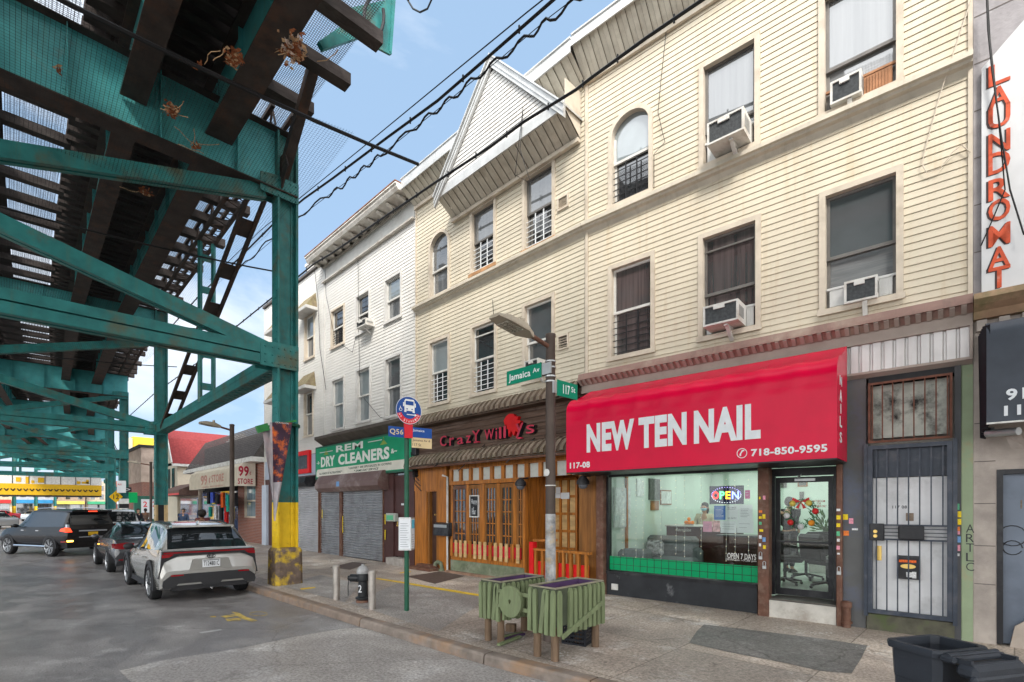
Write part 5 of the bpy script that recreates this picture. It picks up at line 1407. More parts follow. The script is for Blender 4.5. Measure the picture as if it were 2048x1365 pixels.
# strings of small lights behind the glass
for i, x in enumerate((1246,1272,1286,1322,1352,1369,1402,1452,1470,1497)):
    a = FR.px(x,.09); z1 = wz1-.02; z0 = FR.p(x, 1115+random.uniform(-10,25), .09)[1]
    t = thing('light_string', 'thin string of tiny lights hanging behind the shop window', 'fairy lights', tuple(FR.w(a,.09,z0)), FR.ang, 'hanging light strings')
    m = MB(FR.M); m.tube([(a,.09,z1),(a+.01,.09,(z0+z1)/2),(a,.09,z0)], .002, 4); m.build('cord', PAP, t)
    m = MB(FR.M); zc = z0
    while zc < z1-.05: m.cbox(a+random.uniform(-.006,.006), .085, zc, .007, .007, .008); zc += random.uniform(.09,.14)
    m.build('bulbs', em('bulb_warm',(1,.85,.55),.7), t)
# wreath on the door
wx_, wz_ = FR.p(1603,1028,DO-.03); t = thing('wreath', 'green Christmas wreath with a red bow on the glass door', 'wreath', tuple(FR.w(wx_, DO-.03, wz_)), FR.ang)
m = MB(FR.M); random.seed(2)
for i in range(200):
    a = random.uniform(0, 2*PI); r = random.gauss(.2,.03); c = Vector((wx_+r*math.cos(a), DO-.035+random.uniform(-.03,0), wz_+r*math.sin(a))); d = Vector((random.uniform(-1,1), random.uniform(-.6,0), random.uniform(-1,1))).normalized(); e = d.orthogonal().normalized()*.008
    m.add([c-d*.035, c+e, c+d*.035, c-e], [(0,1,2,3)])
m.build('greenery', mat('fir_green', (.03,.13,.05), .7, var=.3, scale=30), t)
m = MB(FR.M); m.cur = 0
for s_ in (-1, 1): m.add([(wx_,DO-.07,wz_+.2),(wx_+s_*.12,DO-.08,wz_+.27),(wx_+s_*.13,DO-.08,wz_+.17)], [(0,1,2)]); m.add([(wx_,DO-.07,wz_+.2),(wx_+s_*.03,DO-.08,wz_+.08),(wx_+s_*.08,DO-.08,wz_+.1)], [(0,1,2)])
m.build('bow', mat('red_ribbon', (.5,.02,.02), .4, var=.1), t)
for a, c in ((.2,(.6,.03,.03)),(1.0,(.65,.5,.1)),(2.2,(.65,.5,.1)),(3.3,(.6,.6,.6)),(3.9,(.6,.03,.03)),(4.7,(.6,.6,.6)),(5.5,(.7,.25,.02))):
    m = MB(FR.M); m.sphere((wx_+.21*math.cos(a),DO-.07,wz_+.21*math.sin(a)), .05, 8, 6); m.build('bauble', mat('bauble_%d' % int(c[0]*100+c[1]*10), c, .25, var=.05), t, True)
# ================================================================ the tavern front of the gabled house
M_WOOD = mat('varnished_wood', (.38,.135,.022), .42, var=.35, scale=3, stretch=(6,6,.5), dirt=(.12,.055,.02), dscale=2.2, damt=.55, coat=.15)
M_WOODD = mat('dark_varnished_wood', (.22,.09,.022), .45, var=.3, scale=3, stretch=(6,6,.5), dirt=(.09,.05,.02), dscale=2, damt=.5)
M_PLANK = mat('weathered_plank', (.10,.062,.045), .75, var=.45, scale=2.4, stretch=(.5,4,7), dirt=(.19,.15,.13), dscale=2.5, damt=.45)
M_CORR = mat('corrugated_fabric', (.10,.068,.05), .6, .1, var=.3, scale=3, dirt=(.05,.05,.03), dscale=2, damt=.6)
M_CORRL = mat('corrugated_light', (.20,.155,.115), .55, .1, var=.3, scale=3, dirt=(.14,.12,.07), dscale=2, damt=.7)
M_DOORB = mat('brown_door', (.060,.030,.022), .4, var=.2, scale=3)
M_REDP = mat('bright_red_paint', (.62,.012,.015), .45, var=.1, scale=5)
M_GRNP = mat('worn_green_board', (.16,.185,.12), .7, var=.25, scale=5, dirt=(.30,.30,.24), dscale=4, damt=.6)
M_CREAMB = mat('cream_blind_board', (.50,.51,.47), .6, var=.15, scale=6, dirt=(.25,.25,.22), dscale=6, damt=.5)
M_PLY = mat('boarded_pane', (.50,.33,.15), .6, var=.25, scale=4, stretch=(1,1,3))
f = lambda x, y, off=0: FL.p(x, y, off)
X_ = lambda x, off=0: FL.px(x, off)
tv = hl
ZG = .15
# plank sign wall between two corrugated pent roofs
zA0, zA1 = f(832,853,-.3)[1], f(832,836)[1]
zB0, zB1 = f(832,933,-.35)[1], f(832,913)[1]
pr = X_(1168)
m = MB(FL.M); n = 9
for i in range(n):
    a = zB1-.2+(zA1-zB1+.2)*i/n; b = zB1-.2+(zA1-zB1+.2)*(i+1)/n
    x = LX0+.01
    while x < pr:
        e = min(pr, x+random.uniform(.8,1.9)); m.box(x+.003, e-.003, -.05-random.uniform(0,.008), -.01, a+.004, b-.004); x = e
m.build('plank_wall', M_PLANK, tv)
def pent(z0, z1, out_, name, yw=-.05):
    m = MB(FL.M); st = .094; x = LX0+.01; k = 0
    while x < pr:
        e = min(x+st, pr); d = .028
        m.cur = k % 2
        pts = [(yw, z1), (-out_*.55, z1-(z1-z0)*.22), (-out_*.95, z0+.10), (-out_, z0)]
        r = [[(x, y-(d if k % 2 else 0), z+(d*.6 if k % 2 else 0)) for y, z in pts], [(e, y-(d if k % 2 else 0), z+(d*.6 if k % 2 else 0)) for y, z in pts]]
        m.add(r[0]+r[1], [(i, i+1, 5+i, 4+i) for i in range(3)])
        if k % 2:
            for xx in (x, e): m.add([(xx, y, z) for y, z in pts]+[(xx, y-d, z+d*.6) for y, z in pts], [(i, i+1, 5+i, 4+i) for i in range(3)])
        x = e; k += 1
    m.cur = 0; m.box(LX0+.01, pr, -out_+.01, -.05, z0-.03, z0-.005)
    return m.build(name, [M_CORR, M_CORRL], tv)
pent(zA0, zA1, .36, 'upper_pent_roof'); pent(zB0, zB1, .45, 'lower_pent_roof')
for x0, y0, x1, y1 in ((868,934,920,898),(916,943,970,889),(1012,926,1070,876)):
    m = MB(FL.M); a, z = f(x0,y0,-.5); b, z2 = f(x1,y1,-.06); m.tube([(a,-.5,z),(b,-.06,z2)], .012, 6); m.build('tie_rod', M_BLACKM, tv)
m = MB(FL.M); z = zB0-.06; m.tube([(LX0+.02,-.42,z),(pr,-.42,z)], .03, 8); m.build('conduit', M_BROWNP, tv)
# sign letters with black returns
tsg = thing('tavern_sign', 'red letters spelling Crazy Willy\'s with a red figure on dark planks', 'sign', (X_(975), FACE_Y-.06, 3.7))
M_LRED = mat('sign_letter_red', (.50,.035,.07), .4, var=.2, scale=12); M_LBLK = M_BLACKM
def letter(ch, xl, xr, yt, yb, slant=0.0):
    a, z1 = f(xl, yt, -.17); b = X_(xr, -.17); z0 = f(xl, yb, -.17)[1]
    m = MB(FL.M); m.text(ch, a, b, z0, z1, -.06, .11, .02, slant=slant); m.cur = 1
    k = MB(FL.M); k.text(ch, a+.003, b-.003, z0+.003, z1-.003, -.171, .004, .005, slant=slant)
    m.build('letter_return', M_LBLK, tsg); k.build('letter', M_LRED, tsg)
for ch, xl, xr, yt, yb in (('C',880,893,873,894),('r',899,908,876,892),('a',914,927,876,890),('z',932,942,872,887),('Y',944,960,862,884),('W',969,988,860,881),('i',991,994.5,857,879),('l',998,1003,855,878),('l',1007,1012,853,877),('y',1031,1047,848,876),('s',1052,1069,851,869)):
    letter(ch, xl, xr, yt, yb)
# the figure: a rearing horse-like red shape standing over the letters
pts = [(1010,852),(1007,842),(1012,833),(1018,828),(1026,828),(1031,834),(1037,833),(1034,840),(1042,842),(1037,848),(1041,856),(1035,860),(1038,868),(1031,862),(1027,872),(1022,862),(1017,874),(1016,858),(1010,860),(1013,848)]
P3 = [f(x, y, -.15) for x, y in pts]
m = MB(FL.M); m.prism(P3, 'y', -.15, -.06); m.build('figure', M_REDP, tsg)
for g0, g1 in ((948,957),(1034,1043)):   # cocktail-glass stems under the Y letters
    a, z = f(g0, 884 if g0 < 1000 else 876, -.16); b = X_(g1, -.16); m = MB(FL.M); m.box(a, b, -.17, -.1, z-.03, z); m.build('glass_foot', M_LRED, tsg)
# left: entrance panel and brown door
m = MB(FL.M); zh = f(832,938)[1]
dL, dR, dT = X_(856), X_(878), f(856,984)[1]
m.box(LX0+.015, dL, -.05, .1, ZG, zh); m.box(dR, X_(897), -.05, .1, ZG, zh); m.box(dL, dR, -.05, .1, dT, zh)
m.box(LX0+.02, X_(897)-.02, -.075, -.051, f(832,1112)[1]-2.6 if False else dT+.03, zh-.02)
m.build('wood_panelling', M_WOOD, tv)
m = MB(FL.M); m.box(dL, dL+.1, -.02, .12, ZG, dT); m.box(dR-.1, dR, -.02, .12, ZG, dT); m.build('door_frame', M_WOODD, tv)
m = MB(FL.M); m.box(dL+.1, dR-.1, .08, .12, ZG+.16, dT); bd = m.build('door', M_DOORB, tv)
m = MB(FL.M); a, z = f(872,1030,.08); m.sphere((a,.05,z), .03, 8, 6); m.build('handle', MATS['brass'], bd)
m = MB(FL.M); m.box(LX0+.2, X_(884), -.45, -.06, ZG-.06, ZG+.10); m.box(LX0+.35, X_(880), -.22, .08, ZG+.101, ZG+.17); m.build('door_step', M_BROWNP, tv)
mbx = thing('mailbox', 'black wall mailbox on the varnished wood beside the brown door', 'mailbox', (X_(881), FACE_Y-.1, 1.3))
a, z1 = f(866.5,1047,-.2); b = X_(896,-.2); z0 = f(866.5,1071,-.2)[1]
m = MB(FL.M); m.prism([(-.2,z0),(-.051,z0),(-.051,z1+.03),(-.17,z1)], 'x', a, b); m.build('case', M_BLACKM, mbx)
m = MB(FL.M); m.box(a+.03, b-.06, -.205, -.201, z1-.11, z1-.03); m.build('lid', M_LED, mbx)
m = MB(FL.M); m.tube([(X_(900),-.09,ZG),(X_(900),-.09,f(900,955)[1]),(X_(893),-.14,f(900,951)[1])], .028, 8); m.build('downpipe', M_WHITEP, tv)
sp = thing('standpipe', 'green bent iron pipe on the pavement by the tavern door', 'pipe', (X_(880,-.5), FACE_Y-.5, .14))
m = MB(); c = atZ(872,1143,.16); m.tube([c+Vector((-.05,0,-.05)), c+Vector((-.05,0,.12)), c+Vector((-.02,0,.22)), c+Vector((.06,.02,.27)), c+Vector((.16,.04,.24)), c+Vector((.2,.05,.14)), c+Vector((.2,.05,-.05))], .055, 10); m.build('pipe', M_GRNP, sp, True)
m = MB(); m.lathe([(.085,0),(.085,.05)], tuple(c+Vector((-.05,0,-.02))), 12); m.lathe([(.085,0),(.085,.05)], tuple(c+Vector((.2,.05,.03))), 12); m.build('flange', M_GRNP, sp)
# bay with french windows
bx0, bx1 = X_(903,-.05), X_(1050,-.05); bz1 = f(905,971,-.05)[1]; zc1 = f(905,936,-.05)[1]; zpk1, zpk0 = f(912,1082,-.12)[1], f(912,1108,-.12)[1]; bz0 = f(905,1112,-.05)[1]
zgr = f(905,1120,-.08)[1]
m = MB(FL.M); m.box(bx0, bx1, -.08, 0, ZG, zgr); m.build('green_base_board', M_GRNP, tv)
m = MB(FL.M); m.box(bx0-.1, bx1+.05, -.2, -.081, ZG-.06, ZG+.09); m.build('kerb_timber', mat('raw_timber', (.26,.16,.11), .7, var=.3, scale=4), tv)
m = MB(FL.M); m.box(bx0, bx1, -.06, 0, zgr+.002, bz0+.08); m.build('lower_panel', M_WOOD, tv)
m = MB(FL.M); m.box(bx0-.03, bx1, -.10, 0, bz1, bz1+.10); m.box(bx0-.03, bx1+1.6, -.07, 0, bz1+.42, zc1+.2); m.build('transom_beam', M_WOOD, tv)
nb = 11; tot = X_(1172)-bx0
for i in range(nb+1): x = bx0+tot*i/nb; m = MB(FL.M); m.box(x-.05, x+.05, -.085, 0, bz1+.101, bz1+.419); m.build('transom_post', M_WOOD, tv)
m = MB(FL.M); m.box(bx0, X_(1172), -.02, .0, bz1+.10, bz1+.42); m.build('transom_panel', M_CREAMB, tv)
edges = [(906,933),(938,960),(969,994),(1000,1027),(1033,1048)]
ztop = bz1; zbot = bz0+.081
m = MB(FL.M)
xs_e = [X_(x,-.05) for pr_ in edges for x in pr_]
m.box(bx0-.02, xs_e[0], -.06, 0, zbot, ztop)
for i in range(1, 9, 2): m.box(xs_e[i], xs_e[i+1], -.06, 0, zbot, ztop)
m.box(xs_e[9], bx1, -.08, 0, zgr, ztop); m.build('bay_post', M_WOOD, tv)
for i, (a_, b_) in enumerate(edges):
    a, b = X_(a_,-.05), X_(b_,-.05); m = MB(FL.M); k = .07
    m.box(a, a+k, -.05, -.01, zbot, ztop-.02); m.box(b-k, b, -.05, -.01, zbot, ztop-.02); m.box(a+k, b-k, -.05, -.01, ztop-.12, ztop-.02)
    fw = m.build('french_window', M_BROWNP if i < 1 else M_WOODD, tv)
    m = MB(FL.M); nv = 3 if i < 4 else 2
    for j in range(1, nv): x = a+k+(b-a-2*k)*j/nv; m.box(x-.013, x+.013, -.04, -.012, zbot, ztop-.12)
    for j in range(1, 5): z = zpk1-.1+(ztop-.12-zpk1+.1)*(j-.0)/5+.0; m.box(a+k, b-k, -.042, -.0125, z-.014, z+.014)
    m.build('glazing_bars', M_WOOD, fw)
    m = MB(FL.M); m.quad((a+k,-.02,zbot),(b-k,-.02,zbot),(b-k,-.02,ztop-.12),(a+k,-.02,ztop-.12)); m.build('pane', G_DARK, fw)
# picket apron
m = MB(FL.M); m.box(bx0+.05, bx1-.1, -.10, -.061, zpk0+.02, zpk1-.06); m.build('apron_board', mat('deep_red_board', (.42,.006,.02), .5, var=.1), tv)
n = 14
for i in range(n):
    x = bx0+.08+(bx1-bx0-.25)*i/(n-1); m = MB(FL.M); m.box(x-.05, x+.05, -.125, -.101, zpk0-.07-.005*(i % 3), zpk1+.02); m.build('picket', M_PLY if i % 4 else M_WOOD, tv)
bb = thing('chalkboard', 'chalkboard hung on the french windows with white writing', 'chalkboard', (X_(948,-.06), FACE_Y-.1, 2.0))
a, z1 = f(939,991,-.09); b = X_(957.5,-.09); z0 = f(939,1035,-.09)[1]
m = MB(FL.M); k = .03; m.box(a, a+k, -.1, -.062, z0, z1); m.box(b-k, b, -.1, -.062, z0, z1); m.box(a+k, b-k, -.1, -.062, z1-k, z1); m.box(a+k, b-k, -.1, -.062, z0, z0+k); m.build('frame', M_WHITEP, bb)
m = MB(FL.M); m.box(a+k, b-k, -.085, -.065, z0+k, z1-k); m.build('board', M_BLACKM, bb)
m = MB(FL.M); m.text('Happy', a+.07, b-.07, z1-.26, z1-.10, -.086, .003, .0); m.text('Hour', a+.1, b-.12, z1-.5, z1-.34, -.086, .003, 0); m.text('4-7', a+.14, b-.2, z0+.14, z0+.27, -.086, .003, 0); m.build('chalk_writing', PAP, bb)
def wall_lamp(x, y, off, lab):
    a, z = f(x, y, off); t = thing('globe_lamp', lab, 'lamp', (a, FACE_Y+off, z), 0, 'dark bell lamps on the tavern front')
    m = MB(FL.M); m.bar((a,off+.25,z+.16),(a,off,z+.14),.03,.03); m.lathe([(.03,.16),(.07,.13),(.13,.05),(.135,-.02),(.10,-.035)], (a,off,z), 14); m.build('shade', M_BLACKM, t, True)
    m = MB(FL.M); m.sphere((a,off,z-.04), (.10,.10,.08), 12, 8); m.build('globe', mat('smoky_globe', (.12,.13,.15), .1, var=.1), t, True)
wall_lamp(1041, 970, -.3, 'bell lamp at the end of the french windows')
wall_lamp(1166, 967, -.3, 'bell lamp beside the red awning corner')
# recessed porch
rb = .95; px1_ = X_(1172)
m = MB(FL.M); m.box(bx1-.002, bx1+.03, -.07, rb, ZG, zc1+.2)
n = 12
for i in range(n): y = -.06+rb*i/n; m.box(bx1+.03, bx1+.042, y+.008, y+rb/n-.008, ZG, zc1+.1)
m.build('beadboard_wall', M_WOOD, tv)
m = MB(FL.M); m.box(bx1+.045, px1_+.4, rb, rb+.05, ZG, zc1+.3); m.box(bx1+.045, px1_+.4, -.03, rb, zc1+.05, zc1+.1); m.build('porch_lining', M_WOOD, tv)
pa_, pz1 = f(1108,960,rb-.03); pb_ = X_(1155,rb-.03)
m = MB(FL.M); m.box(pa_, pb_, rb-.05, rb-.002, ZG, pz1); bdr = m.build('boarded_door', M_PLY, tv)
m = MB(FL.M); z0 = f(1108,1095,rb)[1]
for j in range(4): x = pa_+(pb_-pa_)*j/3; m.box(x-.03, x+.03, rb-.085, rb-.051, ZG, pz1)
for j in range(5): z = z0+(pz1-z0)*j/4; m.box(pa_, pb_, rb-.09, rb-.0515, z-.03, z+.03)
m.build('glazing_bars', M_WOOD, bdr)
m = MB(FL.M); 
for x, y, w, h in ((1112,975,.14,.16),(1122,986,.26,.15),(1111,987,.16,.12)): a, z = f(x,y,rb-.09); m.box(a, a+w, rb-.096, rb-.0905, z-h, z)
m.build('notice', PAP, bdr)
m = MB(FR.M); m.box(-.12, FR.px(1199), -.05, .3, ZG, 3.2); m.build('side_panel', M_WOODD, tv)
# porch railing with red infill
ra, rz1 = f(1070,1096.5,-.36); rbx, _ = X_(1177,-.36), 0
rail = thing('porch_railing', 'short wooden railing with red infill in front of the tavern porch', 'railing', ((ra+rbx)/2, FACE_Y-.36, ZG))
rz0 = f(1072,1152,-.36)[1]
m = MB(FL.M); m.box(ra-.05, rbx+.05, -.41, -.31, rz1-.05, rz1); m.build('hand_rail', M_WOOD, rail)
n = 8
for i in range(n):
    x = ra+.04+(rbx-ra-.08)*i/(n-1); m = MB(FL.M); m.box(x-.03, x+.03, -.40, -.34, rz0-.06, rz1-.051); m.build('baluster', M_WOOD, rail)
m = MB(FL.M); m.box(ra+.02, rbx-.02, -.335, -.31, rz0-.03, rz0+.33); m.build('infill_board', M_REDP, rail)
m = MB(FL.M); a = X_(1066.5,-.36); m.box(a-.07, a+.05, -.42, -.30, ZG, f(1066,1084,-.36)[1]); m.build('end_post', M_REDP, rail)
m = MB(FL.M); m.bar((a,-.36,f(1066,1083,-.36)[1]+.02),(a+.3,.1,f(1066,1083,-.36)[1]+.02),.1,.05); m.build('return_rail', M_WOOD, rail)

# ================================================================ cleaners shop
M_SHUT = mat('galvanised_shutter', (.33,.34,.36), .45, .45, var=.12, scale=3, dirt=(.18,.17,.17), dscale=1.8, damt=.5, streak=(.2,.19,.19), samt=.4)
M_SHUTW = mat('whitish_shutter', (.48,.48,.50), .45, .3, var=.1, scale=3, dirt=(.26,.25,.25), dscale=1.5, damt=.45)
M_MAROON = mat('maroon_panel', (.075,.036,.034), .45, var=.15, scale=3)
def shutter(parent, F, x0, x1, z0, z1, mt, off=-.02, sl_=.085):
    m = MB(F.M); n = int((z1-z0)/sl_)
    for i in range(n):
        a = z0+(z1-z0)*i/n; h = (z1-z0)/n
        pr_ = [(off, a), (off-.03, a+h*.25), (off-.032, a+h*.62), (off, a+h*.92), (off, a+h)]
        m.sheet(pr_, 'x', x0, x1)
    o = m.build('roller_shutter', mt, parent)
    b = MB(F.M); b.box(x0, x1, off-.04, off+.02, z0-.05, z0); b.build('shutter_foot', M_BLACKM, o); return o
s0, s1, s2, s3 = X_(643), X_(683), X_(688.5), X_(769.5)
zsb, zst = f(645,1108)[1], f(645,985)[1]
shutter(hm, FL, s0, s1, .16, zst, M_SHUT); shutter(hm, FL, s2, s3, .19, zst, M_SHUT)
m = MB(FL.M); m.box(s0-.12, s0-.005, -.09, .1, .1, zst); m.box(s1+.003, s2-.003, -.09, .1, .1, zst); m.box(s3+.003, s3+.05, -.09, .1, .1, zst); m.build('shutter_guide', M_BROWNP, hm)
hbz1, hbz0 = f(632,957,-.2)[1], f(632,985,-.2)[1]; hb0, hb1 = X_(631,-.42), X_(757,-.42)
m = MB(FL.M); m.prism([(-.005,hbz0-.02),(-.30,hbz0-.02),(-.45,hbz0+.12),(-.45,hbz0+.28),(-.28,hbz1+.05),(-.005,hbz1+.08)], 'x', hb0, hb1); hbx = m.build('shutter_box', mat('brown_metal_box', (.15,.092,.082), .35, .2, var=.12, scale=3, dirt=(.40,.34,.32), dscale=1.4, damt=.5), hm)
m = MB(FL.M); a, z = f(672,966,-.46); m.box(a, a+.22, -.4555, -.4515, z-.13, z+.04); m.build('sticker', STK[5], hbx)
dr0, dr1 = X_(790), X_(826); zdt = f(790,952)[1]
m = MB(FL.M); m.box(s3+.06, dr0, -.06, .1, .1, f(775,945)[1]); m.box(dr1-.15, LX0-.01, -.06, .1, .1, f(775,945)[1]); m.box(dr0, dr1-.15, -.06, .1, zdt+.5, f(775,945)[1]); m.build('pier', M_MAROON, hm)
m = MB(FL.M); m.box(dr0, dr1-.15, .0, .05, .42, zdt); d_ = m.build('door', M_MAROON, hm)
m = MB(FL.M); m.quad((dr0,.01,zdt+.05),(dr1-.15,.01,zdt+.05),(dr1-.15,.01,zdt+.5),(dr0,.01,zdt+.5)); m.box(dr0, dr1-.15, -.03, .02, zdt, zdt+.05); m.build('transom', G_DARK, hm)
m = MB(FL.M); a, z = f(796,1045,-.03); m.tube([(a,-.05,z-.06),(a,-.06,z+.1)], .02, 8); m.sphere((a,-.05,z-.1), .035, 8, 6); m.build('handle', MATS['brass'], d_)
m = MB(FL.M); a, z = f(803,1009,0); m.box(a, a+.14, -.012, -.001, z-.03, z+.03); m.build('number_plate', PAP, d_)
m = MB(FL.M); m.box(dr0-.05, dr1-.1, -.3, .0, .1, .40); m.build('door_step', mat('worn_step', (.36,.33,.30), .7, var=.2, dirt=(.2,.18,.16), damt=.6), hm)
lb = thing('mailbox', 'small green stickered mailbox on the maroon pier', 'mailbox', (X_(780), FACE_Y-.1, 1.3))
a, z1 = f(771.5,1032,-.2); b = X_(789,-.2); m = MB(FL.M); m.rbox(a, b, -.2, -.061, f(771,1043,-.2)[1], z1+.08, .015); m.build('case', mat('mailbox_grey', (.38,.40,.36), .5, var=.15), lb)
m = MB(FL.M); m.box(a+.05, b-.08, -.204, -.2005, f(771,1042,-.2)[1]+.03, z1+.02); m.build('sticker', STK[1], lb)
for x, y, c in ((769,1029,0),(769,1060,0),(684.5,1032,0),(684.5,1048,0),(643.5,1020,0)):
    a, z = f(x,y,-.1); m = MB(FL.M); m.box(a, a+.05, -.096, -.0905, z-.32, z); m.build('sticker', STK[c], hm)
# eaves strip and green sign
m = MB(FL.M); m.prism([(-.005, ZB_M+.02), (-.42, ZB_M-.06), (-.42, ZB_M-.16), (-.1, ZB_M-.36), (-.005, ZB_M-.36)], 'x', MX0+.05, MX1-.01); m.build('pent_eave', mat('dark_eave', (.09,.075,.065), .7, var=.25, scale=3), hm)
g0, gz1_s = f(633,896,-.12); g1 = X_(832,-.12); gz0_s = f(633,960,-.12)[1]; gz1_s = min(gz1_s, ZB_M-.2)
sg = thing('shop_sign', 'green and cream sign reading REM DRY CLEANERS', 'sign', ((g0+g1)/2, FACE_Y-.12, gz0_s))
m = MB(FL.M); m.box(g0, g1, -.16, -.02, gz0_s, gz1_s); m.build('board', mat('sign_frame_green', (.03,.11,.07), .5, var=.1), sg)
m = MB(FL.M); k = .06; m.box(g0+k, g1-k, -.166, -.1605, gz0_s+k, gz1_s-k); m.build('green_face', mat('sign_green', (.006,.26,.12), .4, var=.08, scale=3), sg)
zs_ = gz0_s+(gz1_s-gz0_s)*.30
m = MB(FL.M); m.prism([(g0+.12,gz0_s+.09),(g1-.08,gz0_s+.09),(g1-.08,zs_),(g0+.2,zs_),(g0+.12,zs_-.1)], 'y', -.171, -.1665); m.build('cream_face', mat('sign_cream', (.60,.58,.50), .5, var=.08, scale=3), sg)
HS = gz1_s-gz0_s; SX = lambda fx: g0+(g1-g0)*fx; SZ = lambda fz: gz0_s+HS*fz
m = MB(FL.M)
m.text('REM', SX(.26), SX(.55), SZ(.74), SZ(.93), -.167, .004, .03)
m.text('DRY', SX(.075), SX(.245), SZ(.36), SZ(.67), -.167, .004, .04); m.text('CLEANERS', SX(.285), SX(.795), SZ(.36), SZ(.67), -.167, .004, .04)
m.box(SX(.06), SX(.22), -.171, -.167, SZ(.80), SZ(.82)); m.box(SX(.60), SX(.73), -.171, -.167, SZ(.86), SZ(.88)); 
m.text('~&~', SX(.02), SX(.062), SZ(.46), SZ(.56), -.167, .004, .01); m.text('&~', SX(.81), SX(.86), SZ(.48), SZ(.60), -.167, .004, .02)
m.build('lettering', mat('sign_white', (.66,.66,.62), .5, var=.05), sg)
m = MB(FL.M)
m.text('ALL KINDS OF ALTERATIONS *', SX(.055), SX(.33), SZ(.135), SZ(.20), -.172, .003, .01); m.text('* LEATHER *', SX(.40), SX(.51), SZ(.205), SZ(.265), -.172, .003, .01, slant=.2); m.text('WE SPECIALIZE IN GOWNS', SX(.52), SX(.815), SZ(.205), SZ(.265), -.172, .003, .01); m.text('* SAME DAY SERVICE', SX(.46), SX(.70), SZ(.115), SZ(.175), -.172, .003, .015, slant=.3)
m.build('small_lettering', mat('sign_dark_green', (.015,.06,.04), .5, var=0), sg)
m = MB(FL.M)
for fx, fz in ((.14,.80),(.745,.82)):
    c = (SX(fx), SZ(fz)); m.prism([(c[0]-.22,c[1]-.1),(c[0]+.22,c[1]-.1),(c[0],c[1]+.06)], 'y', -.171, -.167)
    m.tube([(c[0],-.17,c[1]+.06),(c[0]+.03,-.17,c[1]+.1),(c[0]-.02,-.17,c[1]+.14)], .012, 5)
m.build('hanger_emblem', mat('sign_olive', (.20,.30,.06), .5, var=.1), sg)
# wall clutter between cleaners and tavern
cl_ = thing('meter_cluster', 'cluster of black meter boxes and cables with a yellow tag between the shops', 'meter', (X_(826), FACE_Y-.15, 3.4))
for x, y, w, h in ((822,902,.22,.3),(827,925,.18,.24),(824,948,.12,.2)):
    a, z = f(x,y,-.2); m = MB(FL.M); m.rbox(a, a+w, -.2, -.055, z-h/2, z+h/2, .02); m.build('box', M_BLACKM, cl_)
m = MB(FL.M); a, z = f(821,918,-.22); m.box(a, a+.13, -.225, -.205, z-.1, z+.02); m.build('tag', STK[0], cl_)
m = MB(FL.M)
for i in range(4):
    a, z = f(822+i*2,905+i*10,-.22); m.tube([(a,-.22,z),(a+.08,-.26,z-.25),(a+.02,-.2,z-.5),(a+.2,-.1,z-.7)], .012, 5)
m.build('cables', M_CABLE, cl_)
# ================================================================ shop under the far white house
m = MB(FL.M); m.box(HX0, HX1-.15, .0, .15, .1, 3.25); m.build('shop_wall', M_MAROON, hf)
k0 = X_(645); sb0 = X_(578)
shutter(hf, FL, X_(560), X_(640.5), .12, f(592,975)[1], M_SHUTW)
m = MB(FL.M); m.box(X_(640.5)+.005, X_(645), -.06, .15, .1, 3.2); m.build('shutter_guide', M_BROWNP, hf)
z = f(592,975,-.2)[1]; m = MB(FL.M); m.prism([(-.005,z),(-.38,z),(-.45,z+.15),(-.40,z+.36),(-.005,z+.42)], 'x', X_(560), X_(631)); m.build('shutter_box', M_BLACKM, hf)
m = MB(FL.M); m.box(X_(528), X_(537), -.1, .0, .1, 3.0); m.build('pilaster', mat('pale_blue_wall', (.45,.50,.58), .6, var=.1, scale=2), hf)
rs = thing('shop_sign', 'red framed sign with dark crumpled vinyl beside the green sign', 'sign', (X_(600), FACE_Y-.1, 3.5))
a0_, z1 = f(560,905,-.12); b0_ = X_(618,-.12); z1 = f(592,905,-.12)[1]; z0 = f(592,949,-.12)[1]
m = MB(FL.M); k = .18
m.box(a0_, b0_, -.12, -.02, z1-k, z1); m.box(a0_, b0_, -.12, -.02, z0, z0+k); m.box(b0_-k, b0_, -.12, -.02, z0+k, z1-k); m.box(a0_, a0_+k, -.12, -.02, z0+k, z1-k); m.build('frame', M_REDP, rs)
m = MB(FL.M); n = 14
for i in range(n):
    x0_, x1_ = a0_+k+(b0_-a0_-2*k)*i/n, a0_+k+(b0_-a0_-2*k)*(i+1)/n
    m.quad((x0_,-.08-.02*(i % 2),z0+k),(x1_,-.08-.02*((i+1) % 2),z0+k),(x1_,-.08-.02*(i % 2),z1-k),(x0_,-.08-.02*((i+1) % 2),z1-k))
m.build('vinyl', mat('dark_vinyl', (.05,.055,.065), .3, var=.4, scale=6, dirt=(.45,.45,.48), dscale=4, damt=.5, thr=.6), rs, True)

# ================================================================ laundromat building at the right edge
M_STONE = mat('painted_block', (.40,.35,.31), .8, var=.15, scale=4, dirt=(.24,.21,.19), dscale=2.2, damt=.5, bump=.5, bscale=22, streak=(.26,.23,.2), samt=.4)
ls = thing('laundromat_building', 'grey block building with a tall white LAUNDROMAT sign at the right edge', 'building', tuple(FR.w(RX1+2.5, 0, .15)), FR.ang)
SX0 = RX1+.002; SX1 = SX0+7.0; zct = FR.p(1945,588,-.3)[1]; zc0 = zct-.27
stdo0 = FR.px(1993); stz = FR.p(1993,940)[1]
m = MB(FR.M); m.box(SX0, stdo0, -.02, .4, .05, zc0); m.box(stdo0, SX1, -.02, .4, stz, zc0); m.box(stdo0+1.25, SX1, -.02, .4, .05, stz); m.build('ground_floor_wall', M_STONE, ls)
m = MB(FR.M); zz_ = [FR.p(1948, y)[1] for y in (935, 965, 1060, 1145, 1200)]
m = MB(FR.M)
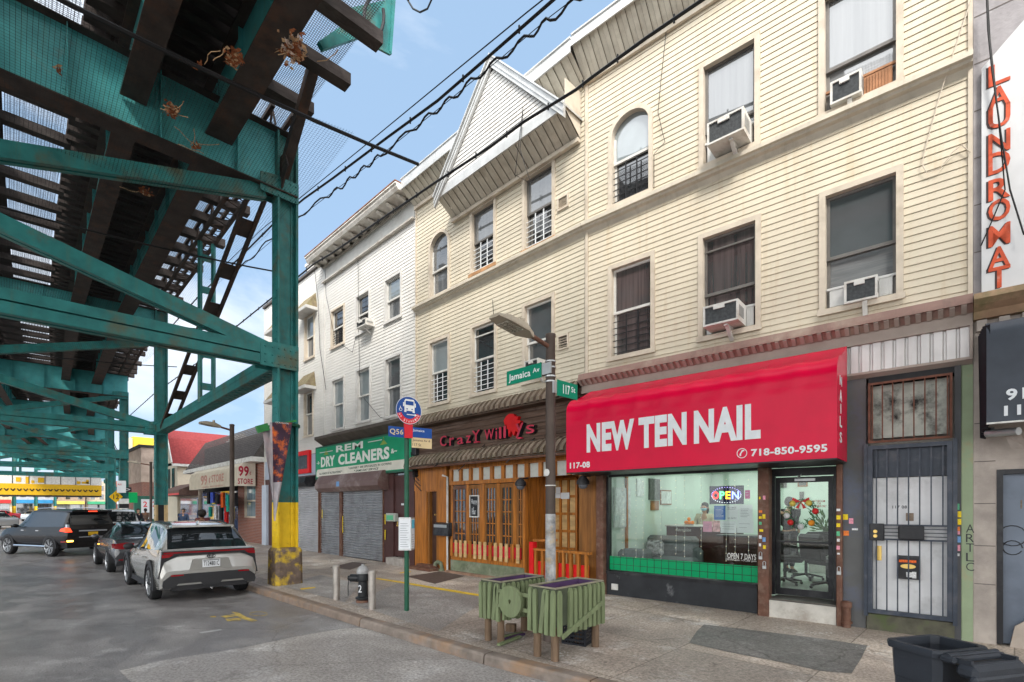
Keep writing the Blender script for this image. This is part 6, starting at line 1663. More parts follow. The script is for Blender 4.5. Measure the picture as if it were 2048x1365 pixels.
for z in (2.0, 1.45, .95, 2.55, 3.05): m.box(SX0+.01, stdo0-.01, -.023, -.0205, z-.006, z+.006)
m.build('block_joint', mat('joint', (.16,.14,.13), .9, var=.1), ls)
m = MB(FR.M); m.box(SX0, SX1, .0, .4, zc0+.002, 13.2); m.build('upper_wall', mat('grey_block', (.33,.31,.32), .8, var=.18, scale=4, dirt=(.18,.17,.17), dscale=1.6, damt=.5, bump=.5, bscale=22), ls)
m = MB(FR.M)
z = zc0+.9
while z < 13: m.box(SX0+.01, SX1, -.004, -.0005, z-.006, z+.006); z += .62
m.build('block_joint', MATS['joint'], ls)
m = MB(FR.M); m.box(SX0, SX1, .4, 11, .05, 13.2); m.build('wall', M_BODY, ls)
m = MB(FR.M); m.prism([(.0, zct+.03), (-.28, zct), (-.31, zct-.08), (-.25, zct-.14), (-.16, zct-.2), (-.12, zc0-.02), (.0, zc0-.02)], 'x', SX0, SX1); m.build('shop_cornice', mat('mossy_cornice', (.33,.21,.13), .7, var=.3, scale=3, dirt=(.14,.13,.06), dscale=2.4, damt=.8), ls)
m = MB(FR.M); k = SX0+.03
while k < SX1: m.box(k, k+.10, -.1, -.021, zc0-.17, zc0-.03); k += .21
m.build('dentil_course', M_STONE, ls)
m = MB(FR.M); m.box(stdo0, stdo0+1.25, .06, .1, .2, stz); dd = m.build('steel_door', mat('blue_grey_door', (.17,.20,.25), .45, var=.12, scale=2, dirt=(.11,.13,.17), dscale=1.2, damt=.6), ls)
m = MB(FR.M); m.box(stdo0-.0, stdo0+.06, -.03, .059, .2, stz); m.box(stdo0+.06, stdo0+1.25, -.03, .059, stz-.06, stz); m.build('door_frame', M_BLACKM, ls)
m = MB(FR.M); a, z = FR.p(2041,1010,.06); m.text('119', a, a+.16, z-.05, z+.06, .058, .004, .01); m.build('number', MATS['bronze_plate'], dd)
m = MB(FR.M)
for y, r in ((1072,.13),(1096,.09)):
    a, z = FR.p(2025,y,.06); m.tube([(a+r*math.cos(i*.42),.055,z+r*math.sin(i*.42)) for i in range(15)], .006, 4)
m.build('graffiti', M_GRAF, dd)
m = MB(FR.M); a = FR.px(2018,-.02); m.prism([(a,.15),(SX1-3,.15),(SX1-3,.95),(a+.25,.95),(a+.22,.6),(a+.05,.45)], 'y', -.06, -.021); m.build('render_patch', mat('patched_render', (.40,.34,.29), .8, var=.2, scale=3, dirt=(.36,.20,.12), dscale=2, damt=.6), ls)
m = MB(FR.M)
for i, ch in enumerate('ARTLC'):
    y = 1052+i*19; a, z = FR.p(1928, y, -.035); m.text(ch, a+.02, a+.10, z-.09, z+.02, -.031, .001, -.005)
m.build('graffiti', M_GRAF, hr)
# tall sign
ts = thing('vertical_sign', 'tall white board with red vertical LAUNDROMAT lettering', 'sign', tuple(FR.w(SX0+.6, -.05, zc0+.4)), FR.ang)
t0 = FR.px(1963,-.05); zt_ = [FR.p(1963, y, -.05)[1] for y in (140, 580)]
m = MB(FR.M); m.prism([(t0,zct+.04),(t0+1.35,zct+.04),(t0+1.35,zt_[0]+.75),(t0+.45,zt_[0]+.45),(t0,zt_[0])], 'y', -.07, -.03); m.build('board', mat('white_board', (.60,.60,.61), .45, var=.07, scale=3, streak=(.45,.43,.41), samt=.4), ts)
M_LRD = mat('faded_red_letter', (.55,.09,.04), .5, var=.3, scale=9, dirt=(.62,.45,.38), dscale=7, damt=.5, thr=.58)
M_LSH = mat('letter_shadow', (.06,.04,.04), .6, var=.1)
xs0, xs1 = FR.px(1977,-.08), FR.px(2021,-.08)
ys = [(138,187),(178,224),(222,264),(267,313),(313,353),(358,405),(391,450),(447,494),(491,539),(545,580)]
M1, M2 = MB(FR.M), MB(FR.M)
for ch, (ya, yb) in zip('LAUNDROMAT', [(132,176),(166,222),(212,262),(262,312),(305,352),(344,404),(388,446),(436,496),(490,540),(536,580)]):
    zb_ = FR.p(1977, yb, -.08)[1]; zt2 = FR.p(1977, yb-42, -.08)[1]
    M1.text(ch, xs0, xs1, zb_, zt2, -.0745, .003, .015); M2.text(ch, xs0-.022, xs1-.012, zb_-.008, zt2-.006, -.071, .003, .02)
M1.build('lettering', M_LRD, ts); M2.build('letter_outline', M_LSH, ts)
# dark awning
da = thing('awning', 'dark grey awning with white numbers at the right edge', 'awning', tuple(FR.w(SX0+1.5, -.1, 3)), FR.ang)
dO = -.95
d0 = FR.px(1973,dO); dzb = FR.p(1973,846,dO)[1]; dzt = FR.p(1973,650,dO)[1]; d1 = d0+4.2
M_DAW = mat('dark_awning_fabric', (.052,.060,.075), .45, var=.12, scale=4, bump=.2, bscale=120)
pf = [(dO,dzb),(dO,dzt-.12)]+[(dO+.3-.3*math.cos(PI/2*i/6),dzt-.12+.2*math.sin(PI/2*i/6)) for i in range(1,7)]+[(-.03,dzt+.12)]
m = MB(FR.M); m.sheet(pf, 'x', d0, d1); m.build('canopy', M_DAW, da, True)
m = MB(FR.M); n = 10      # slack side curtain
r0 = [(d0, y, z) for y, z in pf[1:]]
for i in range(n):
    y0_, y1_ = dO+(-.03-dO)*i/n, dO+(-.03-dO)*(i+1)/n; g = lambda j: d0+.03*(-1 if j % 2 else 1)-.0*j
    zt0_ = dzt+.0; m.quad((g(i),y0_,dzb-.1*i/n),(g(i+1),y1_,dzb-.1*(i+1)/n),(g(i+1)-.02*(i+1)/n,y1_,zt0_+.1*(i+1)/n),(g(i)-.02*i/n,y0_,zt0_+.1*i/n))
m.build('side_curtain', mat('black_curtain', (.015,.016,.02), .5, var=.2), da, True)
m = MB(FR.M); m.text('917', FR.px(2012,dO), FR.px(2012,dO)+.30, FR.p(2012,802,dO)[1], FR.p(2012,779,dO)[1], dO-.003, .003, .03); m.text('117-06', FR.px(2008,dO), FR.px(2008,dO)+.56, FR.p(2008,833,dO)[1], FR.p(2008,812,dO)[1], dO-.003, .003, .03); m.build('lettering', M_LET, da)
m = MB(FR.M); m.box(d0, d1, dO-.01, dO+.03, dzb-.02, dzb-.001); m.build('hem_bar', M_WHITEP, da)
sc_ = thing('security_camera', 'silver bullet security camera under the dark awning', 'camera', tuple(FR.w(FR.px(1988,-.5), -.5, dzb-.12)), FR.ang)
a, z = FR.p(1988,866,-.55); m = MB(FR.M); m.tube([(a-.06,-.5,z-.0),(a+.2,-.72,z-.02)], .045, 12); m.build('body', M_LED, sc_, True)
m = MB(FR.M); m.lathe([(.06,0),(.06,.05)], (a-.05,-.42,z+.03), 12); m.tube([(a-.05,-.42,z+.03),(a-.03,-.5,z)], .02, 8); m.build('mount', M_BLACKM, sc_)
m = MB(FR.M); m.add([(a+.1,-.55,z-.06),(a+.22,-.68,z-.05),(a+.3,-.6,z-.22),(a+.15,-.5,z-.2)], [(0,1,2,3)]); m.build('bracket_plate', M_STONE, sc_)
# ================================================================ street furniture
M_LAMP = mat('brown_lamp_post', (.085,.065,.055), .5, .2, var=.2, scale=4)
M_STUCK = mat('sticker_layer', (.30,.30,.30), .7, var=.5, scale=9, dirt=(.45,.30,.12), dscale=3.2, damt=.9, thr=.52)
M_LENS = mat('lamp_lens', (.35,.33,.27), .3, var=.4, scale=40)
M_SIGNG = mat('street_sign_green', (.0,.19,.11), .35, var=.05)
M_SIGNW = mat('sign_face_white', (.70,.72,.72), .4, var=.03)
M_GRNPOLE = mat('green_pole', (.018,.085,.05), .45, var=.2, scale=6)
M_BLUE = mat('sign_blue', (.012,.065,.27), .35, var=.05)
M_SRED = mat('sign_red', (.60,.02,.035), .4, var=.05)
M_SBEI = mat('sign_beige', (.62,.49,.28), .5, var=.05)

def lamp(X, Y, H, label, head_l=.55, arm=.85, dirv=(0,-1), wrap=False):
    zb = walk_z(X, Y)
    t = thing('street_lamp', label, 'street lamp', (X, Y, zb))
    m = MB(T(X, Y, zb)); m.lathe([(.10,-.05),(.10,.1),(.076,.16),(.069,.5),(.064,H-.05),(.071,H-.04),(.071,H),(.03,H+.015)], (0,0,0), 16); m.build('pole', M_LAMP, t, True)
    if wrap:
        m = MB(T(X, Y, zb)); m.lathe([(.0745,.2),(.0690,1.72)], (0,0,0), 16); m.build('sticker_layer', M_STUCK, t, True)
        m = MB(T(X, Y, zb))
        for z in (2.1,): m.lathe([(.074,z),(.074,z+.012)], (0,0,0), 12)
        m.disc((.0,-.078,2.28), .05, 10, 'y'); m.build('strap', M_WHITEP, t)
    d = Vector((dirv[0], dirv[1], 0)).normalized(); p0 = Vector((X, Y, zb+H-.18)); p1 = p0 + d*(arm*.45) + Vector((0,0,.08))
    m = MB(); m.tube([p0, p1], .03, 8); m.build('arm', M_BROWNP, t)
    A = T(*p1) @ RZ(math.atan2(d.y, d.x)) @ RY(R(-7))
    m = MB(A); w = .13; L_ = head_l
    def ring(x, w_, zt, zb_): return [(x,-w_,zb_),(x,-w_,zb_+.02),(x,-w_*.6,zt),(x,w_*.6,zt),(x,w_,zb_+.02),(x,w_,zb_)]
    m.loft([ring(-.06,.04,.04,-.03), ring(.02,.07,.06,-.035), ring(.12,w,.085,-.035), ring(L_*.7,w,.07,-.03), ring(L_,w*.7,.02,-.02)])
    m.lathe([(.035,.0),(.035,.07)], (.14,0,.08), 10)
    m.build('lamp_head', mat('beige_lamp_head', (.36,.31,.24), .45, var=.1), t)
    m = MB(A)
    for i in range(6):
        for j in range(3): m.box(.2+i*.05, .235+i*.05, -.09+j*.065, -.04+j*.065, -.045, -.0355)
    m.build('lens', M_LENS, t)
    return t
LPX, LPY = -4.46, 5.20
lamp(LPX, LPY, 4.16, 'brown street lamp between the two green planters, plastered with stickers', .62, .95, wrap=True)
lamp(-16.6, 4.72, 4.3, 'brown street lamp in front of the 99 store awning', .5, .8)
lamp(-34.2, 5.6, 4.35, 'farthest brown street lamp beyond the cream-footed column', .5, 1.2)
# name signs strapped to the lamp
def clampz(z): return z
sgn = thing('street_name_sign', 'green street sign reading Jamaica Av on the lamp post', 'street sign', (-4.8, LPY-.09, 3.6))
q0 = atY(1013.8, 744, LPY-.09); q1 = atY(1013.8, 771.9, LPY-.09); xR = LPX-.085
m = MB(); m.box(q0.x, xR, LPY-.094, LPY-.086, q1.z, q0.z); m.build('plate', M_SIGNG, sgn)
m = MB(); h = q0.z-q1.z; w_ = xR-q0.x
m.text('Jamaica', q0.x+.045, q0.x+w_*.70, q1.z+h*.12, q1.z+h*.74, LPY-.0945, .002, .012); m.text('Av', q0.x+w_*.77, q0.x+w_*.95, q1.z+h*.42, q1.z+h*.74, LPY-.0945, .002, .008); m.build('lettering', M_SIGNW, sgn)
m = MB(); m.box(xR-.01, LPX+.08, LPY-.086, LPY-.07, q1.z+.03, q0.z-.02)
for z in (q1.z-.07, q1.z+.0, q1.z+h*.6, q0.z): m.lathe([(.0755,0),(.0755,.018)], (LPX,LPY,z), 12)
m.build('strap', M_LED, sgn)
sgn = thing('street_name_sign', 'green street sign reading 117 St below the Jamaica Av sign', 'street sign', (LPX+.08, LPY+.3, 3.4))
XS = LPX+.085
a0 = atX(1111, 762, XS); b0 = atX(1154.5, 770, XS); zb_ = atX(1154.5, 801, XS).z; zt_2 = atX(1154.5, 770.5, XS).z
m = MB(); m.box(XS-.004, XS+.004, LPY+.04, b0.y, zb_, zt_2); m.build('plate', M_SIGNG, sgn)
m = MB(T(XS+.0045, 0, 0) @ RZ(R(90)))
hh = zt_2-zb_; y0_, y1_ = LPY+.04, b0.y
m.text('117', y0_+.12, y0_+(y1_-y0_)*.60, zb_+hh*.2, zb_+hh*.78, -.0005, .002, .012); m.text('St', y0_+(y1_-y0_)*.68, y0_+(y1_-y0_)*.88, zb_+hh*.42, zb_+hh*.78, -.0005, .002, .008); m.build('lettering', M_SIGNW, sgn)
m = MB(); m.box(LPX+.06, XS-.004, LPY-.03, LPY+.06, zb_+.03, zt_2-.03); m.build('strap', M_LED, sgn)
# bus stop
BX, BY = -7.53, 4.92; bz = walk_z(BX, BY)
bs = thing('bus_stop_sign', 'green bus stop pole with round blue NO STANDING sign and route plates', 'bus stop', (BX, BY, bz))
cz_ = 1.95+193/1005*8.8
m = MB(); m.lathe([(.042,-.1),(.042,cz_-bz-.42)], (BX,BY,bz), 12); m.build('pole', M_GRNPOLE, bs, True)
FBS = T(BX+.05, BY, 0) @ RZ(R(90-8))      # local x = across the sign, facing out along local -y
m = MB(FBS); m.box(-.075, .075, -.02, .02, cz_-.48, cz_-.15); m.build('neck', M_SRED, bs)
rr = .245
def pie(mb, a0, a1, r0, r1, y, n=26, c=(0,0)):
    for i in range(n):
        a, b = a0+(a1-a0)*i/n, a0+(a1-a0)*(i+1)/n
        mb.add([(c[0]+r0*math.cos(a),y,c[1]+r0*math.sin(a)),(c[0]+r1*math.cos(a),y,c[1]+r1*math.sin(a)),(c[0]+r1*math.cos(b),y,c[1]+r1*math.sin(b)),(c[0]+r0*math.cos(b),y,c[1]+r0*math.sin(b))], [(0,1,2,3)])
m = MB(FBS @ T(0,0,cz_)); k = [(rr*math.cos(2*PI*i/32), rr*math.sin(2*PI*i/32)) for i in range(32)]; m.prism(k, 'y', -.026, -.018); m.build('disc', M_BLUE, bs)
m = MB(FBS @ T(0,0,cz_)); pie(m, R(198), R(342), .150, rr-.004, -.0285); m.build('red_band', M_SRED, bs)
m = MB(FBS @ T(0,0,cz_))
for i, ch in enumerate('NO STANDING'):
    if ch == ' ': continue
    a = R(205+130*i/10); A = T(.195*math.cos(a), 0, .195*math.sin(a)) @ RY(-(a+PI/2)); m.text(ch, -.012, .012, -.018, .020, -.030, .001, .006, M=A)
pie(m, 0, 2*PI, rr-.012, rr-.004, -.0295, 40)
m.build('lettering', M_SIGNW, bs)
m = MB(FBS @ T(.01,0,cz_+.06))
m.prism([(-.095,-.07),(.095,-.07),(.095,.10),(.075,.13),(-.075,.13),(-.095,.10)], 'y', -.032, -.0285); m.box(-.10,-.06,-.032,-.0285,-.095,-.071); m.box(.06,.10,-.032,-.0285,-.095,-.071)
m.box(-.12,-.1,-.032,-.0285,.0,.07); m.box(.1,.12,-.032,-.0285,.0,.07)
m.bar((-.05,-.03,-.135),(.11,-.03,-.135),.003,.016,(0,1,0)) if False else m.box(-.05,.10,-.032,-.0285,-.142,-.128); m.prism([(.10,-.158),(.14,-.135),(.10,-.112)], 'y', -.032, -.0285)
for i in range(14):
    a, b = 2*PI*i/14, 2*PI*(i+1)/14; m.prism([(-.165+.028*math.cos(a),-.06+.028*math.sin(a)),(-.165+.021*math.cos(a),-.06+.021*math.sin(a)),(-.165+.021*math.cos(b),-.06+.021*math.sin(b)),(-.165+.028*math.cos(b),-.06+.028*math.sin(b))], 'y', -.032, -.0285)
m.box(-.175,-.165,-.032,-.0285,-.03,.0); m.box(-.175,-.15,-.032,-.0285,-.042,-.032); m.build('bus_symbol', M_SIGNW, bs)
m = MB(FBS @ T(.01,0,cz_+.06)); m.box(-.075,.075,-.035,-.0325,.03,.10); m.box(-.06,-.035,-.035,-.0325,-.05,-.03); m.box(.035,.06,-.035,-.0325,-.05,-.03); m.build('bus_symbol_windows', M_BLUE, bs)
def plate(xl, xr, yt, yb, mt, name):
    za = 1.95+(HORIZON-yt)/1005*8.8; zb_ = 1.95+(HORIZON-yb)/1005*8.8; u = lambda x: (x-813)/1005*8.8*1.12
    m = MB(FBS); m.box(u(xl), u(xr), -.0165, -.008, zb_, za); m.build(name, mt, bs); return u(xl), u(xr), zb_, za
a, b, c, d = plate(775, 804, 857, 877.5, M_BLUE, 'route_plate')
m = MB(FBS); m.text('Q56', a+.025, a+(b-a)*.95, c+.035, d-.04, -.017, .002, .012); m.build('route_lettering', M_SBEI, bs)
a, b, c, d = plate(819, 859, 854.5, 874.5, M_BLUE, 'destination_plate')
m = MB(FBS); m.text('Jamaica', a+.02, a+(b-a)*.62, d-.085, d-.03, -.017, .002, .005); m.build('destination_lettering', M_SIGNW, bs)
a, b, c, d = plate(819, 859, 875, 895.5, M_SBEI, 'stop_plate')
m = MB(FBS); m.text('Jamaica Av &', a+.015, a+(b-a)*.92, d-.075, d-.025, -.017, .002, .004); m.text('117 St', a+.015, a+(b-a)*.46, d-.15, d-.1, -.017, .002, .004); m.build('stop_lettering', M_BLACKM, bs)
tz1, tz0 = 1.95-20/1005*8.8, 1.95-85/1005*8.8
m = MB(T(BX,BY,0) @ RZ(R(40)))
m.box(-.11,.11,-.11,.11,tz0,tz1); m.build('timetable_box', M_LED, bs)
m = MB(T(BX,BY,0) @ RZ(R(40))); m.box(-.095,.095,-.1135,-.1105,tz0+.03,tz1-.03); m.box(.1105,.1135,-.095,.095,tz0+.03,tz1-.03); m.build('timetable', PAP, bs)
m = MB(T(BX,BY,0) @ RZ(R(40))); m.box(.114,.1155,-.085,.085,tz1-.19,tz1-.04); m.build('timetable_head', mat('pale_blue_print', (.10,.45,.60), .5, var=.2, scale=20), bs)
m = MB(T(BX,BY,0) @ RZ(R(40)))
for i in range(11): z = tz0+.06+i*.04; m.box(-.08,.07-.02*(i % 3),-.115,-.114,z,z+.008)
for i in range(6): z = tz0+.06+i*.04; m.box(.114,.1155,-.08,.06,z,z+.008)
m.build('timetable_print', PRN, bs)
# bollards and hydrant
M_BOLL = mat('scuffed_steel_bollard', (.36,.33,.30), .4, .5, var=.25, scale=5, dirt=(.20,.09,.06), dscale=3, damt=.6, thr=.55)
for X, Y, H, lab in ((-9.42, 4.54, .68, 'steel bollard left of the black hydrant'), (-8.08, 4.56, .70, 'rust-stained steel bollard right of the black hydrant')):
    t = thing('bollard', lab, 'bollard', (X, Y, .135), 0, 'steel bollards by the hydrant')
    m = MB(T(X,Y,.135)); m.lathe([(.066,-.05),(.066,H-.07)], n=18); m.build('post', M_BOLL, t, True)
    m = MB(T(X,Y,.135)); m.lathe([(.072,H-.07),(.074,H-.02),(.06,H-.002),(.02,H+.004)], n=18); m.build('cap', M_BOLL, t, True)
hx, hy, hz = -8.81, 4.78, .138
hyd = thing('fire_hydrant', 'black fire hydrant with pale bonnet between two steel bollards', 'hydrant', (hx, hy, hz))
M_HYD = mat('hydrant_black', (.018,.02,.022), .35, var=.3, scale=6)
m = MB(T(hx,hy,hz)); m.lathe([(.13,-.05),(.13,.04),(.10,.05)], n=16); m.build('base', M_BROWNP, hyd)
m = MB(T(hx,hy,hz)); m.lathe([(.10,.051),(.14,.07),(.14,.10),(.095,.12),(.09,.40),(.11,.42),(.115,.52),(.105,.55)], n=18); m.build('barrel', M_HYD, hyd, True)
m = MB(T(hx,hy,hz)); m.lathe([(.12,.551),(.12,.58),(.105,.64),(.06,.69),(.03,.70),(.03,.73)], n=18); m.build('bonnet', mat('hydrant_bonnet', (.30,.30,.30), .5, var=.3, scale=8), hyd, True)
m = MB(T(hx,hy,hz)); m.tube([(-.05,-.05,.46),(-.19,-.15,.46)], .075, 14); m.tube([(-.19,-.15,.46),(-.23,-.18,.46)], .05, 6); m.build('nozzle', M_HYD, hyd)
m = MB(T(hx,hy,hz)); m.tube([(-.2,-.19,.43),(-.205,-.2,.3),(-.2,-.2,.12)], .008, 5); m.build('chain', M_BLACKM, hyd)
m = MB(T(hx,hy,hz) @ RZ(R(30))); m.text('2', -.045, .03, .20, .34, -.093, .004, .01); m.build('number', PAP, hyd)
# planters built of pickets on log legs
M_PICK = mat('sage_picket', (.165,.20,.105), .6, var=.18, scale=5, dirt=(.12,.13,.08), dscale=3, damt=.5, stretch=(3,3,.6))
M_PURP = mat('purple_inside', (.075,.04,.105), .6, var=.2, scale=5)
M_LOG = mat('log_leg', (.15,.10,.065), .8, var=.3, scale=8, stretch=(3,3,.4), bump=.4)
M_SOIL = mat('dry_soil', (.19,.12,.09), .9, var=.4, scale=14, bump=.6)
def planter(x0, x1, y0, y1, zt, zb, lab, slipped, seed, brace):
    random.seed(seed); g = .14
    t = thing('planter', lab, 'planter', ((x0+x1)/2, (y0+y1)/2, g), 0, 'green picket planters round the lamp post')
    m = MB(); k = .03
    m.box(x0, x1, y0, y0+k, zb+.1, zt); m.box(x0, x1, y1-k, y1, zb+.1, zt); m.box(x0, x0+k, y0+k, y1-k, zb+.1, zt); m.box(x1-k, x1, y0+k, y1-k, zb+.1, zt); m.box(x0+k, x1-k, y0+k, y1-k, zb+.1, zb+.13)
    m.build('trough', mat('dark_green_trough', (.06,.07,.045), .7, var=.2), t)
    m = MB(); a, b, c, d = x0+k+.002, x1-k-.002, y0+k+.002, y1-k-.002
    for p, q in (((a,c),(b,c)),((b,c),(b,d)),((b,d),(a,d)),((a,d),(a,c))): m.quad((p[0],p[1],zb+.2),(q[0],q[1],zb+.2),(q[0],q[1],zt-.004),(p[0],p[1],zt-.004))
    m.build('lining', M_PURP, t)
    m = MB(); m.box(x0-.005, x1+.005, y0-.005, y0+.025, zt+.001, zt+.016); m.box(x0-.005, x1+.005, y1-.025, y1+.005, zt+.001, zt+.016); m.box(x0-.005, x0+.025, y0+.026, y1-.026, zt+.001, zt+.016); m.box(x1-.025, x1+.005, y0+.026, y1-.026, zt+.001, zt+.016); m.build('rim', mat('worn_rim', (.24,.22,.16), .7, var=.2, scale=8), t)
    m = MB(); m.quad((x0+k,y0+k,zt-.07),(x1-k,y0+k,zt-.07),(x1-k,y1-k,zt-.07),(x0+k,y1-k,zt-.07)); m.build('soil', M_SOIL, t)
    def picket(px, py, along, out_, tilt=0.0, dz=0.0):
        w = .058; L_ = zt-zb-.01; A = T(px, py, zb+dz) @ (RX(tilt) if along == 'y' else RY(tilt))
        pr = [(-w/2,0),(w/2,0),(w/2,L_-.06),(.0,L_),(-w/2,L_-.06)] if False else [(-w/2,0),(w/2,0),(w/2,L_-.05),(w*.18,L_),(-w*.18,L_),(-w/2,L_-.05)]
        m = MB(); th = .036*out_
        if along == 'y': m.prism(pr, 'x', min(0,th), max(0,th), A)
        else: m.prism(pr, 'y', min(0,th), max(0,th), A)
        m.build('picket', M_PICK, t)
    nx = 5; ny = 10
    for i in range(nx):
        x = x0+.03+(x1-x0-.06)*i/(nx-1); picket(x, y0-.002, 'x', -1, (random.uniform(-.03,.03) + (.12 if i == slipped else 0)), random.uniform(-.01,.01)); 
        picket(x, y1+.002, 'x', 1, random.uniform(-.03,.03))
    for i in range(ny):
        y = y0+.05+(y1-y0-.1)*i/(ny-1)
        if not (brace and i == 1): picket(x1+.002, y, 'y', 1, random.uniform(-.02,.02), random.uniform(-.012,.012))
        picket(x0-.002, y, 'y', -1, random.uniform(-.02,.02))
    for lx in (x0+.07, x1-.07):
        for ly in (y0+.07, y1-.08):
            m = MB(); m.lathe([(.05,g-.06),(.048,zb+.14)], (lx,ly,0), 12); m.build('leg', M_LOG, t, True)
    if brace:
        m = MB(); m.bar((x1+.05, y0+.06, zb-.02), (x1+.05, y1-.1, zb+.28), .02, .055); m.build('loose_board', M_PICK, t)
    return t
planter(-5.16,-4.77,4.56,5.42,.96,.46,'green picket planter left of the lamp post, nearer the kerb joint', 3, 4, False)
planter(-4.20,-3.78,4.50,5.46,.99,.45,'green picket planter right of the lamp post with a loose slanting board', 2, 6, True)
rl = thing('wooden_reel', 'round green wooden disc with a centre hole railed between the planters', 'wooden disc', (-4.5, 4.53, .5))
c_ = atY(1023.5, 1203, 4.50); m = MB(); n = 28; r_ = .20
vs_ = [(c_.x+r_*math.cos(2*PI*i/n), c_.z+r_*math.sin(2*PI*i/n)) for i in range(n)]; vi = [(c_.x+.022*math.cos(2*PI*i/n), c_.z+.028*math.sin(2*PI*i/n)) for i in range(n)]
for i in range(n): j = (i+1) % n; m.prism([vi[i], vs_[i], vs_[j], vi[j]], 'y', 4.46, 4.5)
m.build('disc', M_PICK, rl)
for dz in (-.09, .1):
    m = MB(); m.bar((-4.79,4.53,c_.z+dz),(-4.18,4.53,c_.z+dz),.03,.045); m.build('rail', M_PICK, rl)
rl2 = thing('wooden_reel', 'round green wooden disc mostly hidden behind the right planter', 'wooden disc', (-4.5, 5.45, .5))
m = MB(); m.prism([(-4.45+r_*math.cos(2*PI*i/n), c_.z+.02+r_*math.sin(2*PI*i/n)) for i in range(n)], 'y', 5.44, 5.48); m.build('disc', M_PICK, rl2)
m = MB(); m.bar((-4.79,5.42,c_.z),(-4.18,5.42,c_.z),.03,.045); m.build('rail', M_PICK, rl2)
ck = thing('milk_crate', 'black plastic milk crate under the right planter', 'crate', (-3.72, 5.0, .14), R(12))
M_CRATE = mat('black_plastic', (.022,.024,.03), .4, var=.2)
c = atZ(1148, 1288, .14); A = T(c.x, c.y+.1, .14) @ RZ(R(14)); m = MB(A); s_ = .16; H = .28
for z in (0, .055, .11, .165, .22, .262):
    for a, b in (((-s_,-s_),(s_,-s_)),((s_,-s_),(s_,s_)),((s_,s_),(-s_,s_)),((-s_,s_),(-s_,-s_))): m.bar((a[0],a[1],z+.012),(b[0],b[1],z+.012),.012,.024)
for a in (-s_, s_):
    for i in range(9):
        u = -s_+2*s_*i/8; w = .03 if i in (0, 8) else .009
        m.bar((a,u,0),(a,u,H),w,.01,(1,0,0)); m.bar((u,a,0),(u,a,H),.01,w,(0,1,0) if False else (1,0,0))
m.build('crate_walls', M_CRATE, ck)
m = MB(A); m.box(-s_, s_, -s_, s_, .004, .012); m.build('crate_floor', M_CRATE, ck)
def plank(x0, y0, x1, y1, w, mt, lab, lift=.0):
    a = atZ(x0, y0, .165); b = atZ(x1, y1, .165+lift); m = MB(); m.bar(a, b, w, .028); setp(m.build('loose_plank', mt), lab, 'plank', 'boards fallen by the planters')
plank(997, 1290, 1040, 1273, .05, M_PICK, 'green picket fallen on the pavement, nearest the kerb')
plank(1006, 1280, 1048, 1268, .05, M_PURP, 'purple board lying behind the fallen picket')
plank(1008, 1273, 1045, 1266, .04, M_PICK, 'thin green lath lying farthest from the kerb')
c = atZ(1022, 1263, .14); m = MB(T(c.x,c.y,.14) @ RZ(.5)); m.rbox(-.07,.07,-.05,.05,0,.11,.006); setp(m.build('wood_block', M_LOG), 'short sawn wood block standing under the planters', 'wood block')
random.seed(8)
m = MB()
for i in range(90):
    x, y = random.choice(((1050,1282),(1060,1276),(700,1210),(1640,1270),(1700,1275),(1120,1310),(835,1228),(1740,1300))); c = atZ(x+random.gauss(0,16), y+random.gauss(0,5), .15); w = random.uniform(.004,.014)
    z = walk_z(c.x, c.y)+.0015; a = random.uniform(0,3); m.box(-w, w, -w*.6, w*.6, 0, .003, T(c.x,c.y,z) @ RZ(a))
m.build('litter', mat('pale_scraps', (.55,.53,.50), .7, var=.2), kind='stuff')
setp(bpy.data.objects['litter'], 'scattered pale paper scraps on the pavement', 'litter')
# wheeled bin
Mb = mat('dark_bin_plastic', (.030,.034,.042), .38, var=.15, scale=5, bump=.15, bscale=120)
RZm = .98
A_, B_, Cc, D_ = atZ(1768,1277,RZm), atZ(1863,1269,RZm), atZ(1880,1304,RZm), atZ(1984,1294,RZm)
e1 = ((B_-A_)+(D_-Cc))/2; e2 = ((Cc-A_)+(D_-B_))/2; cen = (A_+B_+Cc+D_)/4
u = e1.normalized(); v = e2 - u*e2.dot(u); v.normalize(); hw, hd = e1.length/2, abs((e2).dot(v))/2
ang_ = math.atan2(u.y, u.x)
bn_ = thing('wheeled_bin', 'dark grey wheeled rubbish bin with its lid flung open at the right', 'bin', (cen.x, cen.y, .15), ang_)
BM = T(cen.x, cen.y, 0) @ Matrix(((u.x, v.x, 0, 0),(u.y, v.y, 0, 0),(0,0,1,0),(0,0,0,1)))
def rr_(hx_, hy_, z, c=.04): return [(-hx_+c,-hy_,z),(hx_-c,-hy_,z),(hx_,-hy_+c,z),(hx_,hy_-c,z),(hx_-c,hy_,z),(-hx_+c,hy_,z),(-hx_,hy_-c,z),(-hx_,-hy_+c,z)]
ob_ = [rr_(hw*.80, hd*.80, .15), rr_(hw*.90, hd*.90, .72), rr_(hw*.915, hd*.915, .73), rr_(hw*.95, hd*.95, RZm-.05)]
m = MB(BM); m.loft(ob_, True, False); m.loft([rr_(hw*.93,hd*.93,RZm-.03), rr_(hw*.76,hd*.76,.2)], True, False); m.poly(rr_(hw*.76,hd*.76,.2)); m.build('tub', Mb, bn_)
m = MB(BM); m.loft([rr_(hw*.95,hd*.95,RZm-.05), rr_(hw*1.04,hd*1.04,RZm-.05), rr_(hw*1.06,hd*1.06,RZm-.02), rr_(hw*1.03,hd*1.03,RZm), rr_(hw*.88,hd*.88,RZm), rr_(hw*.86,hd*.86,RZm-.06)], True, False); m.build('rim', Mb, bn_, True)
m = MB(BM); m.tube([(-hw*.95,hd*1.25,RZm-.02),(hw*.95,hd*1.25,RZm-.02)], .022, 10)
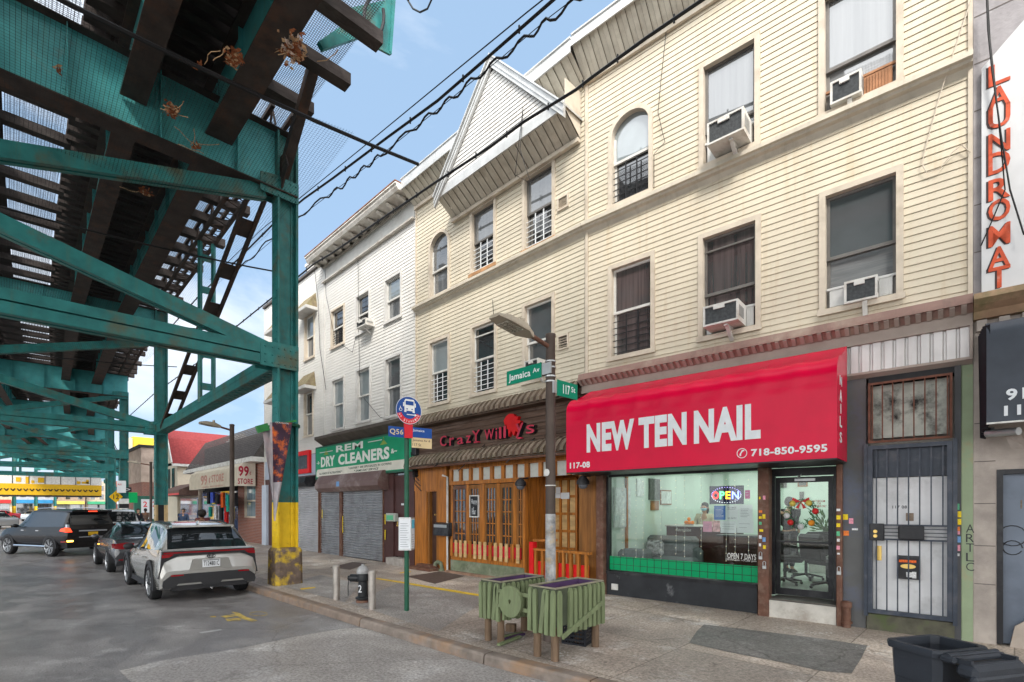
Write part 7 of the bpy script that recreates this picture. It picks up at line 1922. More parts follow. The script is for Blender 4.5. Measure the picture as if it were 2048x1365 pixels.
m.rbox(-hw*1.02,hw*1.02,hd*1.0,hd*1.55,RZm-.06,RZm-.012,.015); m.rbox(-hw*1.0,hw*1.0,hd*1.5,hd*2.2,RZm-.13,RZm-.045,.025); m.tube([(-hw*.9,hd*1.95,RZm-.05),(hw*.9,hd*1.95,RZm-.05)], .018, 10); m.box(-hw*.9,-hw*.8,hd*1.15,hd*1.97,RZm-.05,RZm-.015); m.box(hw*.8,hw*.9,hd*1.15,hd*1.97,RZm-.05,RZm-.015)
m.build('handle', Mb, bn_)
m = MB(BM @ T(0,hd*2.1,RZm-.10) @ RX(R(-100))); m.rbox(-hw*1.05,hw*1.3,0,hd*3.4,-.02,.03,.018); m.rbox(-hw*.85,hw*.85,.06,hd*3.2,.031,.05,.008); m.build('lid', Mb, bn_)
for sx in (-1, 1):
    m = MB(BM @ T(sx*hw*.86,hd*.9,.26)); m.tube([(-.03,0,0),(.03,0,0)], .11, 16); m.build('wheel', M_BLACKM, bn_)
# banners on the nearest column
def banner(name, lab, pts, mt, X, wob):
    P_ = [atX(x, y, X) for x, y in pts]
    t = thing(name, lab, 'banner', (X, P_[0].y, P_[0].z), 0, 'pennant banners on the nearest column')
    TL, TR, BR, BL = P_; n, q = 18, 9; m = MB(); G_ = []
    for i in range(n+1):
        f_ = i/n; a = TL.lerp(BL, f_); b = TR.lerp(BR, f_); row = []
        for j in range(q+1):
            g = j/q; p = a.lerp(b, g); p.x += wob*math.sin(g*7+f_*4)*f_*.7 + wob*1.5*f_*f_; row.append(p)
        G_.append(row)
    for i in range(n):
        for j in range(q):
            m.cur = 0 if (i < n*.56 and j > 0) else 1
            m.quad(G_[i][j], G_[i][j+1], G_[i+1][j+1], G_[i+1][j])
    m.build('cloth', mt, t, True); return t, G_
M_BAN = mat('banner_dark_food_print', (.05,.025,.045), .55, var=.3, scale=4, dirt=(.62,.13,.02), dscale=5.5, damt=1.0, thr=.50)
M_BANG = mat('banner_faded_grey', (.34,.32,.34), .6, var=.2, scale=5, dirt=(.45,.28,.27), dscale=2.5, damt=.5)
arm_ = thing('banner_arm', 'green banner arm clamped across the nearest column', 'banner arm', (-11.95, 4.65, 3.93))
m = MB(); m.bar(atX(514,858,-11.97), atX(592,842,-11.97), .05, .05); m.bar(atX(514,858,-11.97)+Vector((0,0,-.02)), atX(536,852,-11.97)+Vector((0,0,-.02)), .1, .16); m.build('arm', mat('bright_green_arm', (.03,.19,.05), .5, var=.2), arm_)
m = MB(); m.lathe([(.33,-.03),(.33,.03)], (-12.3,4.65,3.9), 16); m.build('clamp', M_GRNPOLE, arm_)
tb_, G_ = banner('pennant_banner', 'dark pennant printed with orange food, tapering and twisted, on the nearest column', ((539,845),(585,845),(549,1042),(546,1042)), [M_BAN, M_BANG], -11.93, .05)
m = MB(T(-11.926, 0, 0) @ RZ(R(90))); q0, q1 = atX(550,849,-11.93), atX(577,843,-11.93); m.text('TASTE EVERYTHING' if False else 'LOCAL FLAVORS', q0.y, q1.y, q1.z-.075, q1.z-.04, -.012, .001, 0); m.build('lettering', M_SIGNW, tb_)
banner('pennant_banner', 'pale faded pennant hanging behind the dark one on the nearest column', ((524,855),(540,852),(549,1000),(543,1000)), [M_BANG, M_BANG], -12.02, .04)
# ================================================================ vehicles
M_TYRE = mat('tyre_rubber', (.018,.018,.019), .8, var=.2)
M_RIM = mat('alloy_rim', (.42,.43,.44), .3, .8, var=.1)
M_RIMD = mat('dark_rim', (.06,.06,.065), .35, .7, var=.1)
M_CARGL = mat('car_glass', (.012,.014,.016), .03, var=0, spec=1.0)
nodes_of(M_CARGL)[2].inputs['IOR'].default_value = 1.45
M_TRIMB = mat('car_black_trim', (.022,.022,.024), .5, var=.1)
M_TAIL = mat('tail_lamp_red', (.22,.006,.010), .15, var=.15, scale=20, coat=.6)
M_CHR = mat('chrome', (.65,.66,.67), .12, 1.0, var=0)
def paint(nm, c, metal=.3, coat=1.0): return mat(nm, c, .22, metal, var=.03, coat=coat, spec=.5 if coat > .5 else .2)
def cr(P_, t):
    n = len(P_); i = min(int(t), n-2); f = t-i; g = lambda k: P_[max(0, min(n-1, k))]
    a, b, c, d = g(i-1), g(i), g(i+1), g(i+2)
    o = []
    for q in range(len(b)):
        m1 = (c[q]-a[q])/2; m2 = (d[q]-b[q])/2
        if (c[q]-b[q]) == 0: m1 = m2 = 0
        o.append((2*f**3-3*f*f+1)*b[q]+(f**3-2*f*f+f)*m1+(-2*f**3+3*f*f)*c[q]+(f**3-f*f)*m2)
    return o
def car(label, cat, loc, rot, st, glassr, body, L_, wb, rear_ax, track, wr_, rimm, group=None, clad=None, nm='parked_car', extra=None, spokes=5):
    """st: stations (x, half width low, half width mid, half width belt, half width roof, z under, z mid, z belt, z roof) from tail to nose"""
    t = thing(nm, label, cat, loc, rot, group); A = XF[t.name]
    NX, NPp = (len(st)-1)*5, 8*3
    prof = []
    for s in st:
        x, wl_, wm_, wb_, wr2, zu, zm, zb, zr = s; up_ = zr-zb
        prof.append([(x,0,zu),(x,wl_*.9,zu),(x,wl_,zu+.10),(x,wm_,zm),(x,wb_,zb-.02),(x,wb_-.02 if up_ > .1 else wb_*.97,zb+.015),(x,wr2,zb+up_*.86),(x,wr2*.86,zb+up_*.985),(x,0,zr+.012)])
    G_ = []
    for i in range(NX+1):
        u_ = (len(st)-1)*i/NX; col = [cr([prof[k][j] for k in range(len(st))], u_) for j in range(9)]
        G_.append([cr(col, 8*q/NPp) for q in range(NPp+1)])
    body_m = MB(A); wins = {}
    def isglass(uu, pp):
        for k, (x0, x1, p0, p1, nm_) in enumerate(glassr):
            if x0 <= uu <= x1 and p0 <= pp <= p1: return k
        return None
    for sgn in (1, -1):
        for i in range(NX):
            for j in range(NPp):
                uu, pp = (len(st)-1)*(i+.5)/NX, 8*(j+.5)/NPp
                q = [G_[i][j], G_[i+1][j], G_[i+1][j+1], G_[i][j+1]]; q = [(p[0], p[1]*sgn, p[2]) for p in q]
                if sgn < 0: q = q[::-1]
                k = isglass(uu, pp)
                if k is None: body_m.add(q, [(0,1,2,3)])
                else:
                    key = (k, 0 if glassr[k][4] in ('rear_window','windscreen','sunroof') else sgn); wins.setdefault(key, MB(A)).add(q, [(0,1,2,3)])
    for e, rev in ((0, 1), (-1, 0)):
        ring_ = [(p[0],p[1],p[2]) for p in G_[e]] + [(p[0],-p[1],p[2]) for p in G_[e][::-1]]
        body_m.poly(ring_[::-1] if rev else ring_)
    # weld the shared corners so shading is smooth
    def weld(mb):
        key = {}; nv = []; mp_ = []
        for v in mb.v:
            k = (round(v.x,4), round(v.y,4), round(v.z,4))
            if k not in key: key[k] = len(nv); nv.append(v)
            mp_.append(key[k])
        fs = []; mi = []
        for f_, mm in zip(mb.f, mb.mi):
            g = []
            for i_ in f_:
                if not g or g[-1] != mp_[i_]: g.append(mp_[i_])
            if len(g) > 1 and g[0] == g[-1]: g.pop()
            if len(set(g)) >= 3 and len(set(g)) == len(g): fs.append(tuple(g)); mi.append(mm)
        mb.v, mb.f, mb.mi = nv, fs, mi
    weld(body_m); body_m.build('body', body, t, True, ang=38)
    for (k, sg), mb in wins.items(): weld(mb); mb.build(glassr[k][4], M_CARGL, t, True)
    for ax in (rear_ax, rear_ax+wb):
        for sy in (1, -1):
            y = sy*track/2
            m = MB(A); ra = wr_+.055; o = sy*.0
            yo_ = sy*(max(s[2] for s in st)+.004)
            m.loft([[(ax+ra*math.cos(-.12+(PI+.24)*i/20), yy, wr_+ra*math.sin(-.12+(PI+.24)*i/20)) for i in range(21)] for yy in (y-sy*.2, yo_)], True, True); m.build('wheel_arch', M_TRIMB, t)
            if clad:
                m = MB(A); r1 = ra+.075
                for i in range(22):
                    a0, a1 = -.25+(PI+.5)*i/22, -.25+(PI+.5)*(i+1)/22
                    m.loft([[(ax+r*math.cos(a), yy, wr_+r*math.sin(a)) for r, yy in ((ra-.005,yo_-sy*.02),(ra-.005,yo_+sy*.02),(r1,yo_+sy*.012),(r1,yo_-sy*.05))] for a in (a0, a1)], True, True)
                m.build('arch_cladding', clad, t)
            yw = yo_ + sy*.012; W_ = .22
            m = MB(A); pr = [(wr_*.75,0),(wr_*.9,.0),(wr_*.98,.025),(wr_,.06),(wr_,W_-.06),(wr_*.97,W_-.02),(wr_*.6,W_)]
            m.loft([[(ax+r*math.cos(2*PI*i/28), yw-sy*d, wr_+r*math.sin(2*PI*i/28)) for i in range(28)] for r, d in pr], True, False); wh = m.build('wheel', M_TYRE, t, True)
            m = MB(A); m.loft([[(ax+r*math.cos(2*PI*i/28), yw-sy*d, wr_+r*math.sin(2*PI*i/28)) for i in range(28)] for r, d in ((wr_*.75,.0),(wr_*.71,.02),(wr_*.69,.09),(.02,.09))], True, False)
            for i in range(spokes):
                a = 2*PI*i/spokes+.3; ca, sa = math.cos(a), math.sin(a)
                for da in (-.16, .16):
                    m.bar((ax+.05*ca, yw-sy*.03, wr_+.05*sa), (ax+wr_*.72*math.cos(a+da), yw-sy*.012, wr_+wr_*.72*math.sin(a+da)), .035, .03, (0,1,0))
            m.lathe([(.06,0)], (0,0,0), 3) if False else m.loft([[(ax+.055*math.cos(2*PI*i/12), yw-sy*d, wr_+.055*math.sin(2*PI*i/12)) for i in range(12)] for d in (.05,.012)], True, True)
            m.build('rim', rimm, wh)
    if extra: extra(t, A)
    return t
def surf_box(m, pts, y0, y1): m.prism(pts, 'y', y0, y1)
def rpoly(m, pts, x0, x1, A): m.prism(pts, 'x', x0, x1)          # pts (y,z) on the tail
def mirror(t, A, x, y, z, mt):
    for s in (1, -1):
        m = MB(A); m.sphere((x, s*(y+.10), z), (.07,.11,.075), 10, 6); m.bar((x+.02, s*(y-.08), z-.05), (x+.01, s*(y+.03), z-.03), .05, .03); m.build('mirror', mt, t, True)
# ---- silver crossover
P_SIL = paint('silver_paint', (.31,.302,.28), .3)
st_s = [(0.00,.84,.88,.82,.72,.34,.50,.62,.66),(.06,.88,.92,.87,.76,.30,.60,.88,.92),(.13,.89,.93,.87,.77,.28,.62,1.02,1.05),(.20,.89,.93,.87,.76,.26,.62,1.06,1.09),(.50,.89,.93,.86,.71,.25,.62,1.06,1.36),(.80,.88,.93,.86,.67,.24,.60,1.045,1.53),(1.5,.88,.92,.865,.665,.24,.58,1.01,1.605),(2.3,.88,.92,.865,.66,.24,.58,.985,1.61),(2.85,.88,.92,.865,.64,.24,.60,.975,1.50),(3.5,.82,.925,.85,.66,.24,.62,.965,1.06),(4.0,.80,.92,.81,.60,.25,.60,.90,.94),(4.45,.72,.86,.72,.50,.28,.55,.78,.80),(4.66,.52,.66,.54,.36,.34,.50,.62,.63)]
def ex_s(t, A):
    ok = dict(parent=t)
    # full-width lamp bar on the tail
    m = MB(A); m.prism([(-.87,.97),(.87,.97),(.86,1.055),(-.86,1.055)], 'x', .02, .16); m.build('lamp_bar', M_TRIMB, t)
    m = MB(A); m.box(.012, .021, -.84, .84, 1.012, 1.04); m.build('tail_light', M_TAIL, t)
    for s in (1, -1):
        m = MB(A); m.prism([(s*.55,.972),(s*.87,.972),(s*.90,.70),(s*.93,.52),(s*.915,.52),(s*.875,.70),(s*.83,.84),(s*.66,.93)], 'x', .03, .19); m.build('tail_cluster', M_TRIMB, t)
        m = MB(A); m.prism([(s*.66,1.0),(s*.87,1.0),(s*.872,.93),(s*.74,.94)], 'x', .018, .0295); m.build('tail_light', M_TAIL, t)
        m = MB(A); m.box(-.047, -.038, s*.62-.11, s*.62+.11, .555, .585); m.build('reflector', M_TAIL, t)
    m = MB(A)
    m.prism([(-.87,.38),(-.84,.30),(-.66,.33),(-.60,.40),(-.2,.40),(-.14,.33),(.14,.33),(.2,.40),(.60,.40),(.66,.33),(.84,.30),(.87,.38),(.85,.47),(.70,.59),(-.70,.59),(-.85,.47)], 'x', -.035, .13); m.build('bumper', mat('bumper_grey', (.028,.028,.03), .5, var=.1), t)
    m = MB(A); m.box(-.01, .5, -.7, .7, .26, .36); m.build('undertray', M_TRIMB, t)
    m = MB(A); m.prism([(-.40,.66),(.40,.66),(.33,.88),(-.33,.88)], 'x', -.004, .03); m.build('plate_recess', mat('silver_recess', (.25,.243,.226), .35, .3, var=.03), t)
    m = MB(A); m.box(-.012, -.005, -.165, .165, .70, .86); pl = m.build('licence_plate', PAP, t)
    m = MB(A @ RZ(R(-90))); m.text('T124801C', -.145, .145, .725, .82, -.0135, .002, .015); m.box(-.15,.15,-.0145,-.0125,.835,.85); m.build('plate_lettering', M_BLACKM, pl)
    m = MB(A @ T(-.006,0,.93) @ RZ(R(-90)))
    for rx, rz in ((.075,.048),(.032,.046)): m.tube([(rx*math.cos(2*PI*i/20), -.003, rz*math.sin(2*PI*i/20)) for i in range(21)], .007, 5)
    m.tube([(.052*math.cos(2*PI*i/16), -.003, .015+.016*math.sin(2*PI*i/16)) for i in range(17)], .006, 5); m.build('badge', M_BLACKM, t)
    m = MB(A); m.tube([(-.04,-.02,.27),(-.06,0,.24),(-.04,.02,.27)], .012, 6); m.build('tow_eye', M_RIM, t)
    m = MB(A); m.prism([(-.60,1.525),(.60,1.525),(.585,1.565),(-.585,1.565)], 'x', .55, .86); m.build('spoiler', P_SIL, t)
    m = MB(A); m.add([(1.0,-.02,1.57),(1.0,.02,1.57),(1.16,.03,1.60),(1.16,-.03,1.60),(1.04,0,1.66)], [(0,1,4),(1,2,4),(2,3,4),(3,0,4)]); m.build('shark_fin', P_SIL, t)
    for s in (1, -1):
        m = MB(A); m.tube([(1.0,s*.56,1.585),(1.6,s*.58,1.635),(2.4,s*.57,1.615)], .018, 6); m.build('roof_rail', M_TRIMB, t)
        m = MB(A); m.box(.9, 3.5, s*.80, s*.90, .22, .34); m.build('side_skirt', M_TRIMB, t)
        for x in (1.55, 2.55): m = MB(A); m.box(x, x+.2, s*.895, s*.935, .83, .86); m.build('door_handle', P_SIL, t)
    mirror(t, A, 3.0, .90, 1.02, M_TRIMB)
gl_s = [(3.1,4.75,6.2,8,'rear_window'),(5.15,6.45,5.05,6.05,'side_window'),(6.55,7.75,5.05,6.05,'side_window'),(7.85,8.7,5.05,6.05,'side_window'),(8.15,9.0,6.4,8,'windscreen')]
car('silver crossover parked by the kerb, licence plate T124801C, full-width red tail lamp', 'car', (-12.02, 3.02, 0), PI, st_s, gl_s, P_SIL, 4.69, 2.85, .93, 1.62, .355, M_RIM, 'cars on the street', M_TRIMB, extra=ex_s)
# ---- dark grey saloon
P_GRY = paint('dark_grey_paint', (.055,.056,.062), .3, .7)
st_b = [(0,.80,.85,.78,.55,.34,.50,.62,.65),(.06,.85,.89,.84,.62,.30,.60,.92,.96),(.35,.80,.92,.86,.66,.26,.62,1.0,1.05),(.95,.81,.93,.87,.64,.24,.62,1.0,1.10),(1.45,.81,.93,.87,.57,.23,.60,.99,1.36),(1.95,.81,.925,.87,.555,.22,.60,.975,1.455),(2.6,.81,.92,.87,.56,.22,.60,.96,1.47),(3.1,.81,.925,.865,.58,.22,.60,.95,1.30),(3.65,.81,.925,.85,.66,.22,.60,.935,1.0),(4.2,.80,.92,.82,.60,.23,.58,.86,.90),(4.7,.72,.86,.74,.5,.27,.52,.75,.77),(4.92,.5,.62,.52,.36,.32,.48,.6,.61)]
def ex_b(t, A):
    for s in (1, -1):
        m = MB(A); m.prism([(s*.42,.90),(s*.62,.93),(s*.86,.90),(s*.88,.76),(s*.70,.74),(s*.45,.78)], 'x', -.002, .10)
        m.prism([(.02,.78),(.30,.86),(.30,.91),(.06,.91)], 'y', s*.87 if s > 0 else s*.93, s*.93 if s > 0 else s*.87); m.build('tail_light', M_TAIL, t)
        m = MB(A); m.box(-.02, .0, s*.6-.18, s*.6+.18, .42, .45); m.build('reflector', M_TAIL, t)
        m = MB(A); m.tube([(-.02,s*.5,.30),(.2,s*.5,.30)], .04, 10); m.build('exhaust', M_CHR, t)
        for x in (1.75, 2.75): m = MB(A); m.box(x, x+.2, s*.90, s*.938, .84, .865); m.build('door_handle', P_GRY, t)
    m = MB(A); m.prism([(-.85,.27),(.85,.27),(.82,.40),(-.82,.40)], 'x', -.025, .1); m.build('bumper', M_TRIMB, t)
    m = MB(A); m.box(-.01,.0,-.16,.16,.66,.80); m.build('licence_plate', mat('plate_yellow', (.62,.36,.02), .5, var=.15, scale=30), t)
    m = MB(A); m.add([(1.75,-.02,1.44),(1.75,.02,1.44),(1.9,.03,1.46),(1.9,-.03,1.46),(1.8,0,1.53)], [(0,1,4),(1,2,4),(2,3,4),(3,0,4)]); m.build('shark_fin', P_GRY, t)
    mirror(t, A, 3.25, .90, 1.0, P_GRY)
gl_b = [(3.05,4.7,6.2,8,'rear_window'),(4.05,4.85,5.05,6.05,'side_window'),(4.95,5.75,5.05,6.05,'side_window'),(5.85,6.95,5.05,6.05,'side_window'),(6.6,7.9,6.4,8,'windscreen')]
car('dark grey saloon parked between the silver crossover and the black four-wheel drive', 'car', (-18.2, 3.0, 0), PI, st_b, gl_b, P_GRY, 4.92, 2.97, 1.05, 1.63, .345, M_RIM, 'cars on the street', None, extra=ex_b)
# ---- black four-wheel drive turning out
P_BLK = paint('black_paint_gloss', (.007,.006,.006), .0, .2)
def st_suv(): return [(0,.80,.88,.86,.72,.40,.70,1.05,1.10),(.05,.84,.93,.90,.74,.36,.72,1.16,1.22),(.14,.86,.94,.90,.72,.34,.72,1.19,1.48),(.30,.86,.945,.90,.70,.33,.72,1.185,1.80),(.9,.86,.945,.90,.69,.32,.72,1.17,1.85),(1.8,.86,.94,.90,.69,.32,.70,1.15,1.87),(2.6,.86,.94,.90,.68,.32,.70,1.14,1.84),(3.05,.86,.94,.895,.66,.32,.70,1.13,1.66),(3.55,.86,.945,.885,.72,.32,.72,1.12,1.22),(4.1,.85,.94,.86,.66,.33,.70,1.06,1.12),(4.65,.78,.90,.80,.6,.36,.64,.94,.97),(4.85,.60,.74,.64,.46,.42,.58,.8,.82)]
gl_v = [(1.25,2.8,6.15,8,'rear_window'),(3.1,4.0,5.05,6.05,'side_window'),(4.05,5.15,5.05,6.05,'side_window'),(5.3,6.8,5.05,6.05,'side_window'),(6.55,7.9,6.4,8,'windscreen')]
M_AMB = mat('indicator_amber', (.9,.35,.03), .3, var=0, emit=(1,.45,.06), estr=5)
M_BRK = mat('brake_red', (.6,.03,.02), .3, var=0, emit=(1,.06,.02), estr=1.2)
def ex_v(t, A):
    for s in (1, -1):
        m = MB(A); m.prism([(s*.72,.98),(s*.92,.98),(s*.92,1.16),(s*.80,1.14)], 'x', -.015, .12); m.prism([(.0,.99),(.36,1.02),(.30,1.10),(.0,1.16)], 'y', min(s*.90,s*.952), max(s*.90,s*.952)); m.build('tail_light', M_BRK, t)
        m = MB(A); m.prism([(s*.82,1.161),(s*.90,1.161),(s*.89,1.28),(s*.82,1.28)], 'x', -.012, .1); m.build('clear_lamp', M_CHR, t)
        m = MB(A); m.box(-.03,.0,s*.80-.10,s*.80+.10,.60,.66); m.build('indicator', M_AMB if s > 0 else M_TAIL, t)
        m = MB(A); m.box(.05,.3,min(s*.90,s*.955),max(s*.90,s*.955),.58,.63); m.build('reflector', M_TAIL, t)
        m = MB(A); m.tube([(1.25,s*.95,.40),(3.4,s*.95,.40)], .05, 8); m.build('running_board', M_CHR, t)
        m = MB(A); m.tube([(.6,s*.62,1.90),(1.6,s*.63,1.93),(2.5,s*.62,1.90)], .022, 6); m.build('roof_rail', M_CHR, t)
        for x in (1.75, 2.75): m = MB(A); m.box(x, x+.2, s*.915, s*.955, 1.0, 1.04); m.build('door_handle', M_CHR, t)
    m = MB(A); m.box(-.02,.02,-.5,.5,1.0,1.045); m.box(-.02,.02,-.5,.5,.76,.785); m.build('chrome_strip', M_CHR, t)
    m = MB(A); m.box(-.02,.0,-.165,.165,.83,.97); m.build('licence_plate', MATS['plate_yellow'], t)
    m = MB(A); m.prism([(-.72,1.76),(.72,1.76),(.70,1.84),(-.70,1.84)], 'x', .02, .40); m.build('spoiler', P_BLK, t)
    m = MB(A); m.box(.01,.0199,-.16,.16,1.775,1.81); m.build('brake_light', M_BRK, t)
    m = MB(A); m.tube([(.02+.0,.06*math.cos(2*PI*i/18),1.12+.04*math.sin(2*PI*i/18)) for i in range(19)], .006, 5); m.build('badge', M_CHR, t)
    m = MB(A); m.prism([(-.90,.36),(.90,.36),(.92,.58),(-.92,.58)], 'x', -.04, .1); m.build('bumper', P_BLK, t)
    mirror(t, A, 3.15, .93, 1.2, P_BLK)
th_ = R(24); h_ = Vector((-math.cos(th_), -math.sin(th_), 0)); lf = Vector((-h_.y, h_.x, 0))
rwh = Vector((-27.0, 1.12, 0)); org = rwh - h_*1.05 - lf*.93
car('black four-wheel drive turning across the street with its amber indicator lit', 'car', (org.x, org.y, 0), PI+th_, st_suv(), gl_v, P_BLK, 4.95, 2.86, 1.05, 1.62, .39, M_RIM, 'cars on the street', None, extra=ex_v, spokes=6)
P_WHT = paint('white_paint_gloss', (.62,.62,.62), .05)
def ex_w(t, A):
    for s in (1, -1):
        m = MB(A); m.prism([(s*.70,.95),(s*.92,.95),(s*.92,1.12),(s*.78,1.12)], 'x', -.015, .12); m.build('tail_light', M_TAIL, t)
    mirror(t, A, 3.15, .93, 1.2, P_WHT)
car('white four-wheel drive parked behind the black one', 'car', (-29.6, 3.55, 0), PI-R(3), st_suv(), gl_v, P_WHT, 4.88, 2.79, 1.05, 1.62, .39, M_RIM, 'cars on the street', None, extra=ex_w)
def ex_g(t, A): mirror(t, A, 3.25, .90, 1.0, M_TRIMB)
P_RED = paint('red_paint', (.42,.012,.02), .1)
def far_car(x, y, rot, body, lab, st=st_b, gl=gl_b, r=.345, z=0.0):
    c = atZ(x, y, 0); car(lab, 'car', (c.x, c.y, 0), rot, st, gl, body, 4.9, 2.9, 1.05, 1.6, r, M_RIM, 'cars on the street', None, extra=ex_g)
far_car(36, 1040, R(-62), P_RED, 'red car crossing far up the street at the left edge')
far_car(58, 1043, R(168), paint('silver_blue_paint', (.30,.33,.36), .4), 'silver blue car behind the black four-wheel drive')
far_car(118, 1030, R(172), P_WHT, 'white car far up the street under the yellow girder', st_suv(), gl_v, .39)
far_car(14, 1058, R(200), paint('pale_grey_paint', (.40,.41,.42), .4), 'pale grey car just beyond the black four-wheel drive bonnet')
far_car(160, 1029, R(176), P_RED, 'red tail-lit car far up the street right of the white one')
# ================================================================ 99 store and what stands beyond it
M_BRICK = mat('red_brick', (.24,.075,.045), .8, var=.25, scale=9, dirt=(.10,.06,.05), dscale=2, damt=.4)
def bricks(m, s_=1.0, c1=(.26,.08,.05), c2=(.19,.06,.04), mo=(.28,.24,.21)):
    n, l, b = nodes_of(m); tc_ = n.new('ShaderNodeTexCoord'); sp = n.new('ShaderNodeSeparateXYZ'); cb = n.new('ShaderNodeCombineXYZ'); ad_ = n.new('ShaderNodeMath'); ad_.operation = 'ADD'
    l.new(tc_.outputs['Object'], sp.inputs[0]); l.new(sp.outputs['X'], ad_.inputs[0]); l.new(sp.outputs['Y'], ad_.inputs[1]); l.new(ad_.outputs[0], cb.inputs['X']); l.new(sp.outputs['Z'], cb.inputs['Y'])
    t = n.new('ShaderNodeTexBrick'); t.inputs['Scale'].default_value = s_; t.inputs['Brick Width'].default_value = .22; t.inputs['Row Height'].default_value = .075; t.inputs['Mortar Size'].default_value = .01
    t.inputs['Color1'].default_value = c1+(1,); t.inputs['Color2'].default_value = c2+(1,); t.inputs['Mortar'].default_value = mo+(1,)
    l.new(cb.outputs[0], t.inputs['Vector']); l.new(t.outputs['Color'], b.inputs['Base Color']); return m
bricks(M_BRICK)
M_SHINGLE = mat('grey_brown_shingle', (.085,.075,.072), .85, var=.3, scale=8)
st = thing('corner_store', 'low brick store with a dark shingled mansard roof and cream awning', 'store', (-31, FACE_Y, .12))
B0, B1 = FL.px(388), HX0-.03; ze = f(526,914,-.5)[1]; zr_ = ze+2.0
m = MB(FL.M); wx, wX = X_(488), X_(511); wzt, wzb = f(500,968)[1], f(500,1036)[1]
sx_ = X_(476)
m.box(wX, B1, 0, .3, .05, ze); m.box(sx_, wx, 0, .3, .05, ze); m.box(wx, wX, 0, .3, .05, wzb); m.box(wx, wX, 0, .3, wzt, ze); m.build('brick_wall', M_BRICK, st)
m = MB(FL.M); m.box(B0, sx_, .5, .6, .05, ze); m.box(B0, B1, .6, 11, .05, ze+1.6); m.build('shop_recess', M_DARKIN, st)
m = MB(FL.M); m.box(wx+.06, wX-.06, .12, .14, wzb+.06, wzt-.06); m.build('window_pane', glass('teal_poster_pane', (.12,.20,.24), (.35,.42,.45), 3.0), st)
m = MB(FL.M); k = .07; zm_ = (wzb+wzt)/2
m.box(wx, wx+k, .02, .14, wzb, wzt); m.box(wX-k, wX, .02, .14, wzb, wzt); m.box(wx+k, wX-k, .02, .14, wzb, wzb+k); m.box(wx+k, wX-k, .02, .14, zm_-.04, zm_+.04); m.build('window_frame', M_TRIM, st)
m = MB(FL.M); n = 16
for i in range(n):
    a, b = i/n, (i+1)/n; y0, y1 = -.5+1.15*a, -.5+1.15*b; z0, z1 = ze+.1+1.9*a, ze+.1+1.9*b
    m.add([(B0,y0-.02,z0),(B1+.02,y0-.02,z0),(B1+.02,y1-.005,z1),(B0,y1-.005,z1),(B0,y1,z1),(B1+.02,y1,z1)], [(0,1,2,3),(3,2,5,4)])
m.poly([(B1+.02,-.5,ze+.1),(B1+.02,.65,ze+2.0),(B1+.02,2,ze+2.0),(B1+.02,2,ze+.1)]); m.build('mansard_roof', M_SHINGLE, st)
m = MB(FL.M); m.box(B0, B1+.06, -.62, .1, ze-.12, ze+.099); m.build('eave', M_WHITEP, st)
awn = thing('awning', 'cream faded awning reading 99 STORE with dark red lettering', 'awning', (-30, FACE_Y-.5, 3))
e0, e1 = -35.2, -26.2; zb1, zt1 = f(474,972,-.92)[1], f(515,922)[1]
pf = [(-.92,zb1),(-.92,zb1+.62),(-.84,zt1-.32),(-.55,zt1-.08),(-.1,zt1)]
M_AWC = mat('dirty_cream_awning', (.50,.44,.34), .6, var=.12, scale=2, streak=(.34,.27,.19), samt=.6, dirt=(.40,.33,.24), dscale=1.5, damt=.5)
m = MB(FL.M); m.sheet(pf, 'x', e0, e1); m.build('canopy', M_AWC, awn, True)
for x in (e0, e1): m = MB(FL.M); m.poly([(x,y,z) for y, z in pf]+[(x,-.1,zb1)]); m.build('side_panel', mat('cream_awning_end', (.60,.55,.46), .6, var=.08), awn)
M_MRL = mat('dark_red_lettering', (.36,.02,.045), .5, var=.1)
m = MB(FL.M @ T(e1+.004,-.92,0) @ RZ(R(90))); zz1 = zb1+.46; m.text('99', .06, .52, zz1, zz1+.5, 0, .003, .03); m.text('\u00a2', .55, .63, zz1+.05, zz1+.28, 0, .003, .0); m.text('STORE', .03, .70, zb1+.09, zb1+.36, 0, .003, .02); m.build('end_lettering', M_MRL, awn)
m = MB(FL.M); zl = zb1+.2; m.text('99', -32.6, -31.3, zl, zl+.55, -.925, .003, .02); m.text('\u00a2 STORE', -31.0, -28.3, zl, zl+.5, -.925, .003, .02); m.text('GENERAL MERCHANDISE', -32.4, -28.4, zb1+.05, zb1+.13, -.925, .003, 0); m.build('front_lettering', mat('faded_red_lettering', (.42,.20,.16), .6, var=.25, scale=9), awn)
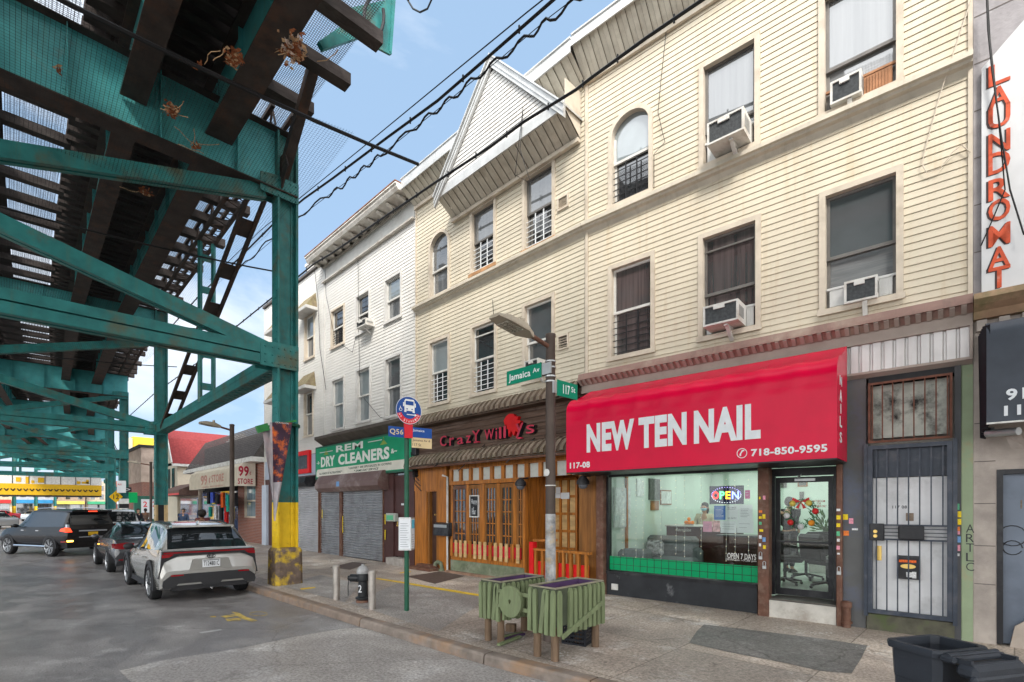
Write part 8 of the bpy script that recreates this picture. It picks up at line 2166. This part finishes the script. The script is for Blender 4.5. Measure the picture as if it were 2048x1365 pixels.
# goods hung outside
random.seed(31)
GC = [(.5,.02,.02),(.02,.28,.22),(.05,.09,.4),(.6,.45,.05),(.5,.5,.5),(.03,.03,.035),(.45,.12,.2),(.35,.25,.16),(.55,.1,.02),(.1,.3,.45)]
GL_ = ['red','teal green','blue','yellow','white','black','pink','brown','orange','pale blue']
for i in range(16):
    x = 416+i*3.5; k = i % 10 if i % 7 else 5; off = -.55-.35*(i % 3)/3; a, z = f(x, 984+random.uniform(0,6)+(26 if i % 3 == 1 else 0), off); w, h = random.uniform(.35,.6), random.uniform(.5,1.0)
    m = MB(FL.M); pr = []
    for j in range(7): pr.append((a+w*j/6, off+.06*((j % 2)*2-1)))
    for (xa, ya), (xb, yb) in zip(pr, pr[1:]): m.quad((xa,ya,z-h),(xb,yb,z-h*.95),(xb,yb,z),(xa,ya,z))
    pos = 'upper row' if i % 3 != 1 else 'lower row'
    o = m.build('hanging_garment', mat('garment_%d' % k if False else 'garment_'+GL_[k].replace(' ','_'), GC[k], .8, var=.35, scale=12))
    setp(o, '%s cloth hanging under the 99 store awning, number %d from the left in its tangle' % (GL_[k], i+1) if False else '%s garment in the %s of store goods, %s' % (GL_[k], pos, ('far awning end','left of awning middle','right of awning middle','beside the brick wall')[i//4]), 'garment', 'goods hung outside the 99 store')
m = MB(FL.M); m.box(B0+.1, sx_-.1, .42, .5, .2, 2.9); m.build('shop_window', glass('blue_shop_glass', (.03,.04,.09), (.10,.14,.25), 2.0), st)
# shop left of it under the red-roofed house
rh = thing('house', 'cream sided house with a red shingled roof and a dormer', 'house', (-46.6, FACE_Y, .12))
HX, HY = -43.6, 8.75; zev = 5.15
m = MB(T(HX,0,0) @ RZ(R(90))); siding(m, HY, HY+9, 3.0, zev+.2, [(11.2,12.6,3.3,4.6,0)], .16, y=0); m.build('siding', mat('pale_cream_siding', (.64,.56,.44), .6, var=.05), rh)
m = MB(); m.box(HX-6.2, HX-.03, HY, HY+9, .1, zev+.2); m.build('wall', M_SIDE_L, rh)
m = MB()
for y in (HY-.02,): 
    for i in range(3): x = HX-1.2-1.5*i; m.box(x-.4, x+.4, y-.03, y+.0, 3.4, 4.9)
m.box(HX-.0, HX+.04, 11.2, 12.6, 3.3, 4.6); m.build('window', G_DARK, rh)
xr = HX-3.1; zr2 = 8.0; M_REDR = mat('red_shingle', (.22,.035,.035), .8, var=.25, scale=7, bump=.4)
m = MB()
for s in (1, -1):
    xe = xr+s*(3.1+.35)
    m.add([(xe,HY-.4,zev),(xr+s*1.9,HY-.4,zev+2.0),(xr,HY-.4,zr2),(xr,HY+10,zr2),(xr+s*1.9,HY+10,zev+2.0),(xe,HY+10,zev)], [(0,1,4,5),(1,2,3,4)])
m.build('roof', M_REDR, rh)
m = MB(); m.poly([(xr+3.1,HY,zev),(xr+1.75,HY,zev+1.9),(xr,HY,zr2-.1),(xr-1.75,HY,zev+1.9),(xr-3.1,HY,zev)]); m.build('gable_wall', M_SIDE_L, rh)
m = MB()
for p0, p1 in (((xr+3.45,zev),(xr+1.9,zev+2)),((xr+1.9,zev+2),(xr,zr2)),((xr,zr2),(xr-1.9,zev+2)),((xr-1.9,zev+2),(xr-3.45,zev))): m.bar((p0[0],HY-.42,p0[1]),(p1[0],HY-.42,p1[1]),.06,.22,(0,1,0) if False else (0,0,1))
m.box(HX-.0+.2, HX+.42, HY-.4, HY+10, zev-.18, zev-.0); m.build('bargeboard', M_WHITEP, rh)
m = MB(); dy = 13.2; m.box(xr+1.2, xr+2.9, dy-.8, dy+.8, zev+.5, zev+2.0); dmr = m.build('dormer', M_SIDE_L, rh)
m = MB(); m.add([(xr+3.1,dy-1.0,zev+1.95),(xr+3.1,dy,zev+2.75),(xr+3.1,dy+1.0,zev+1.95),(xr+.6,dy-1.0,zev+1.95),(xr+.6,dy,zev+2.75),(xr+.6,dy+1.0,zev+1.95)], [(0,3,4,1),(1,4,5,2),(0,1,2)]); m.build('dormer_roof', M_WHITEP, dmr)
m = MB(); m.box(xr+2.91, xr+2.94, dy-.4, dy+.4, zev+.7, zev+1.85); m.build('dormer_window', G_PALE, dmr)
sh2 = thing('corner_shop', 'shop with brown awning and blue display window under the red-roofed house', 'shop', (-41, 8.6, .12))
m = MB(); m.box(-43.5, B0-.05, 8.9, 12, .05, 3.3); m.build('wall', mat('shop_beige', (.32,.27,.22), .7, var=.2), sh2)
m = MB(); m.box(-42.9, B0-.2, 8.8, 8.89, .5, 2.6); m.build('display_window', MATS['blue_shop_glass'], sh2)
m = MB(); m.prism([(7.8,2.75),(7.8,3.1),(8.89,3.6),(8.89,2.75)], 'x', -43.9, B0-.3); m.build('awning', mat('brown_awning', (.14,.085,.07), .6, var=.2), sh2)
m = MB(); m.box(-43.5, B0-.2, 7.77, 7.795, 2.78, 2.9); m.build('red_fringe', M_SRED, sh2)
# stucco and brick block, yellow block, green shop
sb = thing('building', 'stucco and peeling brick building left of the red roof', 'building', (-58, 9, .1))
m = MB(); m.box(-66, -57, 8.6, 14, 4.3, 7.5); m.build('stucco_wall', mat('stained_stucco', (.42,.33,.27), .8, var=.2, scale=1.5, dirt=(.25,.19,.16), dscale=.8, damt=.6), sb)
m = MB(); m.box(-66, -57.02, 8.62, 14, .1, 4.299); m.build('brick_wall', bricks(mat('peeling_brick', (.3,.1,.06), .8, var=0)), sb)
m = MB(); m.box(-66.1, -56.9, 8.4, 14, 7.5, 7.75); m.build('coping', M_BLACK, sb)
gs = thing('green_shop', 'dark green shop front with a white price poster beyond the second column', 'shop', (-56, 9, .1))
m = MB(); m.box(-57, -56.4, 8.0, 13, .1, 3.0); m.build('wall', mat('shop_green', (.03,.11,.08), .5, var=.15), gs)
m = MB(); m.box(-56.39, -56.36, 8.5, 10.3, .9, 2.7); m.build('poster', PAP, gs)
m = MB(T(-56.355,0,0) @ RZ(R(90))); m.text('2', 8.65, 8.95, 2.0, 2.5, 0, .005, .02); m.text('2.5', 9.35, 9.95, 2.0, 2.5, 0, .005, .02); m.text('OPEN', 8.8, 9.9, 1.3, 1.7, 0, .005, .02) if False else None; m.build('poster_numbers', M_SRED, gs)
yb_ = thing('building', 'bright yellow building behind the el columns', 'building', (-78, 12, .1))
m = MB(); m.box(-80, -76, 10.6, 18, .1, 10.6); m.build('wall', mat('yellow_wall', (.66,.46,.05), .7, var=.1, scale=2), yb_)
m = MB(); m.box(-76.4, -75.9, 9.9, 10.59, .1, 10.4); m.build('pale_edge', M_SIDE_L, yb_)
m = MB(); m.box(-73, -66.5, 9.5, 14, .1, 5.4); m.build('annexe', M_SIDE_W, yb_)
gp = thing('green_sign', 'blank bright green sign board beyond the second column', 'sign', (-52, 8, 2.5))
m = MB(); P0, P1 = atX(256,985,-52), atX(275,1006,-52); m.box(-52.05, -52, P0.y, P1.y, P1.z, P0.z); m.build('board', mat('bright_green_board', (.0,.36,.10), .5, var=.05), gp)
# overpass girder across the street far off
gd = thing('overpass_girder', 'white and yellow overpass girder with black chevrons spanning the far street', 'overpass', (-112, 4, 4))
m = MB(); m.box(-112.4, -112, -14, 11.3, 5.75, 7.4); m.build('white_web', M_WHITEP, gd)
m = MB(); m.box(-112.45, -111.97, -14, 11.3, 3.95, 5.749); m.build('yellow_band', mat('chevron_yellow', (.58,.34,.015), .5, var=.08), gd)
m = MB(); m.box(-118, -111.9, -14, 11.3, 3.75, 3.949)
for i in range(34):
    y = -13.5+i*.73; 
    for s in (1, -1): m.bar((-111.95,y,4.6),(-111.95,y+s*.25,4.95),.03,.16,(0,0,1))
for i in range(13): y = -13+i*1.9; m.box(-112.0,-111.95,y-.04,y+.04,5.75,7.4)
m.build('chevrons', M_BLACK, gd)
m = MB(); random.seed(4)
for i in range(7): y = random.uniform(0,10.5); m.box(-111.99,-111.95,y,y+random.uniform(.3,1.0),5.75+random.uniform(0,.3),6.2+random.uniform(0,.7))
m.build('peeling_patches', MATS['chevron_yellow'], gd)
# far frontages closing the view
FC = [(.45,.36,.28),(.30,.11,.08),(.55,.52,.47),(.36,.30,.26),(.22,.10,.08),(.5,.42,.3),(.40,.40,.42),(.30,.22,.17)]
FN = ['tan','dark red','off-white','brown','maroon','sandy','grey','umber']
FS = [(.5,.03,.03),(.03,.2,.4),(.6,.5,.1),(.05,.3,.15),(.6,.6,.6)]
random.seed(12); y = -46; i = 0
while y < 34:
    w = random.uniform(6, 9.5); h = random.uniform(6, 9.5); X0 = -150-random.uniform(0,2)
    if y > 6: X0 -= 30
    t = thing('far_building', '%s shop building far down the street, %s' % (FN[i % 8], ['left of the el columns','behind the red car','behind the far yellow column feet','below the left of the yellow girder','below the middle of the yellow girder','below the right half of the yellow girder','below the right end of the yellow girder','behind the banded column','right of the banded column','behind the yellow building','farthest right behind the houses'][min(i,10)]), 'building', (X0, y, 0), 0, 'far shop buildings')
    m = MB(); m.box(X0-8, X0, y, y+w, 0, h); m.build('wall', mat('far_wall_'+FN[i % 8].replace('-','_').replace(' ','_'), FC[i % 8], .8, var=.2, scale=2), t)
    m = MB(); m.box(X0+.01, X0+.05, y+.4, y+w-.4, .6, 2.7); m.build('shop_window', G_LACE if i % 2 else G_DARK, t)
    m = MB(); m.prism([(X0+.05,2.8),(X0+.9,2.8),(X0+.05,3.7)], 'y', y+.2, y+w-.2) if False else m.box(X0+.02, X0+.5, y+.2, y+w-.2, 2.85, 3.6); m.build('sign_band', mat('far_sign_%s' % ['red','blue','yellow','green','white'][i % 5], FS[i % 5], .6, var=.2, scale=1.2), t)
    m = MB()
    for j in range(3):
        for zz in (4.2, 6.6):
            if zz+1.4 < h: yy = y+.9+(w-2.4)*j/2.0; m.box(X0+.01, X0+.06, yy, yy+.9, zz, zz+1.4)
    m.build('window', G_DARK, t); y += w+.3; i += 1
# signs fixed to the banded column
def colsign(nm, lab, X, pts, mt, txt=None, tm=None):
    P_ = [atX(x, y, X) for x, y in pts]; t = thing(nm, lab, 'sign', tuple(P_[0]), 0)
    m = MB(); m.add(P_+[p-Vector((.03,0,0)) for p in P_], [tuple(range(len(P_)))]+[(i,(i+1)%len(P_),len(P_)+(i+1)%len(P_),len(P_)+i) for i in range(len(P_))]); m.build('plate', mt, t)
    if txt:
        y0, y1, z0, z1 = min(p.y for p in P_), max(p.y for p in P_), min(p.z for p in P_), max(p.z for p in P_)
        m = MB(T(X+.004,0,0) @ RZ(R(90)))
        for s_, a, b, c, d in txt: m.text(s_, y0+(y1-y0)*a, y0+(y1-y0)*b, z0+(z1-z0)*c, z0+(z1-z0)*d, 0, .004, .01)
        m.build('lettering', tm, t)
colsign('clearance_sign', 'yellow diamond sign reading 12 hung left of the banded column', -42.0, ((219,993),(233,980),(234,1003),(233,1005)) if False else ((218,994),(232,982),(246,994),(232,1006)), mat('sign_yellow', (.75,.45,.01), .4, var=.05), [('12', .3, .7, .3, .7)], M_BLACKM)
colsign('notice_sign', 'white notice with blue foot fixed on the banded column', -41.6, ((234,962),(252,962),(252,986),(234,986)), M_SIGNW, [('BUS', .1, .5, .62, .75)], M_SRED)
colsign('arrow_sign', 'black and white arrow sign right of the banded column', -41.8, ((250,975),(263,975),(263,984),(250,984)), M_BLACKM, [('>', .2, .8, .2, .8)], M_SIGNW)

# ================================================================ overhead cables
def pxc(pts, Y): return [atY(x, y, Y) for x, y in pts]
wire('overhead_cable', pxc([(1215,-95),(1100,6),(983.5,108),(875,202),(772.5,277),(667,356),(608,398),(543,452),(477,518),(400,590),(330,668)],5.9), .027, 'thickest black cable running from the top edge down to the nearest column', 'cables along the street', hooks=1.1)
wire('overhead_cable', pxc([(1180,-75),(1054,25),(916,138),(717,302),(608,390),(520,462),(420,560)],5.9), .011, 'thin straight wire just above the thickest cable', 'cables along the street')
wv = [(1260,-80),(1160,0),(1100,41),(1060,73),(1004,117),(951,158),(907,196),(866,228),(825,261),(761,313),(734,334),(705,356),(680,378),(652,395),(600,433),(540,480),(500,520),(460,555)]
PW = []
for (a, b) in zip(wv, wv[1:]):
    p, q = atY(*a, 6.0), atY(*b, 6.0)
    for i in range(5): g = i/5; PW.append(p.lerp(q, g)+Vector((0,0,.07*math.sin(2*PI*g)+.03*math.sin(PI*g))))
wire('overhead_cable', PW, .02, 'slack wavy cable lashed below the thickest one', 'cables along the street')
wire('overhead_cable', pxc([(1260,-88),(1100,34),(1004,115),(866,227),(734,333),(600,434),(460,553)],6.03), .007, 'hair-thin messenger wire carrying the wavy cable', 'cables along the street')
wire('overhead_cable', pxc([(1450,-32),(1405,0),(1296,74),(1180,158),(1152,180),(1046,245),(983,292),(870,366),(800,414),(774,431),(708,477),(664,507),(627,529),(600,551),(543,597),(466,659),(400,722),(307,789),(257,834)],7.55), .029, 'thick black cable crossing in front of the gable and cornices', 'cables along the street', hooks=.9)
wire('overhead_cable', pxc([(800,-20),(815,0),(826,18),(840,25),(855,18),(863,0),(864,-20)],5.9), .018, 'short loop of cable dipping in from the top edge', 'cables along the street')
def fwire(F, pts, off, r, lab, mt=None): 
    P_ = []
    for x, y in pts: a, z = F.p(x, y, off); P_.append(F.w(a, off, z))
    wire('wall_cable', P_, r, lab, 'cables on the house walls', mt)
fwire(FR, [(1335,30),(1330,85),(1322,160),(1316,225),(1324,262),(1330,285),(1308,308),(1308,375),(1290,388)], -.06, .006, 'thin dark cable looping beside the arched window')
fwire(FR, [(1942,0),(1881,187),(1850,300),(1844,328),(1853,346),(1881,337),(1905,305),(1923,290),(1941,305)], -.06, .007, 'pale looping cable on the siding at the far right', M_TRIM)
fwire(FR, [(1973,-10),(1976,60),(1984,140),(2002,270),(2020,380),(2048,470)], -.16, .010, 'black cable hanging across the laundromat lettering')
fwire(FR, [(1975,-10),(1980,80),(1990,170),(2003,300),(2010,380),(1985,440),(1962,492)], -.14, .008, 'second black cable bending left across the laundromat lettering')
fwire(FL, [(650,540),(652,590),(662,640),(670,680),(705,705),(712,672)], -.07, .008, 'thin cable drooping across the white house to its air conditioner')
fwire(FL, [(716,520),(717,640),(719,750),(722,790),(760,835),(786,842)], -.07, .008, 'thin cable dropping down the white house to the cleaners sign')
fwire(FL, [(985,600),(988,640),(985,652)], -.07, .007, 'short cable end hanging from the storey band')
fwire(FL, [(1046,215),(1040,300),(1062,368),(1030,350),(1046,215)], -.62, .007, 'crossed thin wires hanging down the gable')
fwire(FL, [(628,530),(636,600),(640,700),(652,780)], -.08, .010, 'cable dropping between the two white houses')
# ================================================================ people
def skin_mesh(name, verts, edges, radii, mt, parent, sub=1, root=0):
    me = bpy.data.meshes.new(name); I = _mat_of(parent).inverted()
    me.from_pydata([tuple(v) for v in verts], edges, []); me.materials.append(mt)
    o = bpy.data.objects.new(name, me); C.objects.link(o); o.parent = parent; XF[o.name] = _mat_of(parent)
    md = o.modifiers.new('skin', 'SKIN'); md.use_smooth_shade = True
    if not me.skin_vertices: me.attributes.new('skin', 'FLOAT', 'POINT') if False else None
    for i, r in enumerate(radii):
        d = me.skin_vertices[0].data[i]; d.radius = r if isinstance(r, tuple) else (r, r); d.use_root = (i == root)
    if sub: s_ = o.modifiers.new('subsurf', 'SUBSURF'); s_.levels = sub; s_.render_levels = sub
    return o
M_SKIN = [mat('skin_warm', (.46,.27,.18), .5, var=.06), mat('skin_deep', (.18,.09,.055), .5, var=.06)]
M_HAIR = mat('dark_hair', (.015,.012,.011), .6, var=.2)
M_SHOE = mat('dark_shoe', (.02,.02,.02), .5, var=.1)
def person(loc, face, label, jacket, trousers, skin=0, h=1.70, stride=.18, hood=None, hairlen=.0, arms=(.12,-.12), sit=False, bend=.15, group='people on the pavement', wear=None, mask=False):
    """face = heading in radians; local +x is forward"""
    t = thing('person', label, 'person', loc, face, group); k = h/1.70
    S_ = lambda x, y, z: (x*k, y*k, z*k)
    V, E, Rr = [], [], []
    def add(p, r, par=None):
        V.append(S_(*p)); Rr.append(tuple(q*k for q in r) if isinstance(r, tuple) else r*k)
        if par is not None: E.append((par, len(V)-1))
        return len(V)-1
    pel = add((0,0,.94), (.13,.10)); wa = add((.01,0,1.10), (.125,.09), pel); ch = add((.02,0,1.30), (.155,.10), wa); nk = add((.01,0,1.46), .055, ch); nk2 = add((.025,0,1.51), .05, nk)
    hd1 = add((.035,0,1.565), (.066,.075), nk2); hd2 = add((.04,0,1.62), (.076,.092), hd1); hd3 = add((.03,0,1.67), (.066,.085), hd2)
    no = add((.135,0,1.60), .012, hd2)
    LEG, ARM = [], []
    for s, st_, ar in ((1, stride, arms[0]), (-1, -stride, arms[1])):
        if sit: kn, an, to = (.42,s*.10,.92), (.44,s*.10,.50), (.56,s*.10,.47)
        else: kn, an, to = (st_*.55+.03,s*.095,.50), (st_-.03*abs(st_)*4*(1 if st_ < 0 else 0),s*.095,.09+(.05 if st_ < -.05 else 0)), (st_+.12,s*.10,.035)
        hp = add((0,s*.085,.88), .095, pel); a = add(kn, .058, hp); b = add(an, .04, a); c = add(to, .032, b); LEG.append(((0,s*.085,.88), kn, an, to))
        sh_p = (.01,s*.175,1.40); el_ = (ar*.6-.03,s*.225,1.13); wr = (ar*1.2+bend,s*.21,.92+bend*.6)
        if sit: el_, wr = (.08,s*.23,1.14), (.30,s*.12,1.10)
        sh_ = add(sh_p, .06, ch); e_ = add(el_, .042, sh_); w_ = add(wr, .028, e_)
        fd = Vector(wr)-Vector(el_); fd.normalize(); pm = Vector(wr)+fd*.05; p_ = add(tuple(pm), (.036,.018), w_); ARM.append((sh_p, el_, wr))
        for j, ln in enumerate((.075,.088,.082,.065)):
            q = pm+fd*ln+Vector(((j-1.5)*.019, -s*.012, 0)); mid = pm+fd*ln*.5+Vector(((j-1.5)*.02, 0, 0)); m1 = add(tuple(mid), .0095, p_); add(tuple(q), .008, m1)
        th = add(tuple(Vector(wr)+fd*.035+Vector((.045,-s*.01,.0))), .011, w_); add(tuple(Vector(wr)+fd*.08+Vector((.055,-s*.02,0))), .009, th)
    skin_mesh('body', V, E, Rr, M_SKIN[skin], t)
    def cloth(nm, chains, mt, root0):
        V2, E2, R2 = [S_(*root0[0])], [], [root0[1]]
        for ch_ in chains:
            par = ch_[0]
            for p, r in ch_[1:]:
                V2.append(S_(*p)); R2.append(tuple(q*k for q in r) if isinstance(r, tuple) else r*k); E2.append((par, len(V2)-1)); par = len(V2)-1
        return skin_mesh(nm, V2, E2, R2, mt, t)
    tor = [0, ((.01,0,1.10),(.155,.115)), ((.02,0,1.30),(.185,.125)), ((.01,0,1.44),(.09,.08))]
    cloth('jacket', [tor]+[[2, (a[0],.082), (a[1],.066), (a[2],.045)] for a in ARM], mat('jacket_'+jacket[0], jacket[1], .75, var=.2, scale=8), ((0,0,.88),(.165*k,.125*k)))
    cloth('trousers', [[0, (l[0],.112), (l[1],.078), ((l[2][0],l[2][1],l[2][2]+.03),.058)] for l in LEG], mat('trousers_'+trousers[0], trousers[1], .8, var=.2, scale=8), ((0,0,.95),(.14*k,.11*k)))
    A = XF[t.name]
    if not sit:
        for l in LEG:
            m = MB(A); x, y, z = l[2][0]*k, l[2][1]*k, max(0, l[2][2]-.09)*k
            m.loft([[(x-.08,y-.035,z),(x-.08,y+.035,z),(x-.06,y+.03,z+.09),(x-.06,y-.03,z+.09)],[(x+.06,y-.045,z),(x+.06,y+.045,z),(x+.05,y+.04,z+.08),(x+.05,y-.04,z+.08)],[(x+.19,y-.025,z),(x+.19,y+.025,z),(x+.17,y+.02,z+.035),(x+.17,y-.02,z+.035)]]); m.build('shoe', M_SHOE, t, True)
    m = MB(A)
    if hood: m.sphere((-.02*k,0,1.635*k), (hood*k,hood*.95*k,hood*k), 12, 8)
    else:
        m.sphere((.005*k,0,1.665*k), (.098*k,.09*k,.085*k), 12, 8)
        m.sphere((-.035*k,0,(1.62-hairlen/2)*k), (.07*k,.088*k,(.09+hairlen/2)*k), 10, 7)
    m.build('hair' if not hood else 'hood', M_HAIR, t, True)
    m = MB(A)
    for s in (1, -1): m.sphere((.122*k,s*.032*k,1.625*k), (.006,.012,.007), 6, 4)
    m.box(.118*k,.128*k,-.022*k,.022*k,1.562*k,1.57*k); m.build('eyes_and_mouth', M_HAIR, t)
    m = MB(A)
    for s in (1, -1): m.sphere((.03*k,s*.088*k,1.61*k), (.018,.01,.028), 6, 5)
    m.build('ears', M_SKIN[skin], t, True)
    if mask: m = MB(A); m.sphere((.075*k,0,1.575*k), (.06*k,.07*k,.045*k), 10, 6); m.build('face_mask', mat('mask_blue', (.28,.52,.62), .6, var=.05), t, True)
    return t, A
def wz(X, Y): return walk_z(X, Y)
def ped(x, d, *a, **k):
    tt = (x-1024)/FOC; X, Y = .70710678*(tt-1)*d, .70710678*(tt+1)*d; return person((X, Y, wz(X, Y)), *a, **k)
t, A = ped(257, 30, 2.8, 'person in dark clothes carrying a big black bag beyond the banded column', ('black',(.02,.02,.024)), ('black',(.025,.025,.03)), 1, stride=.25)
m = MB(A); m.sphere((.05,.30,.80), (.2,.12,.22), 10, 7); m.tube([(.05,.3,1.0),(.02,.2,1.42)], .012, 5); m.build('bag', M_BLACKM, t, True)
t, A = ped(276, 31, .5, 'person in a black jacket and grey trousers facing the camera beyond the second column', ('charcoal',(.03,.03,.035)), ('grey',(.16,.15,.17)), 0, stride=.05)
m = MB(A); m.rbox(-.05,.15,.2,.34,.75,1.05,.04); m.build('bag', M_BLACKM, t)
ped(291, 33, 3.3, 'person in a brown coat walking away left of the second column', ('brown',(.12,.08,.06)), ('navy',(.04,.05,.09)), 1)
t, A = ped(367, 27, -.4, 'person in a blue jacket by the shop under the red roof', ('blue',(.06,.09,.16)), ('jeans',(.06,.09,.18)), 0, stride=.22)
m = MB(A); m.rbox(-.05,.12,-.36,-.24,.45,.85,.04); m.build('carrier_bag', PAP, t)
ped(404, 18.5, 2.9, 'person in maroon with a big round black fur hood above the silver car roof', ('maroon',(.09,.02,.025)), ('dark',(.03,.03,.03)), 1, h=1.66, stride=.1, hood=.155)
# inside the shop
q = FR.w(FR.px(1410,3.5), 3.5, iz0-.12)
person(tuple(q), FR.ang-PI/2, 'person with a blue face mask seated behind the reception desk', ('cream',(.50,.46,.33)), ('dark',(.03,.03,.03)), 0, sit=True, hairlen=.1, group='people in the nail shop', mask=True)
q = FR.w(FR.px(1578,4.0), 4.0, iz0)
person(tuple(q), FR.ang+1.2, 'person in black standing at the back of the shop behind the wreath', ('jet',(.014,.014,.016)), ('black',(.025,.025,.03)), 0, stride=.04, group='people in the nail shop')
